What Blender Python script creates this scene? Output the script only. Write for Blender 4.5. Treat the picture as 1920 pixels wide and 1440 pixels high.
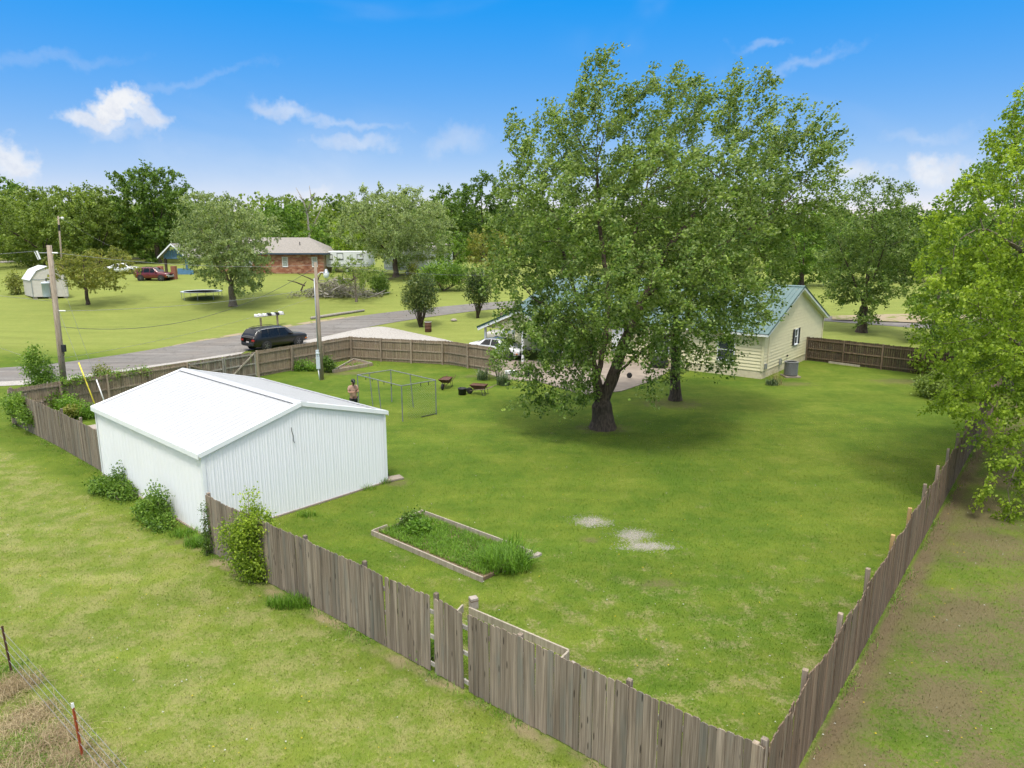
import bpy, math, random
import numpy as np
from mathutils import Vector, Matrix
random.seed(7)
rng = np.random.default_rng(11)
scene = bpy.context.scene
for o in list(bpy.data.objects):
    bpy.data.objects.remove(o)
col = scene.collection
R = math.radians

# ------------------------------------------------------------------ camera
FPX, PITCH, CAMH = 1333.0, R(12.0), 9.3          # focal length in photo pixels (1920 wide), tilt, height
cam_data = bpy.data.cameras.new('camera')
cam = bpy.data.objects.new('camera', cam_data)
col.objects.link(cam)
cam.location = (0, 0, CAMH)
cam.rotation_euler = (R(90) - PITCH, 0, 0)
cam_data.sensor_width = 36.0
cam_data.lens = 36.0 * FPX / 1920.0
cam_data.clip_start = 0.1
cam_data.clip_end = 6000
scene.camera = cam
scene.cycles.use_adaptive_sampling = True
scene.cycles.adaptive_threshold = 0.03
scene.cycles.max_bounces = 5
scene.cycles.diffuse_bounces = 3
scene.cycles.glossy_bounces = 2
scene.cycles.transmission_bounces = 3
scene.cycles.transparent_max_bounces = 4
scene.render.resolution_x, scene.render.resolution_y = 1024, 768

# ------------------------------------------------------------------ light and exposure
SUN_AZ, SUN_EL = R(-176), R(66)       # azimuth from +Y towards +X (negative = left)
SKY_STRENGTH, SUN_STRENGTH, EXPOSURE = 0.12, 1.9, 0.82
scene.view_settings.view_transform = 'Standard'
scene.view_settings.look = 'None'
scene.view_settings.gamma = 1.0
scene.view_settings.exposure = EXPOSURE
scene.view_settings.use_curve_mapping = False
sun_dir = Vector((math.sin(SUN_AZ) * math.cos(SUN_EL), math.cos(SUN_AZ) * math.cos(SUN_EL), math.sin(SUN_EL)))
sun_data = bpy.data.lights.new('sun', 'SUN')
sun_data.energy = SUN_STRENGTH
sun_data.angle = R(12)
sun_data.color = (1.0, 0.955, 0.88)
sun = bpy.data.objects.new('sun', sun_data)
col.objects.link(sun)
sun.location = (0, 0, 60)
sun.rotation_euler = sun_dir.to_track_quat('Z', 'Y').to_euler()


class NT:
    """small helper to write node trees"""
    def __init__(s, tree):
        s.t = tree
        s.t.nodes.clear()

    def n(s, kind, **kw):
        nd = s.t.nodes.new(kind)
        for k, v in kw.items():
            setattr(nd, k, v)
        return nd

    def put(s, sock, v):
        if isinstance(v, bpy.types.NodeSocket):
            s.t.links.new(v, sock)
        elif v is not None:
            if hasattr(sock, 'default_value') and not isinstance(v, (int, float)) and len(sock.default_value) == 4 and len(v) == 3:
                v = (*v, 1)
            sock.default_value = v

    def m(s, op, a, b=None, c=None, clamp=False):
        nd = s.n('ShaderNodeMath', operation=op, use_clamp=clamp)
        for i, v in enumerate((a, b, c)):
            if v is not None:
                s.put(nd.inputs[i], v)
        return nd.outputs[0]

    def vm(s, op, a, b=None):
        nd = s.n('ShaderNodeVectorMath', operation=op)
        s.put(nd.inputs[0], a)
        if b is not None:
            s.put(nd.inputs[1] if op != 'SCALE' else nd.inputs[3], b)
        return nd.outputs[0]

    def noise(s, vec, scale, detail=4, rough=0.55, color=False, dist=0.0):
        nd = s.n('ShaderNodeTexNoise')
        s.put(nd.inputs['Vector'], vec)
        s.put(nd.inputs['Scale'], scale)
        nd.inputs['Detail'].default_value = detail
        nd.inputs['Roughness'].default_value = rough
        nd.inputs['Distortion'].default_value = dist
        return nd.outputs['Color' if color else 'Fac']

    def ramp(s, fac, stops, mode='LINEAR'):
        nd = s.n('ShaderNodeValToRGB')
        nd.color_ramp.interpolation = mode
        el = nd.color_ramp.elements
        while len(el) < len(stops):
            el.new(0.5)
        for e, (p, c) in zip(el, stops):
            e.position = p
            e.color = (*c, 1) if len(c) == 3 else c
        s.put(nd.inputs[0], fac)
        return nd.outputs[0]

    def mr(s, v, a, b, c=0.0, d=1.0, smooth=True):
        nd = s.n('ShaderNodeMapRange')
        nd.interpolation_type = 'SMOOTHSTEP' if smooth else 'LINEAR'
        s.put(nd.inputs[0], v)
        for i, x in enumerate((a, b, c, d)):
            s.put(nd.inputs[i + 1], x)
        return nd.outputs[0]

    def mix(s, f, a, b, mode='MIX'):
        nd = s.n('ShaderNodeMix', data_type='RGBA', blend_type=mode)
        s.put(nd.inputs[0], f)
        s.put(nd.inputs[6], a)
        s.put(nd.inputs[7], b)
        return nd.outputs[2]

    def mapping(s, vec, scale=(1, 1, 1), loc=(0, 0, 0), rot=(0, 0, 0)):
        nd = s.n('ShaderNodeMapping')
        s.put(nd.inputs['Vector'], vec)
        s.put(nd.inputs['Scale'], scale)
        s.put(nd.inputs['Location'], loc)
        s.put(nd.inputs['Rotation'], rot)
        return nd.outputs[0]


def ray(px, py):
    dx, dy = (px - 960) / FPX, -(py - 720) / FPX
    return np.array([dx, math.cos(PITCH) + dy * math.sin(PITCH), -math.sin(PITCH) + dy * math.cos(PITCH)])


# ------------------------------------------------------------------ sky
world = bpy.data.worlds.new('World')
scene.world = world
world.use_nodes = True
w = NT(world.node_tree)
wout = w.n('ShaderNodeOutputWorld')
bg = w.n('ShaderNodeBackground')
bg.inputs['Strength'].default_value = SKY_STRENGTH
w.t.links.new(bg.outputs[0], wout.inputs['Surface'])
tc = w.n('ShaderNodeTexCoord')
dirv = tc.outputs['Generated']
sx = w.n('ShaderNodeSeparateXYZ')
w.put(sx.inputs[0], dirv)
X_, Y_, Z_ = sx.outputs
# the air of the photograph is clear and deep blue close to the horizon: look the sky up a little higher
zz = w.m('ADD', w.m('MULTIPLY', w.m('ABSOLUTE', Z_), 1.3), 0.06)
cb = w.n('ShaderNodeCombineXYZ')
w.put(cb.inputs[0], X_); w.put(cb.inputs[1], Y_); w.put(cb.inputs[2], zz)
sky = w.n('ShaderNodeTexSky', sky_type='NISHITA')
sky.sun_disc = False
sky.sun_elevation = SUN_EL
sky.sun_rotation = SUN_AZ
sky.altitude = 300
sky.air_density = 1.0
sky.dust_density = 0.35
sky.ozone_density = 2.2
w.put(sky.inputs[0], w.vm('NORMALIZE', cb.outputs[0]))
gm = w.n('ShaderNodeGamma')
w.put(gm.inputs[0], w.vm('SCALE', sky.outputs[0], 0.25))
gm.inputs[1].default_value = 1.5
# deep, polarised blue: a fixed colour grade over the whole dome
skyc = w.vm('MULTIPLY', gm.outputs[0], (5.0, 1.98, 0.05))
skyc = w.vm('ADD', skyc, (-0.76, 0.87, 4.3))
skyc = w.vm('MAXIMUM', skyc, (0.06, 0.3, 0.5))
# clouds: cumulus heaps and thin streaks, each with its own direction, frayed by noise
u = w.m('ARCTAN2', X_, Y_)
v = w.m('ARCSINE', Z_)
nz = w.noise(dirv, 16, 4, 0.6, color=True)
sn = w.n('ShaderNodeSeparateColor'); w.put(sn.inputs[0], nz)
nz2 = w.noise(dirv, 50, 6, 0.66)
uw = w.m('ADD', u, w.m('MULTIPLY', w.m('SUBTRACT', sn.outputs[0], 0.5), 0.10))
vw = w.m('ADD', v, w.m('MULTIPLY', w.m('SUBTRACT', sn.outputs[1], 0.5), 0.07))
fr = w.m('MULTIPLY', w.m('SUBTRACT', nz2, 0.5), 1.1)


def cloud(px, py, wx, wy, op, soft=0.55, slope=0.0, frw=1.0):
    d = ray(px, py); d = d / np.linalg.norm(d)
    u0, v0 = math.atan2(d[0], d[1]), math.asin(d[2])
    a, b = wx / FPX, wy / FPX
    du = w.m('SUBTRACT', uw, u0)
    dv = w.m('SUBTRACT', w.m('SUBTRACT', vw, v0), w.m('MULTIPLY', du, slope))
    du = w.m('DIVIDE', du, a); dv = w.m('DIVIDE', dv, b)
    dist = w.m('SQRT', w.m('ADD', w.m('MULTIPLY', du, du), w.m('MULTIPLY', dv, dv)))
    dist = w.m('ADD', dist, w.m('MULTIPLY', fr, frw))
    return w.m('MULTIPLY', w.mr(dist, 1.0, 1.0 - soft, 0.0, 1.0), op)


cl = None
for args in [(225, 198, 58, 36, .96, .6), (185, 224, 70, 22, .8, .7), (268, 220, 50, 24, .75, .7), (230, 245, 70, 22, .35, .9),
             (5, 290, 45, 46, .8, .7), (525, 208, 70, 22, .5, .9), (620, 226, 170, 14, .33, 1.0, -.07), (660, 268, 100, 22, .42, .9), (860, 258, 80, 34, .3, 1.0),
             (575, 365, 45, 20, .5, .8), (1600, 336, 62, 22, .62, .9), (1752, 312, 50, 25, .75, .8), (1735, 255, 90, 20, .22, 1.0),
             (1425, 82, 55, 13, .22, 1.0), (1515, 112, 100, 15, .22, 1.0, .25), (330, 165, 190, 12, .13, 1.0, .32), (90, 115, 160, 15, .12, 1.0, .2)]:
    c = cloud(*args)
    cl = c if cl is None else w.m('MAXIMUM', cl, c)
# thin veils and far heaps everywhere on the dome
vn = w.noise(w.mapping(dirv, (1.0, 1.0, 2.2)), 2.6, 4, 0.55, dist=0.6)
# bright unseen cloud added overhead for soft neutral fill; it thins out towards the horizon
fill_deck = w.m('MULTIPLY', w.mr(Z_, 0.31, 0.55), w.mr(vn, 0.25, 0.62, 0.55, 1.0))
veil = w.m('MULTIPLY', w.mr(vn, 0.52, 0.80, 0.0, 0.18), 1.0)
cl = w.m('MAXIMUM', w.m('MAXIMUM', cl, veil), fill_deck)
cl = w.m('MULTIPLY', cl, w.mr(Z_, -0.01, 0.03, 0.0, 1.0))
cloudc = w.mix(w.mr(nz2, 0.35, 0.62), (3.7, 3.85, 4.2), (4.35, 4.4, 4.5))
cloudc = w.mix(fill_deck, cloudc, (10.2, 10.0, 9.7))
w.put(bg.inputs['Color'], w.mix(cl, skyc, cloudc))
world.cycles.sampling_method = 'NONE'


# ------------------------------------------------------------------ terrain
_ty = np.arange(-100, 3000, 1.0)
_tz = np.interp(_ty, [-100, 56, 66, 78, 100, 140, 300, 3000], [0, 0, 0.55, 2.0, 3.6, 4.3, 5.0, 6.0])
_k = np.ones(13) / 13
_tz = np.convolve(np.pad(_tz, 6, mode='edge'), _k, mode='valid')


def terr(x, y):
    x = np.asarray(x, float); y = np.asarray(y, float)
    t = np.clip(x / 40.0, 0, 1)
    wgt = 1 - 0.55 * (t * t * (3 - 2 * t))
    near = 0.05 * np.sin(x * 0.31 + 1.3) * np.sin(y * 0.27 + 0.4) * np.clip((y - 5) / 20, 0, 1)
    return np.interp(y, _ty, _tz) * wgt + near * 0.6


def TP(px, py, dz=0.0):
    """world point where the line of sight through a photo pixel meets the terrain (+dz)"""
    d = ray(px, py)
    z = 0.0
    for _ in range(40):
        t = (z + dz - CAMH) / d[2]
        zn = float(terr(d[0] * t, d[1] * t))
        z = z * 0.4 + zn * 0.6
    return np.array([d[0] * t, d[1] * t, z + dz])


def AT(px, Y, py=None):
    """world point on a line of sight at depth Y (along the ground); on the terrain if py is None"""
    d = ray(px, 720 if py is None else py)
    if py is None:
        dd = ray(px, 560)
        x = dd[0] / dd[1] * Y
        return np.array([x, Y, float(terr(x, Y))])
    return d * (Y / d[1]) + np.array([0, 0, CAMH])


# ------------------------------------------------------------------ object helpers
def tag(o, label=None, cat=None, group=None, kind=None):
    if label: o['label'] = label
    if cat: o['category'] = cat
    if group: o['group'] = group
    if kind: o['kind'] = kind
    return o


def thing(name, label, cat, loc=(0, 0, 0), rz=0.0, group=None, kind=None):
    o = bpy.data.objects.new(name, None)
    o.empty_display_size = 0.2
    col.objects.link(o)
    o.location = [float(c) for c in loc]
    o.rotation_euler = (0, 0, rz)
    return tag(o, label, cat, group, kind)


def link(name, mesh, parent=None, loc=None, rot=None, scale=None):
    o = bpy.data.objects.new(name, mesh)
    col.objects.link(o)
    if parent is not None: o.parent = parent
    if loc is not None: o.location = [float(c) for c in loc]
    if rot is not None: o.rotation_euler = rot
    if scale is not None: o.scale = scale
    return o


def root_loc(p):
    l = Vector((0, 0, 0))
    while p is not None:
        l += Vector(p.location)
        p = p.parent
    return l


def mesh_np(name, verts, faces, mat, smooth=False, rnd=None):
    """faces: (M,k) integer array, all of one size"""
    verts = np.asarray(verts, np.float32); faces = np.asarray(faces, np.int32)
    me = bpy.data.meshes.new(name)
    me.vertices.add(len(verts)); me.vertices.foreach_set('co', verts.ravel())
    k = faces.shape[1]
    me.loops.add(faces.size); me.loops.foreach_set('vertex_index', faces.ravel())
    me.polygons.add(len(faces))
    me.polygons.foreach_set('loop_start', np.arange(len(faces), dtype=np.int32) * k)
    try:
        me.polygons.foreach_set('loop_total', np.full(len(faces), k, np.int32))
    except Exception:
        pass
    me.polygons.foreach_set('use_smooth', np.full(len(faces), smooth, bool))
    if rnd is not None:
        at = me.attributes.new('rnd', 'FLOAT', 'POINT')
        at.data.foreach_set('value', np.asarray(rnd, np.float32))
    me.update(calc_edges=True)
    if mat: me.materials.append(mat)
    return me


class MB:
    """collects shapes in one mesh"""
    def __init__(s):
        s.v = []; s.f = []

    def poly(s, pts):
        i = len(s.v)
        s.v += [tuple(float(c) for c in p) for p in pts]
        s.f.append(tuple(range(i, i + len(pts))))
        return s

    def obox(s, o, ax, ay, az):
        o, ax, ay, az = (np.asarray(q, float) for q in (o, ax, ay, az))
        if np.dot(np.cross(ax, ay), az) < 0: ax, ay = ay, ax
        c = [o, o + ax, o + ax + ay, o + ay]
        i = len(s.v)
        s.v += [tuple(p) for p in c] + [tuple(p + az) for p in c]
        s.f += [(i, i + 3, i + 2, i + 1), (i + 4, i + 5, i + 6, i + 7)]
        for k in range(4):
            l = (k + 1) % 4
            s.f.append((i + k, i + l, i + l + 4, i + k + 4))
        return s

    def box(s, x0, x1, y0, y1, z0, z1):
        return s.obox((x0, y0, z0), (x1 - x0, 0, 0), (0, y1 - y0, 0), (0, 0, z1 - z0))

    def bar(s, p, q, wd, ht, up=(0, 0, 1), off=0.0):
        """beam from p to q, wd across, ht along up"""
        p, q, up = (np.asarray(t, float) for t in (p, q, up))
        d = q - p
        sd = np.cross(d, up); sd /= np.linalg.norm(sd)
        u2 = np.cross(sd, d); u2 /= np.linalg.norm(u2)
        return s.obox(p - sd * wd / 2 - u2 * ht / 2 + sd * off, d, sd * wd, u2 * ht)

    def tube(s, pts, rad, n=8, caps=True):
        pts = [np.asarray(p, float) for p in pts]
        if not hasattr(rad, '__len__'): rad = [rad] * len(pts)
        i0 = len(s.v)
        prev = None
        for k, p in enumerate(pts):
            a = pts[max(k - 1, 0)]; b = pts[min(k + 1, len(pts) - 1)]
            d = b - a; d = d / (np.linalg.norm(d) + 1e-9)
            if prev is None:
                ref = np.array([0, 0, 1.0]) if abs(d[2]) < 0.9 else np.array([1.0, 0, 0])
                e1 = np.cross(d, ref)
            else:
                e1 = prev - d * np.dot(prev, d)
            e1 /= np.linalg.norm(e1); prev = e1
            e2 = np.cross(d, e1)
            for j in range(n):
                t = 2 * math.pi * j / n
                s.v.append(tuple(p + rad[k] * (math.cos(t) * e1 + math.sin(t) * e2)))
        for k in range(len(pts) - 1):
            for j in range(n):
                a = i0 + k * n + j; b = i0 + k * n + (j + 1) % n
                s.f.append((a, b, b + n, a + n))
        if caps:
            s.f.append(tuple(i0 + j for j in range(n))[::-1])
            s.f.append(tuple(i0 + (len(pts) - 1) * n + j for j in range(n)))
        return s

    def lathe(s, c, prof, n=16, axis=(0, 0, 1), caps=True):
        """prof: list of (radius, height along axis)"""
        c = np.asarray(c, float); d = np.asarray(axis, float); d /= np.linalg.norm(d)
        ref = np.array([0, 0, 1.0]) if abs(d[2]) < 0.9 else np.array([1.0, 0, 0])
        e1 = np.cross(ref, d); e1 /= np.linalg.norm(e1); e2 = np.cross(d, e1)
        i0 = len(s.v)
        for r, h in prof:
            for j in range(n):
                t = 2 * math.pi * j / n
                s.v.append(tuple(c + d * h + r * (math.cos(t) * e1 + math.sin(t) * e2)))
        for k in range(len(prof) - 1):
            for j in range(n):
                a = i0 + k * n + j; b = i0 + k * n + (j + 1) % n
                s.f.append((a, b, b + n, a + n))
        if caps and prof[0][0] > 1e-4: s.f.append(tuple(i0 + j for j in range(n))[::-1])
        if caps and prof[-1][0] > 1e-4: s.f.append(tuple(i0 + (len(prof) - 1) * n + j for j in range(n)))
        return s

    def prism(s, pts, vec):
        """flat polygon pts (3D) swept along vec"""
        pts = [np.asarray(p, float) for p in pts]; vec = np.asarray(vec, float)
        nrm = sum((np.cross(pts[k] - pts[0], pts[(k + 1) % len(pts)] - pts[0]) for k in range(1, len(pts))), np.zeros(3))
        if np.dot(nrm, vec) > 0: pts = pts[::-1]
        i = len(s.v); n = len(pts)
        s.v += [tuple(p) for p in pts] + [tuple(p + vec) for p in pts]
        s.f.append(tuple(range(i, i + n)))
        s.f.append(tuple(range(i + n, i + 2 * n))[::-1])
        for k in range(n):
            l = (k + 1) % n
            s.f.append((i + l, i + k, i + n + k, i + n + l))
        return s

    def mesh(s, name, mat, smooth=False, shift=(0, 0, 0)):
        me = bpy.data.meshes.new(name)
        sh = np.asarray(shift, float)
        me.from_pydata([tuple(np.asarray(p) - sh) for p in s.v], [], s.f)
        if smooth:
            me.polygons.foreach_set('use_smooth', [True] * len(me.polygons))
        me.update()
        if mat: me.materials.append(mat)
        return me

    def build(s, name, mat, parent=None, smooth=False, local=False, label=None):
        sh = (0, 0, 0) if (parent is None or local) else root_loc(parent)
        o = link(name, s.mesh(name, mat, smooth, sh), parent)
        if label: o['label'] = label
        return o


def bevel(o, wd=0.01, seg=2):
    m = o.modifiers.new('bevel', 'BEVEL')
    m.width = wd; m.segments = seg; m.limit_method = 'ANGLE'; m.angle_limit = R(40)
    return o


# ------------------------------------------------------------------ materials
def new_mat(name):
    m = bpy.data.materials.new(name)
    m.use_nodes = True
    return m, NT(m.node_tree)


def finish(t, color, rough=0.7, metal=0.0, bump=None, bstr=0.3, bdist=0.01, spec=0.5, coat=0.0, alpha=None):
    out = t.n('ShaderNodeOutputMaterial')
    b = t.n('ShaderNodeBsdfPrincipled')
    t.put(b.inputs['Base Color'], color)
    t.put(b.inputs['Roughness'], rough)
    t.put(b.inputs['Metallic'], metal)
    b.inputs['Specular IOR Level'].default_value = spec
    if coat: b.inputs['Coat Weight'].default_value = coat; b.inputs['Coat Roughness'].default_value = 0.06
    if bump is not None:
        bn = t.n('ShaderNodeBump')
        bn.inputs['Strength'].default_value = bstr
        bn.inputs['Distance'].default_value = bdist
        t.put(bn.inputs['Height'], bump)
        t.put(b.inputs['Normal'], bn.outputs[0])
    t.put(out.inputs['Surface'], b.outputs[0])
    return b


def plain(name, c1, c2=None, scale=6.0, rough=0.7, metal=0.0, bstr=0.15, spec=0.4, coat=0.0, rnd=0.0, stretch=(1, 1, 1), dirt=0.0, detail=6):
    """two colours mixed by noise, a little bump, an optional variation from piece to piece"""
    m, t = new_mat(name)
    tcn = t.n('ShaderNodeTexCoord')
    oi = t.n('ShaderNodeObjectInfo')
    vec = t.vm('ADD', tcn.outputs['Object'], t.vm('SCALE', (13.1, 7.7, 5.3), oi.outputs['Random']))
    vec = t.mapping(vec, stretch)
    n1 = t.noise(vec, scale, detail)
    c2 = c2 or tuple(c * 0.85 for c in c1)
    c = t.mix(t.mr(n1, 0.3, 0.7), c1, c2)
    if dirt:
        n2 = t.noise(vec, scale * 0.23, 5, 0.65)
        c = t.mix(t.mr(n2, 0.5, 0.75, 0, dirt), c, (0.12, 0.09, 0.06))
    if rnd:
        k = t.m('ADD', 1.0 - rnd / 2, t.m('MULTIPLY', oi.outputs['Random'], rnd))
        c = t.vm('SCALE', c, k)
    finish(t, c, rough, metal, n1, bstr, 0.01, spec, coat)
    return m


def leaf_mat(name, dark, mid, light, under=None, trans=0.35, rough=0.5):
    m, t = new_mat(name)
    at = t.n('ShaderNodeAttribute', attribute_name='rnd')
    oi = t.n('ShaderNodeObjectInfo')
    geo = t.n('ShaderNodeNewGeometry')
    big = t.noise(geo.outputs['Position'], 0.55, 3)
    f = t.m('ADD', t.m('MULTIPLY', at.outputs['Fac'], 0.7), t.m('MULTIPLY', t.m('SUBTRACT', big, 0.5), 0.9), clamp=True)
    f = t.m('ADD', f, t.m('MULTIPLY', t.m('SUBTRACT', oi.outputs['Random'], 0.5), 0.16), clamp=True)
    c = t.ramp(f, [(0.0, dark), (0.42, mid), (0.85, light)])
    if under is not None:
        c = t.mix(t.m('MULTIPLY', geo.outputs['Backfacing'], 0.75), c, under)
    out = t.n('ShaderNodeOutputMaterial')
    b = t.n('ShaderNodeBsdfPrincipled')
    t.put(b.inputs['Base Color'], c)
    b.inputs['Roughness'].default_value = rough
    b.inputs['Specular IOR Level'].default_value = 0.35
    tr = t.n('ShaderNodeBsdfTranslucent')
    t.put(tr.inputs['Color'], t.mix(1.0, c, (1.25, 1.3, 0.6), 'MULTIPLY'))
    mx = t.n('ShaderNodeMixShader')
    mx.inputs[0].default_value = trans
    t.put(mx.inputs[1], b.outputs[0]); t.put(mx.inputs[2], tr.outputs[0])
    t.put(out.inputs['Surface'], mx.outputs[0])
    return m


def wood_mat(name, dark, mid, light, tint=(0.30, 0.30, 0.24), rnd=0.5, grain=1.0, knots=True):
    m, t = new_mat(name)
    tcn = t.n('ShaderNodeTexCoord')
    oi = t.n('ShaderNodeObjectInfo')
    rv = oi.outputs['Random']
    base = t.vm('ADD', tcn.outputs['Object'], t.vm('SCALE', (17.0, 31.0, 53.0), rv))
    fine = t.noise(t.mapping(base, (60 * grain, 60 * grain, 1.6 * grain)), 1.0, 5, 0.65, dist=0.4)
    wide = t.noise(t.mapping(base, (14, 14, 0.7)), 1.0, 3, 0.6)
    f = t.m('ADD', t.m('MULTIPLY', fine, 0.6), t.m('MULTIPLY', wide, 0.5))
    c = t.ramp(f, [(0.36, dark), (0.53, mid), (0.72, light)])
    moss = t.mr(t.noise(t.mapping(base, (3, 3, 0.9)), 1.0, 4), 0.5, 0.72, 0, 0.55)
    c = t.mix(moss, c, tint)
    if knots:
        vo = t.n('ShaderNodeTexVoronoi')
        t.put(vo.inputs['Vector'], t.mapping(base, (9, 9, 2.6)))
        vo.inputs['Scale'].default_value = 1.0
        kn = t.mr(vo.outputs['Distance'], 0.09, 0.16, 0.85, 0.0)
        c = t.mix(kn, c, tuple(0.35 * q for q in dark))
    k = t.m('ADD', 1.0 - rnd * 0.5, t.m('MULTIPLY', rv, rnd))
    c = t.vm('SCALE', c, k)
    finish(t, c, 0.85, 0, fine, 0.5, 0.006, 0.2)
    return m


M = {}
M['picket'] = wood_mat('weathered_picket', (0.085, 0.066, 0.05), (0.20, 0.16, 0.12), (0.36, 0.30, 0.235), (0.15, 0.16, 0.14), 0.5)
M['picket_brown'] = wood_mat('brown_picket', (0.075, 0.052, 0.035), (0.155, 0.11, 0.075), (0.27, 0.20, 0.135), (0.12, 0.12, 0.09), 0.45)
M['picket_tan'] = wood_mat('tan_picket', (0.11, 0.08, 0.053), (0.225, 0.17, 0.115), (0.36, 0.285, 0.20), (0.18, 0.16, 0.115), 0.35)
M['picket_dark'] = wood_mat('dark_picket', (0.035, 0.025, 0.018), (0.085, 0.06, 0.042), (0.16, 0.115, 0.08), (0.06, 0.06, 0.05), 0.4)
M['rail'] = wood_mat('weathered_rail', (0.12, 0.09, 0.065), (0.27, 0.21, 0.15), (0.40, 0.33, 0.25), (0.2, 0.18, 0.14), 0.35, knots=False)
M['rail_grey'] = wood_mat('grey_rail', (0.15, 0.135, 0.115), (0.28, 0.255, 0.22), (0.42, 0.39, 0.34), (0.25, 0.24, 0.21), 0.3, knots=False)
M['new_post'] = wood_mat('fresh_post', (0.30, 0.19, 0.08), (0.42, 0.28, 0.12), (0.5, 0.35, 0.17), (0.38, 0.26, 0.13), 0.1)
M['board_pale'] = wood_mat('pale_board', (0.19, 0.16, 0.125), (0.33, 0.29, 0.23), (0.46, 0.41, 0.33), (0.29, 0.26, 0.20), 0.2, knots=False)
M['pole_wood'] = wood_mat('pole_wood', (0.16, 0.12, 0.085), (0.30, 0.24, 0.18), (0.42, 0.36, 0.28), (0.26, 0.23, 0.18), 0.15)
def steel(name, c, streak=(1, 1, .06)):
    m, t = new_mat(name)
    ge = t.n('ShaderNodeNewGeometry')
    p1 = t.noise(t.mapping(ge.outputs['Position'], streak), 7.0, 5, 0.65)
    p2 = t.noise(ge.outputs['Position'], 0.8, 4)
    cc = t.mix(t.mr(p1, 0.48, 0.78, 0, 0.16), c, tuple(q * .74 for q in c))
    cc = t.mix(t.mr(p2, 0.5, 0.75, 0, 0.10), cc, (c[0] * .75, c[1] * .72, c[2] * .64))
    finish(t, cc, 0.45, 0, p2, 0.03, 0.02, 0.4)
    return m


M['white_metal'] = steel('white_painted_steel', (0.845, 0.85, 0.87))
M['dimmed_roof'] = steel('dimmed_white_roof_steel', (0.455, 0.462, 0.468), (.12, .12, .12))  # same white as the walls, base colour darkened to offset the strong toplight
M['white_trim'] = plain('white_trim', (0.82, 0.84, 0.85), (0.78, 0.80, 0.81), 2.0, 0.5, 0.0, 0.02)
M['grey_metal'] = plain('grey_galvanised', (0.42, 0.44, 0.46), (0.34, 0.36, 0.38), 8, 0.45, 0.6, 0.03)
M['ac_grey'] = plain('grey_enamel', (0.20, 0.205, 0.21), (0.16, 0.165, 0.17), 8, 0.6, 0.0, 0.03)
M['pipe'] = plain('dull_pipe', (0.22, 0.235, 0.25), (0.16, 0.17, 0.185), 8, 0.6, 0.2, 0.03)
M['dark_metal'] = plain('dark_metal', (0.05, 0.05, 0.055), (0.03, 0.03, 0.035), 8, 0.5, 0.3, 0.03)
M['mat_black'] = plain('woven_mat', (0.03, 0.03, 0.032), (0.04, 0.04, 0.042), 9, 1.0, 0, 0.03, 0.0)
M['black'] = plain('black_plastic', (0.012, 0.012, 0.013), (0.02, 0.02, 0.02), 5, 0.5, 0, 0.03)
M['rubber'] = plain('tyre_rubber', (0.02, 0.02, 0.02), (0.032, 0.031, 0.03), 9, 0.85, 0, 0.1)
M['cream'] = plain('cream_siding', (0.77, 0.70, 0.46), (0.73, 0.66, 0.43), 3, 0.6, 0, 0.04, rnd=0.05, dirt=0.06)
M['cream_block'] = plain('cream_painted_block', (0.68, 0.60, 0.42), (0.60, 0.52, 0.36), 5, 0.8, 0, 0.3, dirt=0.25)
M['green_roof'] = plain('green_roof_steel', (0.085, 0.155, 0.15), (0.07, 0.135, 0.13), 1.2, 0.36, 0.1, 0.02, 0.5, rnd=0.05)
M['green_trim'] = plain('dark_green_trim', (0.02, 0.06, 0.055), (0.025, 0.07, 0.06), 2, 0.4)
M['glass'] = plain('window_glass', (0.03, 0.04, 0.05), (0.05, 0.06, 0.07), 2, 0.06, 0, 0.0, 0.8)
M['pale_glass'] = plain('curtained_glass', (0.34, 0.36, 0.34), (0.28, 0.30, 0.29), 3, 0.15, 0, 0.0, 0.6)
M['shutter'] = plain('black_shutter', (0.02, 0.022, 0.024), (0.03, 0.03, 0.032), 8, 0.6)
M['concrete'] = plain('concrete', (0.30, 0.25, 0.20), (0.23, 0.19, 0.155), 1.6, 0.9, 0, 0.2, dirt=0.15)
M['block'] = plain('concrete_block', (0.38, 0.33, 0.29), (0.29, 0.25, 0.22), 7, 0.9, 0, 0.4, dirt=0.2)
M['rust'] = plain('rusty_steel', (0.135, 0.06, 0.036), (0.08, 0.04, 0.028), 7, 0.85, 0.1, 0.3, dirt=0.3)
M['red_post'] = plain('red_oxide_steel', (0.38, 0.075, 0.022), (0.30, 0.06, 0.02), 12, 0.7, 0, 0.1, dirt=0.2)
M['white_paint'] = plain('white_paint', (0.85, 0.85, 0.83), (0.74, 0.74, 0.72), 12, 0.6)
M['yellow'] = plain('yellow_plastic', (0.78, 0.66, 0.06), (0.70, 0.6, 0.06), 4, 0.5)
M['wire'] = plain('wire', (0.30, 0.31, 0.31), (0.22, 0.22, 0.22), 5, 0.5, 0.4)
M['cable'] = plain('black_cable', (0.06, 0.07, 0.065), (0.12, 0.13, 0.12), 3, 0.7)
M['bark'] = plain('bark', (0.14, 0.105, 0.08), (0.055, 0.042, 0.034), 9, 0.95, 0, 1.0, 0.1, stretch=(1.6, 1.6, 0.35), detail=8)
M['bark_grey'] = plain('grey_bark', (0.23, 0.19, 0.15), (0.11, 0.09, 0.072), 9, 0.95, 0, 0.8, 0.1, stretch=(1.6, 1.6, 0.4), detail=8)
M['bark_pale'] = plain('pale_dead_wood', (0.36, 0.33, 0.29), (0.24, 0.215, 0.19), 8, 0.95, 0, 0.5, 0.1, stretch=(1.6, 1.6, 0.4))
M['soil'] = plain('soil', (0.20, 0.145, 0.095), (0.12, 0.085, 0.055), 9, 0.98, 0, 0.6, 0.1)
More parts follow.
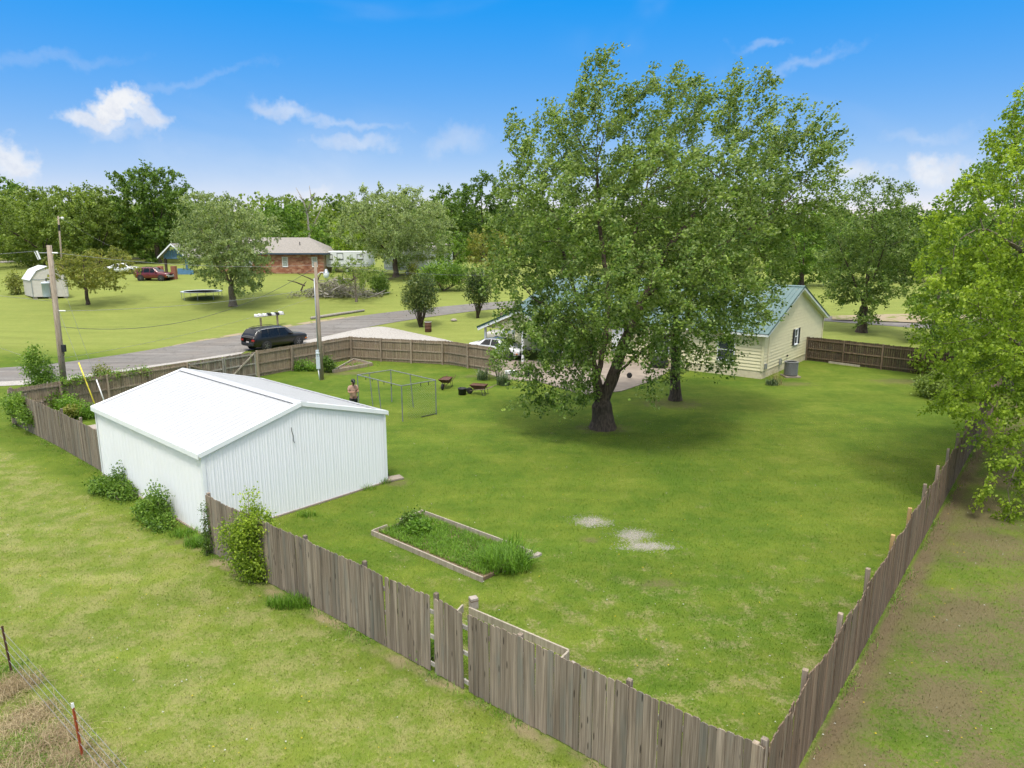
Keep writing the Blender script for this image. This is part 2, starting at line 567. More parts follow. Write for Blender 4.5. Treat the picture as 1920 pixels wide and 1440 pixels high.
M['brick'] = plain('red_brick', (0.37, 0.16, 0.095), (0.28, 0.11, 0.065), 9, 0.9, 0, 0.3, rnd=0.75)
M['mortar'] = plain('mortar', (0.36, 0.27, 0.21), (0.30, 0.22, 0.17), 9, 0.95, 0, 0.3)
M['shingle'] = plain('grey_shingle', (0.30, 0.275, 0.245), (0.24, 0.22, 0.195), 5, 0.95, 0, 0.4, dirt=0.1)
M['blue'] = plain('blue_paint', (0.10, 0.22, 0.36), (0.08, 0.18, 0.31), 5, 0.7, rnd=0.2)
M['navy'] = plain('navy_fascia', (0.025, 0.055, 0.09), (0.03, 0.06, 0.1), 5, 0.6)
M['white_vinyl'] = plain('white_vinyl', (0.74, 0.76, 0.77), (0.69, 0.71, 0.72), 3, 0.5, dirt=0.08)
M['grey_board'] = plain('pale_grey_board', (0.56, 0.53, 0.49), (0.51, 0.48, 0.44), 4, 0.75, dirt=0.06)
M['steel_blue'] = plain('transformer_paint', (0.56, 0.62, 0.66), (0.5, 0.56, 0.6), 5, 0.45)
L_MAPLE = leaf_mat('maple_leaves', (0.038, 0.088, 0.011), (0.125, 0.215, 0.024), (0.35, 0.45, 0.085), (0.30, 0.375, 0.13), 0.3)
L_YELLOW = leaf_mat('yellow_green_leaves', (0.115, 0.185, 0.016), (0.285, 0.395, 0.038), (0.50, 0.60, 0.08), None, 0.45)
L_BRIGHT = leaf_mat('bright_leaves', (0.070, 0.143, 0.019), (0.164, 0.277, 0.035), (0.296, 0.420, 0.068), None, 0.38)
L_DARK = leaf_mat('dark_leaves', (0.055, 0.105, 0.016), (0.115, 0.20, 0.028), (0.21, 0.31, 0.05), None, 0.32)
L_OLIVE = leaf_mat('olive_leaves', (0.10, 0.155, 0.028), (0.215, 0.29, 0.055), (0.34, 0.42, 0.10), None, 0.36)
L_PALE = leaf_mat('pale_silver_leaves', (0.094, 0.143, 0.041), (0.226, 0.300, 0.101), (0.421, 0.510, 0.202), (0.406, 0.465, 0.236), 0.35)
L_RUSTY = leaf_mat('rusty_green_leaves', (0.12, 0.145, 0.028), (0.25, 0.275, 0.052), (0.40, 0.34, 0.10), None, 0.38)
L_SHRUB = leaf_mat('glossy_shrub_leaves', (0.031, 0.063, 0.016), (0.086, 0.135, 0.030), (0.218, 0.247, 0.061), None, 0.25, 0.4)
L_WEED = leaf_mat('weed_leaves', (0.078, 0.165, 0.016), (0.156, 0.300, 0.030), (0.281, 0.450, 0.054), None, 0.4)
L_STRAW = leaf_mat('straw', (0.22, 0.16, 0.085), (0.40, 0.32, 0.19), (0.58, 0.48, 0.31), None, 0.25, 0.8)
L_YUCCA = leaf_mat('yucca_blades', (0.045, 0.085, 0.035), (0.11, 0.16, 0.07), (0.25, 0.28, 0.15), None, 0.2)
# ------------------------------------------------------------------ ground
FC = np.array([3.75, 9.26])                       # corner where the front and the side fence meet
F_DIR = np.array([-0.776, 0.631]); F_OUT = np.array([-0.631, -0.776])
S_DIR = np.array([0.624, 0.783]); S_OUT = np.array([0.783, -0.624])
MAPLE = TP(1130, 803)
SECOND = TP(1266, 750)
SPOTS = [(MAPLE[0], MAPLE[1], 1.5, 1.1, 'soil'), (SECOND[0] - .4, SECOND[1] - .9, 2.1, 1.3, 'soil'), (*TP(1690, 715)[:2], 2.3, 1.0, 'soil'),
         (*TP(1110, 978)[:2], .62, .42, 'ash'), (*TP(1188, 1005)[:2], .62, .55, 'ash'), (*TP(1215, 1025)[:2], .85, .3, 'ash'),
         (*TP(1105, 1012)[:2], .35, .25, 'soil'), (*TP(745, 905)[:2], .6, .5, 'soil'), (*TP(1240, 1095)[:2], .7, .35, 'soil'),
         (*TP(1480, 720)[:2], 1.8, .8, 'soil'), (*TP(1085, 1260)[:2], .55, .35, 'soil'), (*TP(905, 705)[:2], 1.6, .7, 'soil'),
         (*TP(350, 1015)[:2], .6, .35, 'soil'), (*TP(425, 1055)[:2], .7, .3, 'straw'), (*TP(650, 700)[:2], 2.2, .8, 'soil')]


def lawn_color(t, fine=True):
    """colour of the lawn as a function of the place: lush, dry and bare patches"""
    geo = t.n('ShaderNodeNewGeometry')
    pos = t.vm('MULTIPLY', geo.outputs['Position'], (1, 1, 0.0))
    sp = t.n('ShaderNodeSeparateXYZ'); t.put(sp.inputs[0], pos)
    x, y = sp.outputs[0], sp.outputs[1]
    n1 = t.noise(pos, 0.11, 3, 0.5)
    n2 = t.noise(pos, 0.55, 5, 0.6)
    n3 = t.noise(pos, 2.6, 5, 0.62)
    n4 = t.noise(pos, 13.0, 5, 0.68)
    n5 = t.noise(pos, 48.0, 4, 0.7)
    g = t.m('ADD', t.m('ADD', t.m('MULTIPLY', n1, 0.32), t.m('MULTIPLY', n2, 0.34)), t.m('ADD', t.m('MULTIPLY', n3, 0.24), t.m('MULTIPLY', n4, 0.20)))
    c = t.ramp(g, [(0.38, (0.050, 0.098, 0.011)), (0.50, (0.080, 0.132, 0.015)), (0.60, (0.120, 0.163, 0.021)), (0.70, (0.170, 0.196, 0.036))])
    # how dry it is in this part of the plot
    dr = t.m('MULTIPLY_ADD', x, 0.783, t.m('MULTIPLY_ADD', y, -0.624, -3.75 * 0.783 + 9.26 * 0.624))    # beyond the side fence
    df = t.m('MULTIPLY_ADD', x, -0.631, t.m('MULTIPLY_ADD', y, -0.776, 3.75 * 0.631 + 9.26 * 0.776))    # outside the front fence
    side = t.m('MULTIPLY', t.mr(dr, -0.1, 1.0), t.mr(dr, 5.0, 16.0, 1.0, 0.25))
    side = t.m('MULTIPLY', side, t.mr(y, 36, 46, 1.0, 0.0))
    outer = t.mr(df, -0.1, 0.8)
    nearin = t.m('MULTIPLY', t.mr(y, 13.0, 24.0, 1.0, 0.0), t.mr(df, 0.2, -0.5))
    dry = t.m('ADD', t.m('MULTIPLY', outer, 0.10), t.m('MULTIPLY', nearin, 0.075))
    dry = t.m('ADD', dry, t.m('MULTIPLY', side, 0.015))
    dn = t.m('ADD', t.m('ADD', t.m('MULTIPLY', t.noise(t.vm('ADD', pos, (31, 17, 0)), 1.5, 5, 0.65), 0.48), t.m('MULTIPLY', n4, 0.32)), t.m('MULTIPLY', n5, 0.20))
    dm = t.m('MULTIPLY', t.mr(t.m('ADD', dn, dry), 0.555, 0.68, 0.0, 0.58), t.m('SUBTRACT', 1.0, t.m('MULTIPLY', side, 0.7)))
    straw = t.mix(n4, (0.21, 0.17, 0.085), (0.36, 0.30, 0.175))
    c = t.mix(dm, c, straw)
    lite = t.m('MAXIMUM', t.m('MULTIPLY', t.m('MULTIPLY', outer, 0.55), t.mr(dr, 0.5, -0.5)), t.mr(y, 52, 60))
    c = t.mix(t.m('MULTIPLY', lite, 0.5), c, t.mix(n2, (0.195, 0.245, 0.036), (0.275, 0.29, 0.068)))
    c = t.mix(t.m('MULTIPLY', t.mr(y, 52, 60), 0.5), c, t.mix(n3, (0.165, 0.215, 0.05), (0.285, 0.285, 0.10)))
    # bare earth under the trees beyond the side fence and a worn strip along the pickets
    bn = t.m('ADD', t.m('MULTIPLY', t.noise(t.vm('ADD', pos, (5, 71, 0)), 0.42, 5, 0.6), 0.6), t.m('MULTIPLY', n4, 0.4))
    bm = t.m('MULTIPLY', side, t.mr(bn, 0.42, 0.56, 0.0, 0.78))
    wob = t.m('MULTIPLY', t.m('SUBTRACT', n3, 0.5), 0.5)
    edge = t.m('MULTIPLY', t.mr(t.m('ADD', df, wob), -0.12, 0.05), t.mr(t.m('ADD', df, wob), 0.16, 0.42, 1.0, 0.0))
    edge = t.m('MULTIPLY', edge, t.mr(t.noise(pos, 0.8, 4), 0.40, 0.60, 0.0, 0.75))
    edge = t.m('MULTIPLY', edge, t.mr(x, -10.2, -9.2))
    edge2 = t.m('MULTIPLY', t.mr(dr, 0.0, 0.15), t.mr(t.m('ADD', dr, wob), 0.25, 0.75, 0.85, 0.0))
    edge2 = t.m('MULTIPLY', edge2, t.mr(y, 34, 40, 1.0, 0.0))
    soil = t.mix(n4, (0.10, 0.070, 0.043), (0.185, 0.137, 0.088))
    c = t.mix(bm, c, soil)
    c = t.mix(edge, c, t.mix(n4, (0.21, 0.155, 0.09), (0.34, 0.27, 0.17)))
    c = t.mix(edge2, c, soil)
    frz = t.m('MULTIPLY', t.m('SUBTRACT', t.m('ADD', t.m('MULTIPLY', n3, 0.5), t.m('MULTIPLY', n4, 0.5)), 0.5), 4.5)
    for (sxx, syy, rx, ry, kind) in SPOTS:
        a = t.m('MULTIPLY', t.m('SUBTRACT', x, float(sxx)), 1 / rx)
        b = t.m('MULTIPLY', t.m('SUBTRACT', y, float(syy)), 1 / ry)
        d = t.m('SQRT', t.m('ADD', t.m('MULTIPLY', a, a), t.m('MULTIPLY', b, b)))
        k = t.mr(t.m('ADD', d, frz), 1.1, 0.45, 0.0, 0.92 if kind != 'soil' else 0.65)
        cc = {'soil': soil, 'straw': straw, 'ash': t.mix(t.mr(n5, 0.4, 0.62), (0.19, 0.155, 0.125), (0.41, 0.38, 0.345))}[kind]
        if kind in ('ash', 'soil'): k = t.m('MULTIPLY', k, t.mr(t.m('ADD', t.m('MULTIPLY', n4, .6), t.m('MULTIPLY', n5, .4)), 0.40, 0.56, 0.15, 1.0))
        c = t.mix(k, c, cc)
    strk = t.noise(t.mapping(pos, (0.12, 0.9, 1.0), (0, 0, 0), (0, 0, 0.25)), 1.0, 5, 0.65)
    c = t.vm('SCALE', c, t.mr(strk, 0.3, 0.7, 0.88, 1.12, False))
    if fine:
        c = t.vm('SCALE', c, t.mr(n5, 0.25, 0.75, 0.88, 1.12, False))
    return c, t.m('ADD', t.m('MULTIPLY', n4, 0.6), n5)


mg, tg = new_mat('lawn')
cg, hg = lawn_color(tg)
finish(tg, cg, 0.95, 0, hg, 0.45, 0.04, 0.08)
M['lawn'] = mg
mgb, tgb = new_mat('grass_blades')
cgb, _h = lawn_color(tgb, False)
atb = tgb.n('ShaderNodeAttribute', attribute_name='rnd')
cgb = tgb.vm('SCALE', cgb, tgb.mr(atb.outputs['Fac'], 0, 1, 0.84, 1.2, False))
outb = tgb.n('ShaderNodeOutputMaterial')
db = tgb.n('ShaderNodeBsdfDiffuse'); tb = tgb.n('ShaderNodeBsdfTranslucent'); mb_ = tgb.n('ShaderNodeMixShader')
tgb.put(db.inputs['Color'], cgb); tgb.put(tb.inputs['Color'], cgb); mb_.inputs[0].default_value = 0.5
tgb.put(tb.inputs['Color'], tgb.vm('SCALE', cgb, 2.7)); tgb.put(db.inputs['Color'], tgb.vm('SCALE', cgb, 2.7))
upn = tgb.n('ShaderNodeCombineXYZ'); upn.inputs[2].default_value = 1.0
tgb.put(db.inputs['Normal'], upn.outputs[0]); dnn = tgb.n('ShaderNodeCombineXYZ'); dnn.inputs[2].default_value = -1.0; tgb.put(tb.inputs['Normal'], dnn.outputs[0])
tgb.put(mb_.inputs[1], db.outputs[0]); tgb.put(mb_.inputs[2], tb.outputs[0]); tgb.put(outb.inputs['Surface'], mb_.outputs[0])
M['blade'] = mgb

gx = np.concatenate([-np.geomspace(3000, 92, 26), np.arange(-90, 90.1, 1.5), np.geomspace(92, 3000, 26)])
gy = np.concatenate([-np.geomspace(900, 12, 10), np.arange(-10, 160.1, 1.25), np.geomspace(163, 4500, 36)])
GX, GY = np.meshgrid(gx, gy)
GZ = terr(GX, GY)
nxx, nyy = len(gx), len(gy)
ii = np.arange(nxx * nyy).reshape(nyy, nxx)
gf = np.stack([ii[:-1, :-1], ii[:-1, 1:], ii[1:, 1:], ii[1:, :-1]], -1).reshape(-1, 4)
ground = link('ground', mesh_np('ground', np.stack([GX, GY, GZ], -1).reshape(-1, 3), gf, M['lawn'], True))
tag(ground, kind='structure')


def ribbon(name, near_px, far_px, mat, dz, n=60, across=5, kind='structure'):
    def resample(px):
        px = np.array(px, float)
        s = np.concatenate([[0], np.cumsum(np.hypot(*np.diff(px, axis=0).T))])
        q = np.linspace(0, s[-1], n)
        return np.stack([np.interp(q, s, px[:, 0]), np.interp(q, s, px[:, 1])], -1)
    A = np.array([TP(*p)[:2] for p in resample(near_px)]); B = np.array([TP(*p)[:2] for p in resample(far_px)])
    # even out the steps of the hand-read edges
    for E_ in (A, B):
        for _ in range(6):
            E_[1:-1] = (E_[:-2] + 2 * E_[1:-1] + E_[2:]) / 4
    T_ = np.linspace(0, 1, across)[None, :, None]
    G = A[:, None, :] * (1 - T_) + B[:, None, :] * T_
    Z = terr(G[..., 0], G[..., 1]) + dz
    V = np.concatenate([G, Z[..., None]], -1).reshape(-1, 3)
    idx = np.arange(n * across).reshape(n, across)
    F = np.stack([idx[:-1, :-1], idx[1:, :-1], idx[1:, 1:], idx[:-1, 1:]], -1).reshape(-1, 4)
    o = link(name, mesh_np(name, V, F, mat, True))
    return tag(o, kind=kind)


ma, ta = new_mat('asphalt')
pa = ta.n('ShaderNodeNewGeometry').outputs['Position']
na1 = ta.noise(pa, 0.35, 4); na2 = ta.noise(pa, 9, 5, 0.7); na3 = ta.noise(pa, 2.2, 5, 0.6)
ca = ta.mix(na3, (0.145, 0.136, 0.126), (0.205, 0.193, 0.178))
ca = ta.mix(ta.mr(na1, 0.4, 0.7), ca, (0.18, 0.162, 0.145))
na4 = ta.noise(ta.mapping(pa, (0.08, 1.2, 1), (0, 0, 0), (0, 0, -0.45)), 1.0, 5, 0.6)
ca = ta.vm('SCALE', ca, ta.mr(na4, 0.3, 0.7, 0.78, 1.3, False))
vc = ta.n('ShaderNodeTexVoronoi', feature='DISTANCE_TO_EDGE'); ta.put(vc.inputs['Vector'], ta.vm('ADD', pa, ta.vm('SCALE', ta.noise(pa, 1.5, 4, color=True), 1.5))); vc.inputs['Scale'].default_value = 0.35
ca = ta.mix(ta.mr(vc.outputs['Distance'], 0.010, 0.026, 0.35, 0.0), ca, (0.07, 0.064, 0.058))
ca = ta.vm('SCALE', ca, ta.mr(na2, 0.2, 0.8, 0.78, 1.22, False))
finish(ta, ca, 0.95, 0, na2, 0.4, 0.02, 0.15)
M['asphalt'] = ma
mv, tv = new_mat('white_gravel')
pv = tv.n('ShaderNodeNewGeometry').outputs['Position']
nv1 = tv.noise(pv, 11, 5, 0.75); nv2 = tv.noise(pv, 1.1, 5, 0.65)
cv = tv.mix(tv.mr(nv1, 0.3, 0.7), (0.27, 0.25, 0.225), (0.48, 0.455, 0.42))
cv = tv.mix(tv.mr(nv2, 0.60, 0.74, 0, 0.5), cv, (0.19, 0.18, 0.08))
finish(tv, cv, 0.95, 0, nv1, 0.6, 0.03, 0.1)
M['gravel'] = mv
md, td = new_mat('sandy_shoulder')
pd = td.n('ShaderNodeNewGeometry').outputs['Position']
nd1 = td.noise(pd, 8, 5, 0.7); nd2 = td.noise(pd, 0.9, 5, 0.65)
cd = td.mix(nd1, (0.25, 0.20, 0.125), (0.38, 0.31, 0.215))
cd = td.mix(td.mr(nd2, 0.5, 0.62, 0, 0.85), cd, (0.15, 0.19, 0.035))
finish(td, cd, 0.95, 0, nd1, 0.5, 0.02, 0.1)
M['sand'] = md

road_near = [(-260, 728), (0, 716), (100, 711), (180, 700), (300, 683), (400, 669), (500, 652), (600, 633), (680, 615), (760, 601), (830, 591), (900, 582), (960, 577), (1100, 577), (1300, 585), (1540, 602), (1700, 614), (1950, 634)]
road_far = [(-260, 700), (0, 691), (100, 683), (250, 662), (375, 640), (460, 627), (560, 610), (640, 598), (700, 589), (770, 581), (850, 573), (910, 568), (960, 564), (1100, 564), (1300, 572), (1540, 592), (1700, 601), (1950, 617)]
ribbon('road', road_near, road_far, M['asphalt'], 0.03, 110)
ribbon('road_shoulder', [(300, 656), (375, 642), (460, 629), (560, 612), (640, 599.5), (690, 592)], [(300, 653), (375, 637.5), (460, 623), (560, 606), (640, 595), (690, 591)], M['sand'], 0.022, 40)
ribbon('gravel_shoulder', [(-260, 742), (0, 724), (80, 721), (140, 712), (230, 697), (330, 682), (450, 665)], [(-260, 727), (0, 715), (100, 710), (180, 699), (300, 682), (400, 668), (460, 659)], M['gravel'], 0.022, 50)
ribbon('gravel_apron', [(560, 662), (610, 655), (655, 648), (720, 645), (790, 642), (850, 641)], [(560, 641), (610, 631), (670, 617), (715, 611), (760, 621), (835, 637)], M['gravel'], 0.022, 40)
ribbon('far_road', [(-300, 497), (0, 493), (110, 490.5), (250, 486.5), (340, 485), (480, 484)], [(-300, 494.5), (0, 490), (110, 487.5), (250, 483.5), (340, 482.5), (480, 481.5)], M['gravel'], 0.05, 60, 3)
ribbon('dirt_bank', [(1560, 601), (1700, 606), (1830, 612), (1950, 620)], [(1560, 594), (1700, 590), (1830, 592), (1950, 606)], M['sand'], 0.12, 30, 4)


def slab(name, px, mat, z0, z1, label=None):
    pts = [TP(*p)[:2] for p in px]
    base = min(float(terr(*p)) for p in pts)
    b = MB().prism([(p[0], p[1], base + z0) for p in pts], (0, 0, z1 - z0))
    return tag(b.build(name, mat), kind='structure')


slab('driveway', [(905, 697), (945, 712), (1010, 716), (1100, 742), (1165, 734), (1232, 712), (1262, 690), (1200, 660), (1080, 652), (960, 652), (900, 660), (860, 660)], M['concrete'], -0.15, 0.07)

# grass blades over the lawn, thinning out with the distance
NB = 360000
yb = 8.5 * np.exp(rng.random(NB) * math.log(44 / 8.5))
xb = (rng.random(NB) * 2 - 1) * (0.80 * yb + 3.0)
pc = np.sin(xb * 1.7 + 3 * np.sin(yb * .9)) * np.sin(yb * 1.3 + 2 * np.sin(xb * 1.1)) + rng.normal(size=NB) * .7
keep = (pc > -0.9) & (rng.random(NB) < np.clip((38 - yb) / 20, 0, 1))
for (sxx, syy, rx, ry, kind) in SPOTS:
    keep &= ~((((xb - sxx) / rx) ** 2 + ((yb - syy) / ry) ** 2) < rng.random(NB) * 1.1)
dside = (xb - FC[0]) * S_OUT[0] + (yb - FC[1]) * S_OUT[1]
keep &= ~((dside > 0) & (dside < 7) & (rng.random(NB) < .6))
keep &= ~((np.abs(dside) < .12))
dfront = (xb - FC[0]) * F_OUT[0] + (yb - FC[1]) * F_OUT[1]
keep &= ~((dfront > -.1) & (dfront < .3) & (rng.random(NB) < .75))
xb, yb = xb[keep], yb[keep]
n_b = len(xb)
zb = terr(xb, yb)
hb = rng.uniform(.02, .052, n_b) * (1 + .5 * (rng.random(n_b) < .08)) 
wb = rng.uniform(.005, .010, n_b) * (0.75 + yb / 30)
ab = rng.uniform(0, 2 * math.pi, n_b); lb = rng.uniform(0, .9, n_b) * hb; a2 = rng.uniform(0, 2 * math.pi, n_b)
p0 = np.stack([xb - np.cos(ab) * wb, yb - np.sin(ab) * wb, zb - .004], -1)
p1 = np.stack([xb + np.cos(ab) * wb, yb + np.sin(ab) * wb, zb - .004], -1)
p2 = np.stack([xb + np.cos(a2) * lb, yb + np.sin(a2) * lb, zb + hb], -1)
VB = np.stack([p0, p1, p2], 1).reshape(-1, 3)
grass = link('lawn_grass', mesh_np('lawn_grass', VB, np.arange(3 * n_b).reshape(-1, 3), M['blade'], False, np.repeat(rng.random(n_b), 3)))
tag(grass, 'short mown lawn grass around and inside the fenced yard', 'grass', kind='stuff')

# pebbles and grit on the bare spots, clover heads and small yellow flowers in the lawn
r_ = np.random.default_rng(12)


def specks(name, label, cat, P, size, mat, flat=.5):
    n = len(P)
    s_ = size * r_.uniform(.5, 1.4, n)[:, None]
    a_ = r_.uniform(0, 6.28, n)
    e1 = np.stack([np.cos(a_), np.sin(a_), np.zeros(n)], -1); e2 = np.stack([-np.sin(a_), np.cos(a_), np.zeros(n)], -1)
    up = np.array([0, 0, 1.0])
    V = np.stack([P + e1 * s_, P + e2 * s_ * .8, P - e1 * s_, P - e2 * s_ * .8, P + up * s_ * flat * 1.6], 1).reshape(-1, 3)
    b_ = (np.arange(n) * 5)[:, None]
    F = np.concatenate([np.concatenate([b_ + k, b_ + (k + 1) % 4, b_ + 4], 1)[:, None, :] for k in range(4)], 1).reshape(-1, 3)
    return tag(link(name, mesh_np(name, V, F, mat)), label, cat, kind='stuff')


P = []
for (sxx, syy, rx, ry, kind) in SPOTS:
    if kind == 'ash':
        q = r_.normal(size=(420, 2)) * np.array([rx, ry]) * .55 + np.array([sxx, syy]); P.append(q)
P = np.concatenate(P); P = np.concatenate([P, terr(P[:, 0], P[:, 1])[:, None]], 1)
specks('pebbles', 'pale pebbles and grit on the bare spots of the lawn', 'pebbles', P, .018, plain('pale_pebble', (.46, .43, .40), (.30, .27, .24), 30, .9, rnd=.5))
n_ = 700
yy = 10 * np.exp(r_.random(n_) * math.log(3.6)); xx = (r_.random(n_) * 2 - 1) * .8 * yy
P = np.stack([xx, yy, terr(xx, yy) + .03], -1)
specks('clover_heads', 'tiny white clover heads scattered over the lawn', 'flowers', P[:450], .016, plain('clover_white', (.62, .62, .56), (.5, .5, .42), 9, .9))
specks('dandelions', 'tiny yellow flowers scattered over the lawn', 'flowers', P[450:], .016, plain('dandelion_yellow', (.72, .55, .03), (.6, .45, .03), 9, .9))
# ------------------------------------------------------------------ white steel shed
TH = 0.838
SA = np.array([math.cos(TH), math.sin(TH), 0]); SB = np.array([-math.sin(TH), math.cos(TH), 0])
SC = np.array([-9.429, 20.642, 0.0]); SW, SL, SE, SR = 6.95, 8.94, 2.72, 3.67
UP = np.array([0, 0, 1.0])
shed = thing('metal_shed', 'white ribbed steel shed with low gable roof inside the fenced yard', 'shed', SC + SA * SW / 2 + SB * SL / 2)
SK = (SR - SE) / (SW / 2)


def W(i, j, z):
    return SC + SA * i + SB * j + UP * z


def ribbed(o, along, up_of, nrm, length, ribs=(0.0, .3, .6), cover=.914, rib=.026):
    """one sheet: flat pans with raised ribs; up_of(x) gives (bottom, top) points relative offset heights"""
    b = MB()
    xs = []
    for r in ribs:
        xs += [(r, 0), (r + .018, rib), (r + .052, rib), (r + .07, 0), (r + .135, 0), (r + .142, .008), (r + .16, .008), (r + .167, 0), (r + .21, 0), (r + .217, .008), (r + .235, .008), (r + .242, 0)]
    xs = [q for q in xs if q[0] <= length] + [(length, 0)]
    bot = []; top = []
    for (x, d) in xs:
        lo, hi = up_of(x)
        bot.append(lo + nrm * d); top.append(hi + nrm * d)
    for k in range(len(xs) - 1):
        b.poly([bot[k], bot[k + 1], top[k + 1], top[k]])
    return b


def wall_panels(name, o, along, total, nrm, height, parent, mat, flip=False):
    x0 = 0.0
    while x0 < total - 0.01:
        ln = min(.914, total - x0)
        b = ribbed(o, along, lambda x: (o + along * (x0 + x) + UP * 0.02, o + along * (x0 + x) + UP * height(x0 + x)), nrm, ln, rib=.010)
        if flip: b.f = [q[::-1] for q in b.f]
        b.build(name, mat, parent)
        x0 += .914


gable_h = lambda x: SE + SK * min(x, SW - x) - 0.03
wall_panels('wall_panel', W(0, 0, 0), SA, SW, -SB, gable_h, shed, M['white_metal'])
wall_panels('wall_panel', W(0, SL, 0), SA, SW, SB, gable_h, shed, M['white_metal'], True)
wall_panels('wall_panel', W(0, 0, 0), SB, SL, -SA, lambda x: SE - 0.03, shed, M['white_metal'], True)
wall_panels('wall_panel', W(SW, 0, 0), SB, SL, SA, lambda x: SE - 0.03, shed, M['white_metal'])
OE, OG = 0.12, 0.06
for sgn in (0, 1):
    e0 = W(-OE, -OG, SE - OE * SK + .05) if sgn == 0 else W(SW + OE, -OG, SE - OE * SK + .05)
    rd = W(SW / 2, -OG, SR + .05)
    nrm = np.cross(SB, rd - e0) if sgn else np.cross(rd - e0, SB)
    nrm /= np.linalg.norm(nrm)
    if nrm[2] < 0: nrm = -nrm
    tot = SL + 2 * OG
    x0 = 0.0
    while x0 < tot - .01:
        ln = min(.914, tot - x0)
        b = ribbed(None, None, lambda x: (e0 + SB * (x0 + x), rd + SB * (x0 + x)), nrm, ln)
        if sgn == 1: b.f = [q[::-1] for q in b.f]
        b.build('roof_panel', M['dimmed_roof'], shed)
        x0 += .914
    # eave strip with sag and a raised lip
    up_ = (rd - e0) / np.linalg.norm(rd - e0)
    MB().obox(e0 - SB * .02 + nrm * .030, SB * (tot + .04), up_ * .32, nrm * .012).build('eave_trim', M['dimmed_roof'], shed)
    MB().obox(e0 - SB * .02 - UP * .13 - up_ * .02, SB * (tot + .04), up_ * .02, UP * .165).build('fascia', M['white_trim'], shed)
    for gj, outw in ((-OG, -SB), (SL + OG, SB)):
        q0 = e0 + SB * (gj + OG); q1 = rd + SB * (gj + OG)
        b = MB()
        b.obox(q0 + outw * .003 - nrm * .10, q1 - q0, outw * .025, nrm * .145)
        b.obox(q0 + nrm * .032 - outw * .16, q1 - q0, outw * .16, nrm * .012)
        b.build('rake_trim', M['white_trim'], shed)
b = MB()
for sgn in (-1, 1):
    q = W(SW / 2, -OG, SR + .10)
    b.obox(q, SB * (SL + 2 * OG), SA * sgn * .20 - UP * .20 * SK, UP * .012)
b.build('ridge_cap', M['dimmed_roof'], shed)
for (i, j) in ((0, 0), (SW, 0), (0, SL), (SW, SL)):
    c = W(i, j, 0.01); sx_ = -SA if i == 0 else SA; sy_ = -SB if j == 0 else SB
    b = MB()
    b.obox(c + sx_ * .028 + sy_ * .028, -sx_ * .11, sy_ * .006, UP * (SE - .06))
    b.obox(c + sx_ * .028 + sy_ * .028, -sy_ * .11, sx_ * .006, UP * (SE - .06))
    b.build('corner_trim', M['white_trim'], shed)
b = MB()
for (o_, d_, l_) in ((W(-.02, -.03, -.05), SA, SW + .04), (W(SW + .03, -.02, -.05), SB, SL + .04), (W(-.02, SL + .03, -.05), SA, SW + .04), (W(-.03, -.02, -.05), SB, SL + .04)):
    perp = np.cross(d_, UP)
    b.obox(o_ - perp * .03, d_ * l_, perp * .06, UP * .09)
b.build('base_trim', M['concrete'], shed)
MB().tube([W(3.05, -.04, 2.95), W(3.06, -.05, 2.80), W(3.10, -.05, 2.66), W(3.09, -.05, 2.5), W(3.13, -.05, 2.4)], .011, 5).build('loose_wire', M['dark_metal'], shed)

# ------------------------------------------------------------------ fences
PICKETS = {}


def picket_mesh(kind, ear, k):
    key = (kind, ear, k)
    if key not in PICKETS:
        wd = [.134, .138, .128, .140][k % 4]; th = .017; h = 1.0
        e = .03 if ear else .004
        cut = .024 if ear else .002
        pr = [(-wd / 2, 0, 0), (wd / 2, 0, 0), (wd / 2, 0, h - cut / 1.75 * 1.0), (wd / 2 - e, 0, h), (-wd / 2 + e, 0, h), (-wd / 2, 0, h - cut / 1.75)]
        mb = MB().prism([(x, -th / 2, z) for x, _, z in pr], (0, th, 0))
        PICKETS[key] = mb.mesh('picket', M[kind])
    return PICKETS[key]


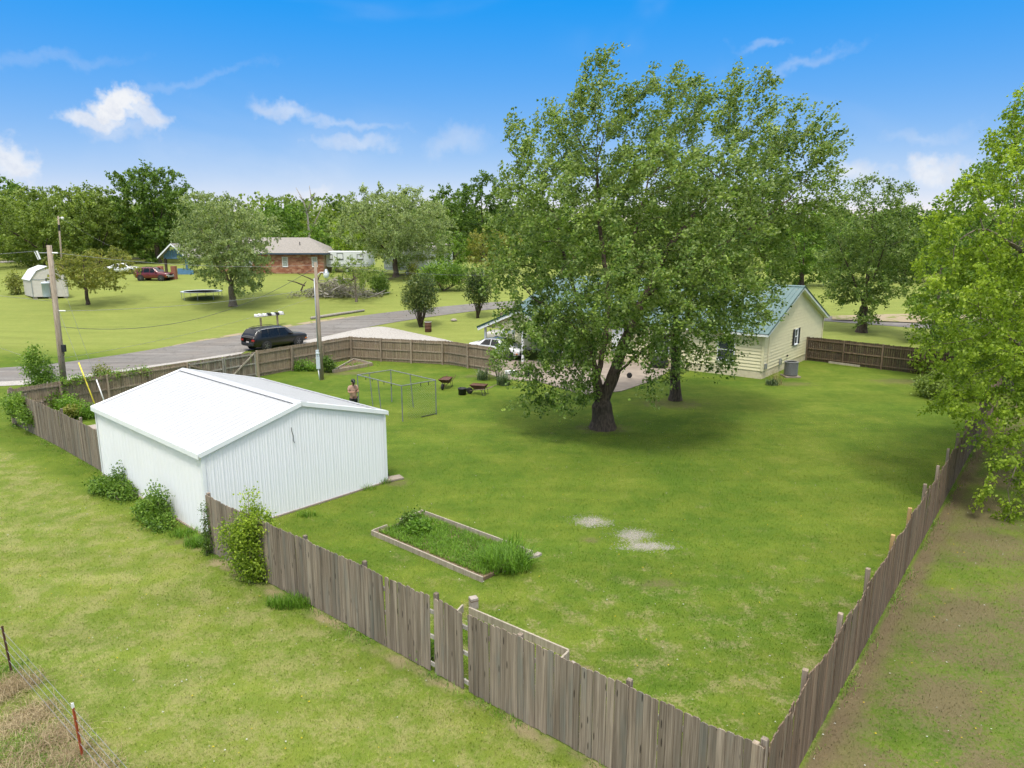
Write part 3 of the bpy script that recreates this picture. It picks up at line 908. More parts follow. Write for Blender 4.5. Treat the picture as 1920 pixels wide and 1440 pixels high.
def fence(name, label, pts, posts_side, picket='picket', rail='rail', height=1.75, ear=True, gaps=(), scallop=0.0, rails=(.25, .92, 1.58), post_top=.06,
          single=True, spacing=2.44, post_mats=None, hfun=None, lean=0.006, group=None, skip=None, post_w=.095):
    """pts: ground line; posts_side: +1 posts and rails on the left of the walking direction, -1 on the right"""
    pts = [np.asarray(p[:2], float) for p in pts]
    th = thing(name, label, 'fence', (*pts[0], float(terr(*pts[0]))), group=group)
    base = np.array(th.location)
    seglen = [np.linalg.norm(b_ - a_) for a_, b_ in zip(pts, pts[1:])]
    tot = sum(seglen)

    def at(s):
        for a_, b_, l in zip(pts, pts[1:], seglen):
            if s <= l + 1e-6 or b_ is pts[-1]:
                d = (b_ - a_) / l
                return a_ + d * s, d
            s -= l
    npost = max(2, int(round(tot / spacing)) + 1)
    sp = tot / (npost - 1)
    hh = hfun or (lambda s: height - scallop * math.sin(math.pi * ((s / sp) % 1.0)))
    posts = [k * sp for k in range(npost)]
    for k, s in enumerate(posts):
        p, d = at(min(s, tot - 1e-4)); n = np.array([-d[1], d[0]]) * posts_side
        c = p + n * (.017 + .04 + post_w / 2)
        z = float(terr(*c)); top = hh(s) + post_top + rng.uniform(-.02, .04)
        mt = M[(post_mats or {}).get(k, 'picket' if rail == 'rail_grey' else rail)]
        m_ = MB().box(-post_w / 2, post_w / 2, -post_w / 2, post_w / 2, -.1, top).mesh('post', mt)
        o = link('post', m_, th, np.array([*c, z]) - base, (rng.normal() * .012, rng.normal() * .012, math.atan2(d[1], d[0]) + rng.normal() * .05))
        bevel(o, .008, 1)
    corners = list(np.cumsum(seglen)[:-1])
    for a_, b_ in zip(posts, posts[1:]):
        if skip and skip((a_ + b_) / 2): continue
        cuts = [a_] + [c_ for c_ in corners if a_ + .05 < c_ < b_ - .05] + [b_]
        for zr in rails:
            zr = zr * (height / 1.75)
            for s0, s1 in zip(cuts, cuts[1:]):
                p, d = at(s0 + 1e-3); q, _d = at(s1 - 1e-3)
                n = np.array([-d[1], d[0]]) * posts_side
                o1 = p + n * (.010 + .02); o2 = q + n * (.010 + .02)
                z1 = float(terr(*p)) + zr + rng.normal() * .006; z2 = float(terr(*q)) + zr + rng.normal() * .006
                MB().bar((*o1, z1), (*o2, z2), .038, .085).build('rail', M[rail], th)
    s = .07
    allp = MB()
    k = 0
    while s < tot - .03:
        p, d = at(s)
        if not any(a_ <= s <= b_ for a_, b_ in gaps) and not (skip and skip(s)):
            h = hh(s) + rng.normal() * .010
            rz = math.atan2(d[1], d[0])
            lx, ly = rng.normal() * lean, rng.normal() * lean
            z0 = float(terr(*p)) + .02 + abs(rng.normal()) * .012
            off = np.array([-d[1], d[0]]) * rng.normal() * .003
            if single:
                link('picket', picket_mesh(picket, ear, int(rng.integers(4))), th, np.array([*(p + off), z0]) - base, (ly, lx, rz), (1, 1, h))
            else:
                e1 = np.array([*d, 0]); e2 = np.array([-d[1], d[0], 0])
                o_ = np.array([*(p + off), z0])
                wd = .134
                ps = [o_ - e1 * wd / 2, o_ + e1 * wd / 2, o_ + e1 * wd / 2 + UP * (h - .03), o_ + e1 * (wd / 2 - .03) + UP * h, o_ - e1 * (wd / 2 - .03) + UP * h, o_ - e1 * wd / 2 + UP * (h - .03)]
                allp.prism([q - e2 * .008 + e1 * lx * 0 for q in ps], e2 * .017)
        s += .1405 + abs(rng.normal()) * .003
        k += 1
    if not single:
        o = allp.build('pickets', M[picket], th)
        tag(o, kind='stuff')
    return th


SHED_C = SC[:2] + SA[:2] * .15 - SB[:2] * .25
fr_end = np.array([-8.95, 19.62])
fr_line = [FC, FC + (fr_end - FC) * .33, FC + (fr_end - FC) * .66 + np.array([.02, .04]), fr_end]
fence_len = np.linalg.norm(fr_end - FC)


def s_at_px(px, py, z):
    d = ray(px, py); t = (z - CAMH) / d[2]
    return float(np.dot(d[:2] * t - FC, (fr_end - FC) / fence_len))


g1 = (s_at_px(806, 1140, 1.6), s_at_px(799, 1135, 1.6)); g2 = (s_at_px(872, 1175, 1.6), s_at_px(858, 1168, 1.6))
fence('picket_fence', 'weathered grey picket fence in front with two gaps showing pale rails', fr_line, -1, 'picket', 'rail_grey', 1.78,
      gaps=(g1, g2), scallop=.03, rails=(.2, .85, 1.42), post_top=.05, lean=.005)
side_end = np.array([27.2, 38.4])
side_end = FC + S_DIR * 38.0
fence('picket_fence', 'brown picket fence with scalloped top running back along the right side of the yard', [FC, FC + S_DIR * 20, side_end], 1, 'picket_brown', 'rail', 1.74,
      scallop=.13, rails=(.2, .85, 1.42), post_top=.07, post_mats={4: 'new_post', 5: 'new_post'}, lean=.006, ear=False)
LC = TP(24, 794)[:2]
lf_end = SC[:2] + SB[:2] * (SL + .1) + SA[:2] * .05
fence('picket_fence', 'grey picket fence running from the shed to the left corner under a vine', [LC, (LC + lf_end) / 2 + np.array([.05, .05]), lf_end], 1, 'picket', 'rail_grey', 1.72,
      scallop=.04, post_top=.10, ear=False)
BC = TP(658, 674)[:2]
bdir = (BC - LC) / np.linalg.norm(BC - LC)
blen = np.linalg.norm(BC - LC)
ga = np.dot(TP(349, 731)[:2] - LC, bdir); gb = np.dot(TP(483, 707)[:2] - LC, bdir)
fence('picket_fence', 'long brown fence along the road behind the shed with rails facing in', [LC, LC + bdir * ga], -1, 'picket_tan', 'rail', 1.72, single=False, post_top=.0)
fence('picket_fence', 'brown fence between the open gate and the far corner behind the light pole', [LC + bdir * gb, BC], -1, 'picket_tan', 'rail', 1.72, single=False, post_top=.03, post_w=.12)
FE = TP(928, 698)[:2]; FM = TP(841, 684)[:2]
fence('picket_fence', 'light brown fence across the back of the yard ending by the white cars', [BC + np.array([.1, .0]), FM, FE], -1, 'picket_tan', 'rail', 1.70, single=False, post_top=.03, post_w=.12)
B0 = np.array([21.77, 52.16]); B1 = TP(1735, 703)[:2]
bd2 = (B1 - B0) / np.linalg.norm(B1 - B0)
fence('picket_fence', 'dark brown fence joining the cream house to the trees on the right', [B0 + bd2 * .15, B1, B1 + bd2 * 5.0], -1, 'picket_dark', 'picket_brown', 1.74, single=False, post_top=.04)

# double gate in the road fence
for nm, lab, s0, s1, hinge in (('gate', 'left leaf of the wooden gate behind the shed ridge', ga + .08, (ga + gb) / 2 - .02, 0), ('gate', 'right leaf of the wooden gate with a long pale diagonal brace', (ga + gb) / 2 + .02, gb - .1, 1)):
    p0_ = LC + bdir * s0; p1_ = LC + bdir * s1
    gt = thing(nm, lab, 'gate', (*p0_, float(terr(*p0_))))
    nin = np.array([bdir[1], -bdir[0]])
    zt = float(terr(*p0_))
    for zr in (.25, .95, 1.55):
        MB().bar((*(p0_ + nin * .03), zt + zr), (*(p1_ + nin * .03), zt + zr), .038, .085).build('rail', M['rail_grey'], gt)
    a_, b_ = (p0_, p1_) if hinge == 0 else (p1_, p0_)
    if hinge == 1:
        m0, m1 = p0_ + (p1_ - p0_) * .05, p1_
        MB().bar((*(m0 + nin * .07), zt + .12), (*(m1 + nin * .07), zt + 1.68), .04, .09).build('brace', M['board_pale'], gt)
    else:
        MB().bar((*(p0_ + nin * .07), zt + 1.55), (*(p1_ + nin * .07), zt + .6), .04, .09).build('brace', M['rail'], gt)
    for e_ in (p0_, p1_):
        MB().bar((*(e_ + nin * .07 + (p0_ + p1_ - 2 * e_) * .02), zt + .12), (*(e_ + nin * .07 + (p0_ + p1_ - 2 * e_) * .02), zt + 1.66), .09, .04, up=(*nin, 0)).build('stile', M['rail_grey'], gt)
    s = s0 + .07
    while s < s1 - .05:
        p = LC + bdir * s
        link('picket', picket_mesh('picket', True, int(rng.integers(4))), gt, np.array([*p, zt + .06]) - np.array(gt.location), (rng.normal() * .006, rng.normal() * .006, math.atan2(bdir[1], bdir[0])), (1, 1, 1.66 + rng.normal() * .01))
        s += .142
# ------------------------------------------------------------------ trees
def lumps_points(lumps, n, r):
    """random points inside a set of ellipsoids (centre, radii), denser towards the outside"""
    lumps = np.array(lumps, float)
    vol = (lumps[:, 3] * lumps[:, 4] * lumps[:, 5]) ** .8
    which = r.choice(len(lumps), n, p=vol / vol.sum())
    d = r.normal(size=(n, 3)); d /= np.linalg.norm(d, axis=1, keepdims=True)
    rad = r.random(n) ** (1 / 2.6)
    L = lumps[which]
    return L[:, :3] + d * rad[:, None] * L[:, 3:]


def colonise(att, limbs, seg, di=7.0, dk=None, trop=(0, 0, 0.12), iters=160, r=rng):
    """limbs: list of polylines (first one starts at the base). returns nodes, parents"""
    nodes = []; par = []
    for li, pl in enumerate(limbs):
        pl = [np.asarray(p, float) for p in pl]
        if li == 0:
            nodes.append(pl[0]); par.append(-1); last = 0
        else:
            last = int(np.argmin([np.linalg.norm(q - pl[0]) for q in nodes]))
        for a, b in zip(pl, pl[1:]):
            n = max(1, int(round(np.linalg.norm(b - a) / seg)))
            for k in range(1, n + 1):
                nodes.append(a + (b - a) * k / n + (r.normal(size=3) * seg * .06 if k < n else 0)); par.append(last); last = len(nodes) - 1
    nodes = np.array(nodes); par = list(par)
    dk = dk or seg * 1.6
    trop = np.asarray(trop, float)
    diff = att[:, None, :] - nodes[None, :, :]
    dd = np.linalg.norm(diff, axis=2)
    near = dd.argmin(1); dist = dd.min(1)
    nch = {}
    allow = np.ones(len(att), bool)
    for it in range(iters):
        act = allow & (dist > dk)
        if it > 4: act &= dist < di
        if not act.any(): break
        ids = near[act]
        vec = att[act] - nodes[ids]
        vec /= np.linalg.norm(vec, axis=1, keepdims=True)
        uq, inv = np.unique(ids, return_inverse=True)
        s = np.zeros((len(uq), 3)); np.add.at(s, inv, vec)
        s /= np.linalg.norm(s, axis=1, keepdims=True) + 1e-9
        s += trop + r.normal(size=s.shape) * .13
        s /= np.linalg.norm(s, axis=1, keepdims=True) + 1e-9
        newp = []; newpar = []
        for q, i in enumerate(uq):
            c = nch.get(i, 0)
            if c >= 3:
                allow[act.nonzero()[0][inv == q]] = False
                continue
            nch[i] = c + 1
            newp.append(nodes[i] + s[q] * seg); newpar.append(int(i))
        if not newp: break
        newp = np.array(newp)
        base = len(nodes)
        nodes = np.concatenate([nodes, newp]); par += newpar
        d2 = np.linalg.norm(att[:, None, :] - newp[None, :, :], axis=2)
        m = d2.min(1); am = d2.argmin(1)
        up = m < dist
        dist[up] = m[up]; near[up] = base + am[up]
    return nodes, np.array(par)


def radii(nodes, par, tip, expo=2.4, rmax=None):
    n = len(nodes)
    acc = np.zeros(n)
    cnt = np.zeros(n, int)
    for i in range(n - 1, 0, -1):
        if acc[i] == 0: acc[i] = tip ** expo; cnt[i] = 1
        acc[par[i]] += acc[i]; cnt[par[i]] += cnt[i]
    r_ = acc ** (1 / expo)
    if rmax: r_ *= np.where(r_ > tip * 2, np.interp(r_, [tip * 2, r_.max()], [1, rmax / r_.max()]), 1)
    return r_, cnt


def branch_mesh(name, nodes, par, rr, mat, kmin=3, flare=0.5, rmin=0.0):
    V = []; F = []
    n = len(nodes)
    ref = np.array([0.31, 0.93, 0.17])
    child = np.arange(1, n)
    child = child[rr[1:] > rmin]
    p = par[child]
    d = nodes[child] - nodes[p]; d /= np.linalg.norm(d, axis=1, keepdims=True) + 1e-9
    # a branch that is not the thickest child starts with its own radius
    thick = {}
    for c_, p_ in zip(child, p):
        if p_ not in thick or rr[c_] > rr[thick[p_]]: thick[p_] = c_
    cont = np.array([thick[p_] == c_ for c_, p_ in zip(child, p)])
    rs = np.where(cont, rr[p], np.minimum(rr[p], rr[child] * 1.15)); re = rr[child]
    h0 = nodes[0][2]
    fl = lambda z: 1 + flare * np.exp(-(z - h0) / .35) + .12 * np.exp(-(z - h0) / 1.2)
    rs = rs * fl(nodes[p][:, 2]); re = re * fl(nodes[child][:, 2])
    off = 0
    pd = {int(c_): d[i] for i, c_ in enumerate(child)}
    dst = np.array([pd.get(int(p_), d[i]) if cont[i] else d[i] for i, p_ in enumerate(p)])
    for lo, hi, k in ((0.05, 99, 9), (0.016, 0.05, 5), (0, 0.016, kmin)):
        m = (rs > lo) & (rs <= hi)
        if not m.any(): continue
        A, B = nodes[p[m]], nodes[child[m]]
        def ring(C, D, rad):
            e1 = np.cross(D, ref); e1 /= np.linalg.norm(e1, axis=1, keepdims=True) + 1e-9
            e2 = np.cross(D, e1)
            t = np.arange(k) * 2 * math.pi / k
            return C[:, None, :] + rad[:, None, None] * (np.cos(t)[None, :, None] * e1[:, None, :] + np.sin(t)[None, :, None] * e2[:, None, :])
        r0 = ring(A, dst[m], rs[m]); r1 = ring(B, d[m], re[m])
        mm = int(m.sum())
        V.append(np.concatenate([r0, r1], 1).reshape(-1, 3))
        b0 = off + np.arange(mm)[:, None] * 2 * k
        j = np.arange(k)[None, :]; j2 = (j + 1) % k
        F.append(np.stack([b0 + j, b0 + j2, b0 + j2 + k, b0 + j + k], -1).reshape(-1, 4))
        off += mm * 2 * k
    return mesh_np(name, np.concatenate(V), np.concatenate(F), mat, True)


def leaf_mesh(name, nodes, par, cnt, mat, twigs=3, per=9, tlen=.6, size=.13, wind=(0, 0, 0), droop=.35, maxcnt=3, spread=.8, r=rng, aspect=.8, pick=None, wig=.12, windgrad=None, drop=0.0):
    n = len(nodes)
    sel = np.nonzero((cnt <= maxcnt) & (par >= 0))[0]
    if drop: sel = sel[r.random(len(sel)) > drop]
    if pick is not None: sel = sel[pick(nodes[sel])]
    d = nodes[sel] - nodes[par[sel]]; d /= np.linalg.norm(d, axis=1, keepdims=True) + 1e-9
    P = np.repeat(nodes[sel], twigs, 0); D = np.repeat(d, twigs, 0)
    wind = np.asarray(wind, float)
    if windgrad is not None:                       # stronger wind in the upper crown
        z0, z1, wt = windgrad
        g_ = np.clip((P[:, 2] - z0) / (z1 - z0), 0, 1)[:, None]
        wind = wind * (1 - g_) + np.asarray(wt, float) * g_
    td = D * .7 + r.normal(size=P.shape) * spread + wind
    td /= np.linalg.norm(td, axis=1, keepdims=True)
    tl = tlen * r.uniform(.45, 1.15, len(P))
    sh = np.repeat(r.normal(0, .17, len(P)), per)                          # each spray has its own tone
    P = np.repeat(P, per, 0); TD = np.repeat(td, per, 0); TL = np.repeat(tl, per)
    tt = r.uniform(.05, 1.05, len(P))
    pos = P + TD * (TL * tt)[:, None] + r.normal(size=P.shape) * wig * tlen + np.array([0, 0, -1.0]) * (droop * .35 * TL * tt * tt)[:, None]
    if np.ndim(wind) == 2: wind = np.repeat(wind, per, 0)
    ax = TD * .5 + r.normal(size=P.shape) * .75 + wind * .9 + np.array([0, 0, -droop])
    ax /= np.linalg.norm(ax, axis=1, keepdims=True)
    nr = r.normal(size=P.shape) * .8 + np.array([0, 0, .8])
    sd = np.cross(ax, nr); sd /= np.linalg.norm(sd, axis=1, keepdims=True) + 1e-9
    nn = np.cross(sd, ax)
    l = size * r.uniform(.65, 1.3, len(P)); wdt = l * aspect * r.uniform(.75, 1.15, len(P))
    bend = (r.uniform(-.05, .28, len(P)) * l)[:, None]
    a = pos; b = pos + ax * (l * .45)[:, None] + sd * (wdt / 2)[:, None] + nn * bend
    c = pos + ax * l[:, None] - nn * bend * .8; e = pos + ax * (l * .45)[:, None] - sd * (wdt / 2)[:, None] + nn * bend
    V = np.stack([a, b, c, e], 1).reshape(-1, 3)
    rn = np.clip(r.beta(2.2, 2.2, len(P)) + sh, 0, 1)
    return mesh_np(name, V, np.arange(len(V)).reshape(-1, 4), mat, False, np.repeat(rn, 4))


def make_tree(name, label, base, lumps, limbs, natt, seg, leafm, barkm, tip=.006, trunk_r=None, leaf=None, seed=1, cat='tree', group=None, di=7.0, trop=(0, 0, .12), flare=.5, expo=2.4, crown='crown', rmin=0.0, loc=True):
    r = np.random.default_rng(seed)
    att = lumps_points(lumps, natt, r)
    nodes, par = colonise(att, limbs, seg, di=di, trop=trop, r=r)
    rr, cnt = radii(nodes, par, tip, expo, trunk_r)
    base = np.asarray(base, float)
    nl = nodes - base
    th = thing(name, label, cat, base, group=group)
    link('trunk', branch_mesh('trunk', nl, par, rr, M[barkm], flare=flare, rmin=rmin), th)
    link(crown, leaf_mesh('crown', nl, par, cnt, leafm, r=r, **(leaf or {})), th)
    return th


# the big maple in the yard: crown outline read from the photograph at the trunk's distance, depth made up
MB0 = MAPLE.copy()
PXM = MB0[1] / FPX / math.cos(PITCH)      # metres per photo pixel there (roughly)


def crown_px(list_px, Y0, seed, mirror=True, dr=.95, jitter=2.0):
    r = np.random.default_rng(seed)
    out = []
    for q in list_px:
        cx, cy, rx, ry = q[:4]
        yo = q[4] if len(q) > 4 else r.normal() * jitter
        Y = Y0 + yo
        c = AT(cx, Y, cy)
        k = Y / FPX
        out.append((c[0], c[1], c[2], rx * k, rx * k * dr, ry * k))
    return out


PL = [((1075, 210), (1128, 92)), ((1050, 250), (1085, 165)), ((1185, 220), (1205, 135)), ((1215, 210), (1265, 122)), ((1300, 220), (1310, 160)), ((1335, 215), (1398, 118)), ((1400, 230), (1445, 175)), ((1450, 260), (1495, 195)),
      ((1490, 280), (1548, 212)), ((1535, 310), (1588, 268)), ((1530, 350), (1580, 325)), ((960, 300), (938, 215)), ((1000, 270), (985, 205)), ((935, 400), (905, 340)), ((1270, 230), (1290, 150)), ((915, 460), (888, 420)), ((1150, 240), (1160, 150))]
PLUMES = []
for i_, ((xa_, ya_), (xb__, yb__)) in enumerate(PL):
    for t_ in np.linspace(0, 1, 6):
        PLUMES.append((xa_ + (xb__ - xa_) * t_, ya_ + (yb__ - ya_) * t_, 19 - 9 * t_, 22 - 8 * t_, ((i_ * 7) % 5 - 2) * .8))
maple_lumps = crown_px([
    (1005, 330, 95, 105, 0), (960, 420, 60, 90, 1), (1112, 200, 46, 105, -.5), (1075, 270, 70, 90, 2), (1195, 250, 60, 95, 1), (1250, 215, 48, 90, 2.5), (1300, 260, 60, 80, -1), (1375, 215, 46, 85, 1),
    (1440, 260, 60, 70, 2), (1505, 295, 70, 75, 0), (1400, 330, 80, 80, -2), (1000, 500, 100, 100, -1), (935, 500, 45, 70, 1), (1060, 420, 100, 100, -3), (1160, 400, 110, 110, 3), (1230, 350, 100, 100, -3.5),
    (1330, 390, 110, 100, -4), (1300, 420, 110, 100, 4), (1450, 400, 90, 85, 1), (1520, 380, 55, 55, -1), (1180, 520, 120, 90, -5), (1200, 500, 120, 90, 5), (1320, 510, 110, 80, -4.5),
    (1400, 480, 90, 75, 2), (1040, 650, 75, 75, -2), (1100, 570, 100, 75, -3.5), (1160, 620, 60, 45, -4.5), (1240, 640, 60, 45, -4.5), (1090, 660, 55, 45, -3.5), (1060, 740, 30, 25, -3), (1205, 730, 22, 35, -4.5), (985, 640, 45, 65, 0), (1000, 715, 42, 55, -1.5), (1270, 620, 70, 60, -4), (1330, 590, 80, 40, -3.5), (1390, 575, 50, 35, -2.5), (1030, 570, 70, 70, -3), (960, 570, 50, 60, -1), (1010, 770, 28, 25, -2), (1250, 560, 80, 60, -5.5), (1040, 620, 60, 60, 2), (1130, 600, 70, 60, 3), (1360, 650, 30, 25, -3)] + PLUMES, MB0[1], 3)
tb = MB0 + np.array([0, 0, -.05])
P_ = lambda px, py, dy=0: AT(px, MB0[1] + dy, py)
maple_limbs = [[tb, P_(1128, 760), P_(1119, 715), P_(1105, 640, -.3), P_(1082, 560, -.6), P_(1055, 470, -.4), P_(1040, 400, 0)],
               [P_(1128, 760), P_(1150, 705), P_(1172, 640, .3), P_(1205, 560, .8), P_(1250, 470, 1.0), P_(1310, 390, 1.2), P_(1360, 320, 1.2)],
               [P_(1119, 715), P_(1135, 640, .8), P_(1140, 540, 1.2), P_(1125, 430, 1.0), P_(1120, 320, .6)],
               [P_(1172, 640, .3), P_(1175, 540, -1.2), P_(1190, 440, -1.6), P_(1215, 340, -1.0)],
               [P_(1205, 560, .8), P_(1290, 500, -.8), P_(1390, 440, -1.2), P_(1460, 390, -.8)],
               [P_(1105, 640, -.3), P_(1050, 590, -1.6), P_(1000, 560, -2.0)],
               [P_(1150, 705), P_(1215, 650, -2.0), P_(1290, 610, -3.2)]]
make_tree('maple_tree', 'big windblown silver maple with forked trunk in the middle of the yard', MB0, maple_lumps, maple_limbs, 4600, .40, L_MAPLE, 'bark', tip=.0075, trunk_r=.46,
          leaf=dict(twigs=2, per=34, tlen=.95, size=.140, wind=(.35, -.05, .0), droop=.28, maxcnt=5, spread=.42, wig=.11, windgrad=(5.0, 12.0, (1.0, -.05, .75)), drop=.20), seed=5, di=6.0, trop=(.13, 0, .12), flare=.45, expo=2.45)
# slimmer tree behind it, by the house
S0 = SECOND.copy()
Q_ = lambda px, py, dy=0: AT(px, S0[1] + dy, py)
sec_lumps = crown_px([(1290, 560, 90, 60, -2), (1250, 560, 60, 60, -1), (1310, 620, 70, 60, -1.5), (1360, 600, 60, 50, -1), (1300, 480, 90, 70, 1), (1240, 450, 70, 60, 0), (1330, 670, 55, 40, -2), (1390, 640, 35, 40, -1), (1255, 690, 40, 40, -1.5), (1345, 545, 70, 45, 0), (1420, 560, 55, 45, -1)], S0[1], 4, jitter=1.0)
make_tree('maple_tree', 'slimmer maple with one straight trunk between the big maple and the cream house', S0, sec_lumps,
          [[S0 - np.array([0, 0, .05]), Q_(1267, 690), Q_(1266, 620), Q_(1272, 540), Q_(1290, 460)], [Q_(1266, 620), Q_(1300, 580, -.5), Q_(1340, 570, -1)]], 900, .4, L_MAPLE, 'bark', tip=.0075, trunk_r=.27,
          leaf=dict(twigs=3, per=8, tlen=.7, size=.155, wind=(.35, 0, .05), droop=.35, maxcnt=4, spread=.65), seed=6, di=5.0, trop=(.08, 0, .06))

# yellow-green tree reaching in from the right edge
RB = np.array([21.2, 25.0, 0.0]); RB[2] = terr(RB[0], RB[1])
E_ = lambda px, py, dy=0: AT(px, RB[1] + dy, py)
right_lumps = crown_px([(1830, 420, 110, 80, -1), (1900, 330, 90, 75, 0), (1990, 260, 130, 110, 1), (1780, 480, 75, 60, 0), (1860, 540, 120, 80, -2), (1980, 500, 170, 130, -1), (1745, 560, 45, 45, .5), (1800, 640, 80, 55, -1), (1900, 660, 110, 75, -2.5),
                        (1860, 740, 95, 45, -2), (1960, 760, 120, 80, -2), (1870, 840, 65, 45, -2.5), (1945, 880, 80, 70, -2.5), (1900, 950, 45, 45, -3), (1990, 620, 160, 140, 3), (2080, 420, 150, 180, 2), (2060, 720, 130, 150, 0), (1885, 1010, 35, 30, -3), (1785, 700, 50, 40, 1), (1760, 640, 40, 40, 1), (1815, 760, 50, 35, 0), (1840, 690, 60, 45, -1), (1850, 800, 45, 30, -2), (1905, 900, 40, 40, -3), (1760, 760, 35, 28, 2), (1870, 930, 40, 40, -3), (1900, 1030, 40, 30, -3.5), (1850, 880, 40, 30, -2.5)], RB[1], 8)
make_tree('yellow_green_tree', 'bright yellow green tree reaching over the side fence from the right edge', RB, right_lumps,
          [[RB - np.array([0, 0, .05]), RB + np.array([0, 0, 2.2]), RB + np.array([-.2, .2, 5]), RB + np.array([.3, .4, 9])],
           [RB + np.array([0, 0, 2.2]), E_(1960, 700, -1), E_(1880, 620, -1.5)], [RB + np.array([-.2, .2, 5]), E_(1930, 480), E_(1850, 430, -.5)], [RB + np.array([-.2, .2, 5]), E_(2080, 500, 1)], [E_(1960, 700, -1), E_(1930, 830, -2)]],
          2900, .4, L_YELLOW, 'bark_grey', tip=.0075, trunk_r=.3, leaf=dict(twigs=3, per=24, tlen=.5, size=.118, wind=(-.05, 0, .05), droop=.75, maxcnt=3, spread=.6, wig=.16), seed=9, di=6.0, trop=(-.06, 0, .05))


# the other single trees, each grown for its own place
def tree_px(label, px, base_y, top_y, wpx, leafm, barkm='bark_grey', Y=None, natt=420, leafs=None, seed=1, lean=0.0, low=.22, name='tree', seg=.6, fork=True, tr=None, group=None, nl=9, xoff=0.0, round_=1.0):
    b = TP(px, base_y) if Y is None else AT(px, Y)
    k = b[1] / FPX
    top = AT(px, b[1], top_y)[2]
    H = top - b[2]
    wd = wpx * k / 2
    r = np.random.default_rng(seed)
    L = []
    for i in range(nl):
        t = (i + .5) / nl
        z = b[2] + H * (low + (1 - low) * t)
        env = math.sin(math.pi * min(1, max(.08, .12 + .80 * t))) ** .6
        a = r.uniform(0, 2 * math.pi)
        ro = wd * env * .50
        rad = wd * env * .60
        for q in range(2 if t < .85 else 1):
            a2 = a + q * math.pi + r.normal() * .5
            L.append((b[0] + xoff * wd + math.cos(a2) * ro + lean * H * t, b[1] + math.sin(a2) * ro, min(z, top - rad * .5), rad, rad, min(max(H * .13, rad * .62), (top - z) * .9 + H * .05)))
    tt = b + np.array([lean * H * .3, 0, H * max(low + .1, .3)])
    limbs = [[b - np.array([0, 0, .05]), b + (tt - b) * .55, tt, b + np.array([lean * H, 0, H * .75])]]
    if fork:
        for a in r.uniform(0, 6.28, 3):
            limbs.append([b + (tt - b) * .6, tt + np.array([math.cos(a) * wd * .35, math.sin(a) * wd * .35, H * .12]), tt + np.array([math.cos(a) * wd * .6, math.sin(a) * wd * .6, H * .3])])
    lf = dict(twigs=3, per=8, tlen=.8, size=.22, wind=(.18, 0, .05), droop=.3, maxcnt=4, spread=.75)
    lf.update(leafs or {})
    return make_tree(name, label, b, L, limbs, natt, seg, leafm, barkm, tip=.009, trunk_r=tr or (H * .022 + .06), leaf=lf, seed=seed, di=8.0, group=group)


tree_px('pale silvery maple on the neighbour lawn beside the trampoline', 437, 574, 356, 195, L_PALE, 'bark_grey', natt=900, seed=21, low=.20, seg=.45, leafs=dict(per=14, size=.21), nl=11)
tree_px('pale green spreading tree with forked trunk in front of the white trailer', 742, 519, 350, 240, L_PALE, 'bark', natt=800, seed=22, low=.24, seg=.55, leafs=dict(per=14, size=.25), nl=10)
tree_px('full green tree standing on the lawn behind the house gable on the right', 1615, 623, 332, 200, L_MAPLE, 'bark', natt=1000, seed=23, low=.13, seg=.45, leafs=dict(per=14, size=.19, wind=(.2, 0, .2)), nl=12)
tree_px('tall dark oak rising highest on the left behind the red car', 304, 482, 304, 165, L_DARK, 'bark', Y=128, natt=700, seed=24, low=.10, seg=.8, leafs=dict(per=14, size=.40, tlen=1.1, wind=(0, 0, .1)), nl=11)
tree_px('wide olive tree at the left above the small barn shed', 95, 490, 346, 250, L_OLIVE, 'bark', Y=118, natt=800, seed=25, low=.10, seg=.8, leafs=dict(per=13, size=.36, tlen=1.1, wind=(0, 0, .05)), nl=9)
tree_px('olive tree left of the tall dark oak', 200, 485, 348, 150, L_OLIVE, 'bark', Y=126, natt=500, seed=26, low=.1, seg=.8, leafs=dict(per=13, size=.38, tlen=1.1), nl=9)
tree_px('bright green tree at the far left edge of the wood', 28, 480, 330, 130, L_BRIGHT, 'bark', Y=150, natt=450, seed=27, low=.1, seg=.9, leafs=dict(per=13, size=.45, tlen=1.3), nl=8)
tree_px('bright green tree behind the brick house roof', 530, 470, 378, 125, L_BRIGHT, 'bark', Y=132, natt=450, seed=28, low=.1, seg=.9, leafs=dict(per=13, size=.42, tlen=1.2), nl=8)
tree_px('small round bright tree right of the brick house ridge', 602, 470, 412, 80, L_BRIGHT, 'bark', Y=122, natt=260, seed=29, low=.05, seg=.8, leafs=dict(per=13, size=.38, tlen=1.0), nl=7)
tree_px('small dark tree on the skyline beside the bare dead tree', 640, 470, 368, 70, L_DARK, 'bark', Y=165, natt=260, seed=30, low=.1, seg=.9, leafs=dict(per=13, size=.48, tlen=1.2), nl=7)
tree_px('dark evergreen tree left of the big maple crown', 850, 470, 344, 105, L_DARK, 'bark', Y=140, natt=420, seed=31, low=.1, seg=.9, leafs=dict(per=13, size=.44, tlen=1.2), nl=8)
tree_px('tall dark green tree half hidden behind the left of the big maple', 905, 480, 318, 110, L_DARK, 'bark', Y=132, natt=420, seed=32, low=.08, seg=.9, leafs=dict(per=13, size=.44, tlen=1.2), nl=9)
tree_px('yellowish bushy tree behind the shrubs by the road', 925, 512, 425, 120, L_RUSTY, 'bark_grey', Y=105, natt=350, seed=33, low=.03, seg=.7, leafs=dict(per=11, size=.30, tlen=.9), nl=7)
tree_px('light green tree between the trailers and the big maple', 845, 508, 430, 95, L_BRIGHT, 'bark_grey', Y=108, natt=300, seed=34, low=.05, seg=.7, leafs=dict(per=11, size=.32, tlen=.9), nl=7)
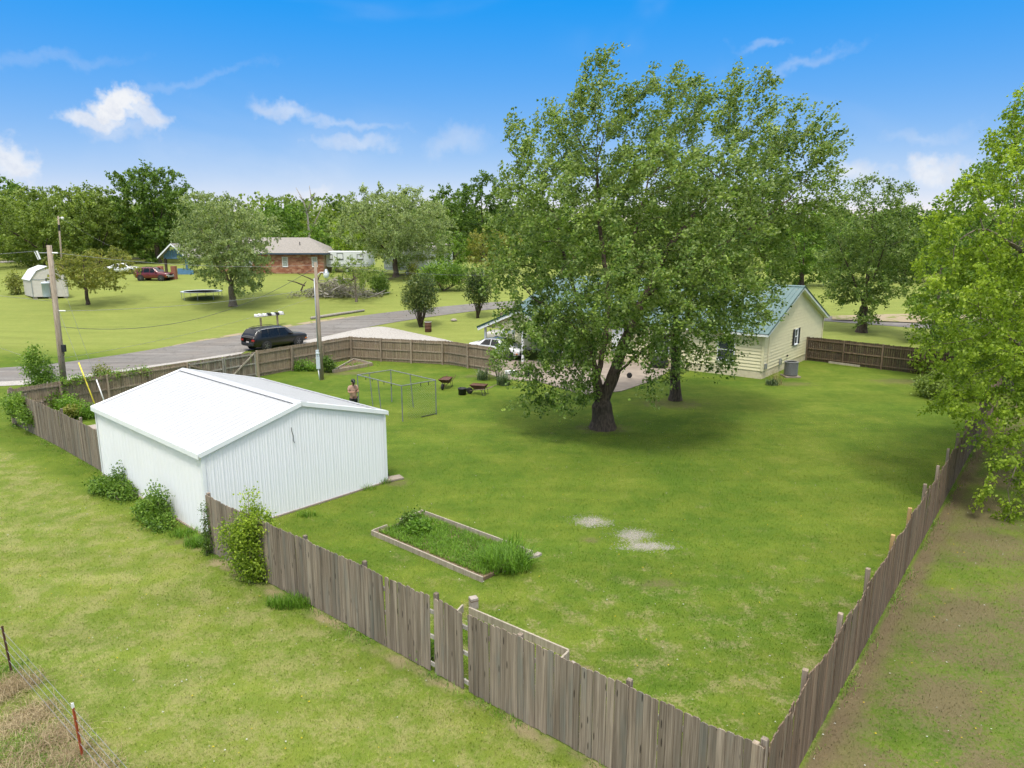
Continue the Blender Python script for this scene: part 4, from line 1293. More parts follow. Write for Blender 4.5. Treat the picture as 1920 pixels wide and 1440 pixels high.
tree_px('slender yellow green tree between brick house and pale tree', 655, 500, 405, 75, L_YELLOW, 'bark_grey', Y=108, natt=260, seed=35, low=.12, seg=.7, leafs=dict(per=11, size=.32, tlen=.9), nl=7)
tree_px('thin sparse young tree in front of the cut brush pile', 668, 566, 478, 110, L_OLIVE, 'bark_grey', natt=170, seed=36, low=.35, seg=.4, leafs=dict(per=10, size=.15, tlen=.5, maxcnt=2), nl=6, tr=.10)
tree_px('low spreading olive and rusty tree beside the utility pole', 165, 571, 462, 165, L_RUSTY, 'bark', natt=420, seed=37, low=.34, seg=.4, leafs=dict(per=11, size=.17, tlen=.5), nl=7, tr=.16, xoff=.25)
tree_px('tall leafy tree standing behind the yellow green tree at the right edge', 1905, 640, 205, 330, L_BRIGHT, 'bark_grey', Y=42, natt=1200, seed=38, low=.10, seg=.5, leafs=dict(per=14, size=.17, tlen=.7), nl=11, lean=-.02)
tree_px('green tree between the lawn tree and the right edge', 1760, 615, 395, 150, L_BRIGHT, 'bark_grey', Y=60, natt=700, seed=39, low=.06, seg=.5, leafs=dict(per=14, size=.18, tlen=.7), nl=9)
tree_px('dense green tree far behind the cream house ridge', 1500, 560, 372, 180, L_BRIGHT, 'bark', Y=105, natt=500, seed=40, low=.05, seg=.8, leafs=dict(per=13, size=.34, tlen=1.0), nl=9)
tree_px('darker tree far behind the lawn tree on the right', 1690, 545, 385, 170, L_DARK, 'bark', Y=115, natt=480, seed=41, low=.05, seg=.8, leafs=dict(per=13, size=.38, tlen=1.1), nl=9)
tree_px('broad tree in the distance behind the big maple', 1270, 540, 380, 240, L_OLIVE, 'bark', Y=120, natt=550, seed=42, low=.05, seg=.9, leafs=dict(per=13, size=.40, tlen=1.1), nl=8)
tree_px('mid green tree in the distance left of the big maple trunk', 1080, 520, 390, 200, L_BRIGHT, 'bark', Y=118, natt=500, seed=43, low=.05, seg=.9, leafs=dict(per=13, size=.40, tlen=1.1), nl=8)

# the far wood along the horizon reads as one mass: real crowns in one object
fr_ = np.random.default_rng(77)
fv = []; fr2 = []; cents = []
for i in range(420):
    ang = fr_.uniform(-1.0, 1.0); dist = 152 + 260 * fr_.random() ** 1.6
    cx_, cy_ = math.sin(ang) * dist, math.cos(ang) * dist
    cz = float(terr(cx_, cy_)); hgt = fr_.uniform(7, 13) + (dist - 150) * .012; wd = fr_.uniform(4.5, 7.5)
    cents.append((cx_, cy_, cz, hgt, wd, fr_.random()))
for (cx_, cy_, cz, hgt, wd, tone) in cents:
    n = 700
    d = fr_.normal(size=(n, 3)); d /= np.linalg.norm(d, axis=1, keepdims=True)
    lob = 1 + .22 * np.sin(d[:, 0] * 5 + tone * 9) * np.sin(d[:, 1] * 4 + d[:, 2] * 6)
    rad = fr_.random(n) ** .33 * lob
    P = np.stack([cx_ + d[:, 0] * wd * rad, cy_ + d[:, 1] * wd * rad, cz + hgt * .52 + d[:, 2] * hgt * .5 * rad], -1)
    s = fr_.uniform(.5, 1.15, n)[:, None]
    a = fr_.normal(size=(n, 3)); a /= np.linalg.norm(a, axis=1, keepdims=True)
    b = np.cross(a, fr_.normal(size=(n, 3))); b /= np.linalg.norm(b, axis=1, keepdims=True)
    fv.append(np.stack([P - a * s * .5, P + b * s * .42, P + a * s * .5, P - b * s * .42], 1).reshape(-1, 3))
    fr2.append(np.repeat(np.clip(fr_.random(n) * .6 + tone * .45, 0, 1), 4))
fv = np.concatenate(fv)
far_wood = link('far_wood', mesh_np('far_wood', fv, np.arange(len(fv)).reshape(-1, 4), L_OLIVE, False, np.concatenate(fr2)))
tag(far_wood, 'distant green wood along the horizon behind the houses', 'wood', kind='stuff')
# bare dead tree on the skyline
DB = AT(578, 135)
dl = [[DB, AT(580, 135, 440), AT(576, 135, 400), AT(568, 135, 375), AT(555, 135, 352)], [AT(576, 135, 400), AT(584, 135, 375), AT(580, 135, 348)], [AT(580, 135, 440), AT(596, 135, 405), AT(604, 135, 388)], [AT(584, 135, 375), AT(592, 135, 362)], [AT(568, 135, 375), AT(561, 135, 368)], [AT(576, 135, 400), AT(560, 135, 392)]]
dt = thing('dead_tree', 'bare pale dead tree sticking up above the wood behind the brick house', 'tree', DB)
b = MB()
for k, pl in enumerate(dl):
    b.tube(pl, list(np.linspace(.28 if k == 0 else .15, .05, len(pl))), 6)
b.build('trunk', M['bark_pale'], dt, True)
# ------------------------------------------------------------------ cream house with green steel roof
HT = 0.892
HA = np.array([math.cos(HT), math.sin(HT), 0]); HB = np.array([-math.sin(HT), math.cos(HT), 0])
HC = np.array([16.2, 45.2, 0.0]); HW, HLEN, HE, HR = 12.8, 20.5, 3.0, 5.53
HK = (HR - HE) / (HW / 2)
FND = 0.52


def Hh(i, j, z):
    return HC + HA * i + HB * j + UP * z


house = thing('house', 'cream sided house with green metal roof behind the big maple', 'house', HC + HA * HW / 2 + HB * HLEN / 2)


def lap_wall(parent, o, d, length, out, z0, height_at, mat, pitch=.215, holes=(), span=None):
    """lap siding: one board per course, each tilted so that its lower edge stands proud"""
    z = z0
    while True:
        if span is None:
            a, b_ = 0.0, length
            if z >= height_at(0) - .02: break
            zt = min(z + pitch, height_at(0))
        else:
            sp = span(z + .01)
            if sp is None: break
            a, b_ = sp; zt = z + pitch
        segs = [(a, b_)]
        for (ha, hb, hz0, hz1) in holes:
            if z < hz1 - .02 and zt > hz0 + .02:
                ns = []
                for (p, q) in segs:
                    if ha > p: ns.append((p, min(q, ha)))
                    if hb < q: ns.append((max(p, hb), q))
                segs = [g for g in ns if g[1] - g[0] > .02]
        for (p, q) in segs:
            m_ = MB()
            if span is not None and p == a and q == b_ and span(zt):
                a2, b2 = span(zt - .005)
            else:
                a2, b2 = p, q
            lo0, lo1 = o + d * p + UP * z, o + d * q + UP * z
            hi0, hi1 = o + d * a2 + UP * (zt + .012), o + d * b2 + UP * (zt + .012)
            m_.poly([lo0 + out * .045, lo1 + out * .045, hi1 + out * .006, hi0 + out * .006])
            m_.poly([lo0, lo1, lo1 + out * .045, lo0 + out * .045])
            m_.build('siding_board', mat, parent)
        z = zt
        if z > 9: break


def window_part(parent, c, d, out, wd, ht, frame_mat, glass_mat, rails=1, shutters=False):
    """window set in a wall: frame, sill, panes of its own"""
    f = MB()
    t_ = .05
    for (a, b_, z0, z1) in ((-wd / 2, wd / 2, 0, t_), (-wd / 2, wd / 2, ht - t_, ht), (-wd / 2, -wd / 2 + t_, t_, ht - t_), (wd / 2 - t_, wd / 2, t_, ht - t_)):
        f.obox(c + d * a + UP * z0 - out * .06, d * (b_ - a), out * .105, UP * (z1 - z0))
    for k in range(rails):
        z0 = ht * (k + 1) / (rails + 1) - .02
        f.obox(c + d * (-wd / 2 + t_) + UP * z0 - out * .03, d * (wd - 2 * t_), out * .06, UP * .04)
    wn = f.build('window', frame_mat, parent)
    for k in range(rails + 1):
        z0 = t_ + (ht - 2 * t_) * k / (rails + 1)
        MB().obox(c + d * (-wd / 2 + t_) + UP * z0 - out * .02, d * (wd - 2 * t_), out * .012, UP * ((ht - 2 * t_) / (rails + 1))).build('pane', glass_mat, wn)
    MB().obox(c + d * (-wd / 2 - .03) - UP * .05 - out * .02, d * (wd + .06), out * .10, UP * .05).build('sill', frame_mat, wn)
    if shutters:
        for sg in (-1, 1):
            b_ = MB()
            x0 = sg * (wd / 2 + .03) if sg > 0 else -wd / 2 - .03 - .36
            b_.obox(c + d * x0 + out * .022 - UP * .02, d * .36, out * .028, UP * (ht + .04))
            for k in range(9):
                b_.obox(c + d * (x0 + .05) + out * .05 + UP * (.06 + k * (ht - .1) / 9), d * .26, out * .012, UP * ((ht - .1) / 9 * .55))
            b_.build('shutter', M['shutter'], parent)
    return wn


# foundation and core
MB().obox(Hh(.03, .03, -.1), HA * (HW - .06), HB * (HLEN - .06), UP * (FND + .1)).build('foundation', M['cream_block'], house)
core = MB()
core.obox(Hh(.07, .07, FND), HA * (HW - .14), HB * (HLEN - .14), UP * (HE - FND))
core.prism([Hh(.07, .07, HE), Hh(HW - .07, .07, HE), Hh(HW / 2, .07, HR - .1)], HB * (HLEN - .14))
core.build('wall', M['cream'], house)
gw = (6.0, 6.7, 1.55, 2.65)
lap_wall(house, Hh(0, 0, 0) + HB * .045, HA, HW, -HB, FND, lambda x: HE, M['cream'], holes=(gw,), span=lambda z: (0, HW) if z < HE - .05 else (None if z > HR - .15 else ((z - HE) / HK, HW - (z - HE) / HK)))
fw = ((1.9, 3.1, 1.0, 2.4), (6.6, 7.7, 1.0, 2.4), (10.2, 11.3, .6, 2.6))
lap_wall(house, Hh(0, 0, 0) + HA * .045, HB, HLEN, -HA, FND, lambda x: HE - .05, M['cream'], holes=fw)
window_part(house, Hh(6.35, 0, 1.55), HA, -HB, .7, 1.1, M['white_trim'], M['glass'], 1, True)
for (a, b_, z0, z1) in fw[:2]:
    window_part(house, Hh(0, (a + b_) / 2, z0), HB, -HA, b_ - a, z1 - z0, M['white_trim'], M['glass'], 1, False)
dr = MB().obox(Hh(-.0, 10.2, .6), HB * 1.1, HA * .05, UP * 2.0).build('door', M['white_trim'], house)
MB().lathe(Hh(-.03, 10.32, 1.55), [(.03, 0), (.03, .04), (.02, .05)], 8, -HA).build('handle', M['grey_metal'], dr)
for (i, j) in ((0, 0), (HW, 0)):
    c = Hh(i, j, FND); sx_ = -HA if i == 0 else HA
    b_ = MB(); b_.obox(c + sx_ * .03 - HB * .035, -sx_ * .14, HB * .03, UP * (HE - FND)); b_.obox(c + sx_ * .032 - HB * .035, HB * .16, -sx_ * .03, UP * (HE - FND)); b_.build('corner_board', M['cream'], house)
MB().tube([Hh(.75, -.05, FND), Hh(.75, -.05, HE + .2)], .02, 6).build('conduit', M['cream_block'], house)
for (i, z) in ((.25, .62), (3.1, .55)):
    MB().obox(Hh(i, -.02, z), HA * .22, -HB * .12, UP * .36).build('meter_box', M['grey_metal'], house)
MB().lathe(Hh(4.6, -.02, .95), [(.07, 0), (.07, .06), (.05, .09)], 8, -HB).build('vent', M['black'], house)


def ribbed_roof(parent, e0, rd, along, total, mat, cover=.914):
    nrm = np.cross(along, rd - e0); nrm /= np.linalg.norm(nrm)
    if nrm[2] < 0: nrm = -nrm
    up_ = (rd - e0) / np.linalg.norm(rd - e0)
    x0 = 0.0
    while x0 < total - .01:
        ln = min(cover, total - x0)
        b_ = MB()
        b_.obox(e0 + along * x0, along * ln, rd - e0, nrm * .012)
        for k in range(3):
            q = k * .305
            if q + .05 < ln:
                i0 = len(b_.v)
                a0 = e0 + along * (x0 + q) + nrm * .012
                b_.prism([a0, a0 + along * .05, a0 + along * .036 + nrm * .022, a0 + along * .014 + nrm * .022], rd - e0)
        b_.build('roof_panel', mat, parent)
        x0 += cover
    return nrm, up_


OV, OGH = .35, .32
roof_y0 = -OGH
for sg in (0, 1):
    e0 = Hh(-OV, -OGH, HE - OV * HK + .12) if sg == 0 else Hh(HW + OV, -OGH, HE - OV * HK + .12)
    rd = Hh(HW / 2, -OGH, HR + .12)
    nrm, up_ = ribbed_roof(house, e0, rd, HB, HLEN + 2 * OGH, M['green_roof'])
    MB().obox(e0 - nrm * .04 - up_ * .01, rd - e0, HB * .03 * -1, nrm * .075).build('rake_trim', M['green_trim'], house)
    MB().obox(e0 - nrm * .20 + HB * .005, rd - e0, HB * .03, nrm * .155).build('fascia', M['white_trim'], house)
    MB().obox(e0 - nrm * .16 + HB * .04, rd - e0, HB * (HLEN + 2 * OGH - .08), nrm * .03).build('soffit', M['white_trim'], house)
    MB().obox(e0 - UP * .17 + up_ * .01, HB * (HLEN + 2 * OGH), up_ * .02, UP * .13).build('gutter_board', M['white_trim'], house)
b_ = MB()
for sg in (-1, 1):
    b_.obox(Hh(HW / 2, -OGH, HR + .165), HB * (HLEN + 2 * OGH), HA * sg * .18 - UP * .18 * HK, UP * .012)
b_.build('ridge_cap', M['green_roof'], house)

# carport wing with its own low gable towards the drive
wg0, wg1, wf = 12.2, 19.6, -5.0
WE, WR = 2.35, 3.85
wing = thing('carport', 'cream gabled carport wing with dark green trim beside the white cars', 'carport', Hh(wf / 2, (wg0 + wg1) / 2, 0))
wk = (WR - WE) / ((wg1 - wg0) / 2)
wc = MB()
wc.prism([Hh(wf + .08, wg0, WE - .02), Hh(wf + .08, wg1, WE - .02), Hh(wf + .08, (wg0 + wg1) / 2, WR - .05)], HA * .1)
wc.build('gable', M['cream'], wing)
lap_wall(wing, Hh(wf + .06, wg0, 0), HB, wg1 - wg0, -HA, WE, lambda x: WR, M['cream'], span=lambda z: None if z > WR - .12 else ((z - WE) / wk, (wg1 - wg0) - (z - WE) / wk))
for j in (wg0 + .1, (wg0 + wg1) / 2, wg1 - .1):
    MB().obox(Hh(wf + .1, j - .07, 0), HA * .14, HB * .14, UP * WE).build('post', M['white_trim'], wing)
MB().obox(Hh(-.25, wg0 + .1, .07), HA * .12, HB * (wg1 - wg0 - .2), UP * 2.2).build('wall', M['cream'], wing)
for sg in (0, 1):
    jj = wg0 - .35 if sg == 0 else wg1 + .35
    e0 = Hh(wf - .3, jj, WE - .35 * wk + .1); rd = Hh(wf - .3, (wg0 + wg1) / 2, WR + .1)
    nrm, up_ = ribbed_roof(wing, e0, rd, HA, 5.0 + 3.2, M['green_roof'])
    MB().obox(e0 - nrm * .05, rd - e0, -HA * .03, nrm * .12).build('rake_trim', M['green_trim'], wing)
    MB().obox(e0 - nrm * .24 + HA * .005, rd - e0, HA * .03, nrm * .19).build('fascia', M['white_trim'], wing)

# air conditioner by the gable wall
ac0 = TP(1482, 706); acx = np.array([ac0[0], ac0[1], 0.03])
ac = thing('air_conditioner', 'grey outdoor air conditioner beside the cream gable wall', 'air conditioner', acx)
b_ = MB(); b_.box(-.5, .5, -.5, .5, -.03, .06); b_.build('pad', M['concrete'], ac, local=True)
b_ = MB()
for k in range(13):
    z = .12 + k * .062
    b_.lathe((0, 0, 0), [(.43, z), (.435, z + .006), (.435, z + .036), (.43, z + .042)], 20)
b_.build('louvre', M['ac_grey'], ac, local=True)
MB().lathe((0, 0, 0), [(.40, .07), (.40, .92)], 20).build('coil', M['dark_metal'], ac, True, local=True)
b_ = MB(); b_.lathe((0, 0, 0), [(.44, .92), (.455, .95), (.455, .98), (.41, 1.0), (.36, .98), (.36, .95)], 24, caps=False); b_.build('top', M['ac_grey'], ac, True, local=True)
b_ = MB(); b_.lathe((0, 0, 0), [(.355, .93), (.0, .93)], 20)
for k in range(5):
    r_ = .08 + k * .065
    b_.tube([(r_ * math.cos(t), r_ * math.sin(t), .975) for t in np.linspace(0, 2 * math.pi, 21)], .006, 4, False)
b_.build('fan_grille', M['black'], ac, local=True)

# ------------------------------------------------------------------ brick house across the road
bA = AT(668, 99)[:2]            # right front corner column of the photo
BX0, BX1 = AT(345, 96), AT(612, 99)
brick_z = float(TP(575, 512)[2])
BZ = brick_z
Yb = float(TP(575, 513)[1])
bx_r = AT(611.5, Yb)[0]; bx_l = AT(420, Yb)[0]; bx_c = AT(341, Yb)[0]
bh = thing('brick_house', 'red brick ranch house with pale hip roof across the road', 'house', ((bx_l + bx_r) / 2, Yb + 4, BZ))
WHT = 2.75
MB().box(bx_l + .02, bx_r - .02, Yb + .02, Yb + 8, BZ - .6, BZ + WHT).build('wall', M['mortar'], bh)
bl, bhh = .42, .14                      # coarse courses: single bricks are below the size of a pixel
brick_me = MB().box(-bl / 2 + .012, bl / 2 - .012, -.03, .0, 0, bhh - .018).mesh('brick', M['brick'])
wins = [(AT(539, Yb)[0], .75, .95, 1.35), (AT(594, Yb)[0], .75, .95, 1.35), (AT(470, Yb)[0], 1.2, .95, 1.2)]
allb = MB(); nb = 0
vis_lo = AT(492, Yb)[0]
for r_ in range(int(WHT / bhh)):
    x = bx_l + (bl / 2 if r_ % 2 else 0)
    while x < bx_r:
        z = BZ + r_ * bhh
        inwin = any(abs(x - wx) < ww / 2 + .12 and wz - .1 < z - BZ < wz + wh for wx, ww, wz, wh in wins)
        if not inwin and x + bl / 2 < bx_r + .25:
            allb.box(x - bl / 2 + .012, min(x + bl / 2 - .012, bx_r), Yb - .03, Yb + .01, z, z + bhh - .018)
        x += bl
mbk, tbk = new_mat('brick_courses')
gb_ = tbk.n('ShaderNodeNewGeometry')
rb_ = gb_.outputs['Random Per Island']
cb_ = tbk.ramp(rb_, [(0.0, (0.20, 0.075, 0.045)), (0.4, (0.35, 0.135, 0.08)), (0.75, (0.42, 0.20, 0.12)), (1.0, (0.50, 0.33, 0.22))])
finish(tbk, cb_, 0.9)
M['brick_multi'] = mbk
tag(allb.build('bricks', mbk, bh), kind='stuff')
for wx, ww, wz, wh in wins:
    c = np.array([wx, Yb - .03, BZ + wz])
    window_part(bh, c, np.array([1.0, 0, 0]), np.array([0, -1.0, 0]), ww, wh, M['white_trim'], M['pale_glass'], 1)
rz0, rz1 = BZ + WHT + .12, BZ + WHT + 2.25
ov = .55
xl, xr, y0_, y1_ = bx_l - ov, bx_r + ov, Yb - ov, Yb + 8 + ov
ym = (y0_ + y1_) / 2
rf = MB()
hipx = xr - 3.6
rf.poly([(xl, y0_, rz0), (xr, y0_, rz0), (hipx, ym, rz1), (xl, ym, rz1)])
rf.poly([(xr, y0_, rz0), (xr, y1_, rz0), (hipx, ym, rz1)])
rf.poly([(xr, y1_, rz0), (xl, y1_, rz0), (xl, ym, rz1), (hipx, ym, rz1)])
rf.poly([(xl, y0_, rz0 - .02), (xl, y1_, rz0 - .02), (xr, y1_, rz0 - .02), (xr, y0_, rz0 - .02)])
rfo = rf.build('roof', M['shingle'], bh)
MB().lathe(((hipx * .6 + xr * .4) - 2.2, (y0_ + ym) / 2, rz0 + 1.0), [(.06, 0), (.06, .55)], 8).build('vent_pipe', M['dark_metal'], rfo)
MB().box(xl, xr, y0_ - .03, y0_, rz0 - .22, rz0 - .002).build('fascia', M['navy'], bh)
MB().box(xr, xr + .03, y0_, y1_, rz0 - .22, rz0 - .002).build('fascia', M['navy'], bh)
# gabled blue carport at its left end
cx0, cx1 = AT(312, Yb)[0], bx_l
cp = thing('porch', 'gabled porch with blue boards and pale roof at the left of the brick house', 'porch', ((cx0 + cx1) / 2, Yb + 3, BZ))
gx0, gx1 = AT(313, Yb)[0], AT(366, Yb)[0]
gz0, gzr = rz0 - .55, rz0 + 1.35
gm_ = (gx0 + gx1) / 2
for sg, (xa, xb_) in enumerate(((gx0, gm_), (gx1, gm_))):
    m_ = MB(); m_.prism([(xa, Yb - 1.6, gz0), (xb_, Yb - 1.6, gzr), (xb_, Yb - 1.6, gzr - .16), (xa, Yb - 1.6, gz0 - .16)], (0, 7.5, 0)); m_.build('roof', M['shingle'], cp)
    m_ = MB(); m_.prism([(xa, Yb - 1.66, gz0 + .02), (xb_, Yb - 1.66, gzr + .02), (xb_, Yb - 1.66, gzr - .2), (xa, Yb - 1.66, gz0 - .2)], (0, .05, 0)); m_.build('rake_board', M['white_trim'], cp)
nbd = 12
for k in range(nbd):
    x0 = gx0 + .55 + (gx1 - gx0 - 1.1) * k / nbd; x1 = x0 + (gx1 - gx0 - 1.1) / nbd - .05
    xm = (x0 + x1) / 2
    zt = gz0 + (gzr - gz0) * (1 - abs(xm - gm_) / (gx1 - gm_)) - .2
    MB().box(x0, x1, Yb - .8, Yb - .76, gz0 - .25, zt).build('board', M['blue'], cp)
for x in (gx0 + .7, gx1 - .4):
    MB().box(x - .14, x + .14, Yb - .9, Yb - .62, BZ - .3, gz0 - .2).build('post', M['blue'] if x > gm_ else M['bark'], cp)
MB().box(gx1 - 1.6, gx1 + .6, Yb - 1.2, Yb - 1.1, BZ - .2, BZ + .75).build('skirt', M['blue'], cp)
# low brick garden wall with two piers
wy = float(TP(318, 524)[1]); wz = float(TP(318, 524)[2])
gwall = thing('brick_wall', 'low red brick wall with two piers beside the red car', 'wall', (AT(318, wy)[0], wy, wz))
MB().box(AT(311, wy)[0], AT(333, wy)[0], wy, wy + .3, wz - .2, wz + .65).build('wall', M['brick'], gwall)
for px in (305, 330):
    MB().box(AT(px - 4, wy)[0], AT(px + 4, wy)[0], wy - .1, wy + .5, wz - .2, wz + 1.75).build('pier', M['brick'], gwall)

# ------------------------------------------------------------------ small barn shed on the left
bs0 = TP(62, 561); bs1 = TP(124, 556); bsl = TP(37, 553)
gd = (bs1 - bs0)[:2]; gwid = 3.4; gd = gd / np.linalg.norm(gd)
gd = np.array([math.cos(-.02), math.sin(-.02)])
g3 = np.array([*gd, 0]); s3 = np.array([-gd[1], gd[0], 0]) * 1.0
ang = R(8); g3 = np.array([math.cos(ang), math.sin(ang), 0]); s3 = np.array([-math.sin(ang), math.cos(ang), 0])
ln_ = 3.4
o_ = np.array([bs0[0], bs0[1], bs0[2] + .25])
gw_ = 63 * bs0[1] / FPX * 1.0
bsd = thing('barn_shed', 'small pale grey barn shed with gambrel roof on the neighbour lawn', 'shed', o_ - UP * .25)
hs_ = gw_ / 3.4
prof = [(0, 0), (gw_, 0), (gw_, 1.75 * hs_), (gw_ * .80, 2.55 * hs_), (gw_ * .5, 2.95 * hs_), (gw_ * .20, 2.55 * hs_), (0, 1.75 * hs_)]
pt = lambda x, z, dpt=0.0: o_ + g3 * x + UP * z + s3 * dpt
sdir = s3 - g3 * .75; sdir /= np.linalg.norm(sdir)
pt = lambda x, z, dpt=0.0: o_ + g3 * x + UP * z + sdir * dpt
MB().prism([pt(x, z) for x, z in prof], sdir * ln_ * hs_).build('wall', M['grey_board'], bsd)
rp = [(gw_ + .12, 1.62 * hs_), (gw_ * .81, 2.60 * hs_), (gw_ * .5, 3.02 * hs_), (gw_ * .19, 2.60 * hs_), (-.12, 1.62 * hs_)]
for (a, b_) in zip(rp, rp[1:]):
    m_ = MB(); m_.prism([pt(*a, -.12), pt(*b_, -.12), pt(b_[0], b_[1] + .05, -.12), pt(a[0], a[1] + .05, -.12)], sdir * (ln_ * hs_ + .24)); m_.build('roof_panel', M['white_vinyl'], bsd)
MB().obox(pt(0, 1.70 * hs_, -.02), g3 * gw_, -sdir * .02, UP * .07).build('trim', M['grey_metal'], bsd)
for x in (0, gw_ - .09):
    MB().obox(pt(x, 0, -.02), g3 * .09, -sdir * .03, UP * 1.7 * hs_).build('corner_board', M['grey_metal'], bsd)
for sx_ in (.3, gw_ * .5, gw_ - .3):
    for sy_ in (.1, ln_ * hs_ - .4):
        MB().obox(pt(sx_ - .2, -.27, sy_), g3 * .4, sdir * .3, UP * .26).build('block', M['block'], bsd)
dd_ = MB().obox(pt(gw_ * .30, .05, -.015), g3 * gw_ * .4, -sdir * .02, UP * 1.62 * hs_).build('door', M['grey_board'], bsd)
MB().obox(pt(gw_ * .48, .8, -.05), g3 * .05, -sdir * .03, UP * .2).build('handle', M['dark_metal'], dd_)

# ------------------------------------------------------------------ trailers and long white building behind
def trailer(label, px0, px1, base_y, top_y, Y, name='camper_trailer', wins=(), slant=False):
    a, b_ = AT(px0, Y), AT(px1, Y)
    z0 = AT(px0, Y, base_y)[2]; z1 = AT(px0, Y, top_y)[2]
    g = float(terr((a[0] + b_[0]) / 2, Y))
    z0 = max(z0, g + .45)
    t_ = thing(name, label, 'trailer', ((a[0] + b_[0]) / 2, Y, g))
    L_ = b_[0] - a[0]; H_ = z1 - z0
    pr = [(0, .25), (.35, 0), (L_ - .25, 0), (L_, .3), (L_, H_ - .25), (L_ - .3, H_), (.5, H_), (0, H_ - .5)]
    if slant: pr = [(0, .15), (.2, 0), (L_ - .2, 0), (L_, .3), (L_, H_ - .2), (L_ - .3, H_), (L_ * .35, H_ * .95), (L_ * .12, H_ * .55), (0, H_ * .45)]
    o = MB().prism([(a[0] + x, Y, z0 + z) for x, z in pr], (0, 2.4, 0)).build('body', M['white_vinyl'], t_)
    bevel(o, .08, 2)
    for (fx, fz, ww, wh) in wins:
        c = np.array([a[0] + fx * L_, Y, z0 + fz * H_])
        window_part(t_, c, np.array([1.0, 0, 0]), np.array([0, -1.0, 0]), ww, wh, M['dark_metal'], M['glass'], 0)
    MB().box(a[0] + .3, b_[0] - .3, Y - .012, Y, z0 + .3, z0 + .42).build('stripe', M['grey_metal'], t_)
    for fx in (.45, .55):
        wh_ = MB().lathe((a[0] + fx * L_, Y + .05, g + .33), [(.14, -.03), (.33, -.03), (.35, 0), (.35, .18), (.33, .2), (.0, .2)], 16, (0, 1, 0)).build('wheel', M['rubber'], t_)
        MB().lathe((a[0] + fx * L_, Y + .04, g + .33), [(0, -.03), (.19, -.03), (.2, 0)], 14, (0, 1, 0)).build('rim', M['white_paint'], wh_)
    return t_


trailer('white camper trailer with dark windows right of the brick house', 614, 700, 501, 471, 104, wins=((.12, .5, .5, .7), (.32, .5, .9, .9), (.75, .5, .9, .7)))
trailer('long white trailer behind the forked trunk of the pale tree', 722, 818, 507, 468, 100, wins=((.75, .55, .8, .5),), slant=False)
lb0, lb1 = AT(768, 109), AT(845, 109)
lbz = float(terr(lb0[0], 109))
lbt = AT(780, 109, 455)[2]
lbd = thing('mobile_home', 'long white building with grey roof behind the trailers', 'building', ((lb0[0] + lb1[0]) / 2, 109, lbz))
MB().box(lb0[0], lb1[0], 109, 114, lbz - .3, lbt - 1.0).build('wall', M['white_vinyl'], lbd)
m_ = MB(); m_.prism([(lb0[0] - .3, 108.6, lbt - 1.0), (lb0[0] - .3, 111.5, lbt), (lb0[0] - .3, 114.4, lbt - 1.0)], (lb1[0] - lb0[0] + .6, 0, 0)); m_.build('roof', M['shingle'], lbd)
# ------------------------------------------------------------------ shrubs and small plants
def shrub(label, base, lumps, n_leaf, leafm, size=.09, stems=6, stem_r=.02, name='shrub', seed=1, barkm='bark_grey', cat='shrub', group=None, droop=.2, aspect=.6, stem_h=.6, shell=.35):
    """leafy bush: stems fanning out from the base, leaves in sprays through the volume"""
    r = np.random.default_rng(seed)
    base = np.asarray(base, float)
    L = np.array(lumps, float)
    th = thing(name, label, cat, base, group=group)
    b_ = MB()
    for k in range(stems):
        t = L[int(r.integers(len(L)))]
        e = np.array(t[:3]) + r.normal(size=3) * np.array(t[3:]) * .35
        mid = base * (1 - .45) + e * .45 + r.normal(size=3) * .06
        b_.tube([base + np.array([*(r.normal(size=2) * .08), -.03]), mid, e], [stem_r, stem_r * .7, stem_r * .3], 5)
    b_.build('stem', M[barkm], th, True)
    ns = max(8, n_leaf // 14)
    vol = L[:, 3] * L[:, 4] * L[:, 5]
    wch = r.choice(len(L), ns, p=vol / vol.sum())
    d = r.normal(size=(ns, 3)); d /= np.linalg.norm(d, axis=1, keepdims=True)
    C = L[wch, :3] + d * (r.random(ns) ** shell)[:, None] * L[wch, 3:]
    C[:, 2] = np.maximum(C[:, 2], base[2] + .03)
    per = 14
    P = np.repeat(C, per, 0) + r.normal(size=(ns * per, 3)) * size * 1.25
    P[:, 2] = np.maximum(P[:, 2], base[2] + .01)
    sh = np.repeat(r.normal(0, .2, ns), per)
    D = np.repeat(d, per, 0)
    ax = D * .6 + r.normal(size=P.shape) * .8 + np.array([0, 0, -droop]); ax /= np.linalg.norm(ax, axis=1, keepdims=True)
    nr = r.normal(size=P.shape) * .7 + np.array([0, 0, .9])
    sd = np.cross(ax, nr); sd /= np.linalg.norm(sd, axis=1, keepdims=True) + 1e-9
    l = size * r.uniform(.6, 1.35, len(P)); wd = l * aspect
    V = np.stack([P, P + ax * (l * .5)[:, None] + sd * (wd / 2)[:, None], P + ax * l[:, None], P + ax * (l * .5)[:, None] - sd * (wd / 2)[:, None]], 1).reshape(-1, 3) - base
    rn = np.repeat(np.clip(r.beta(2, 2, len(P)) + sh, 0, 1), 4)
    link('foliage', mesh_np('foliage', V, np.arange(len(V)).reshape(-1, 4), leafm, False, rn), th)
    return th


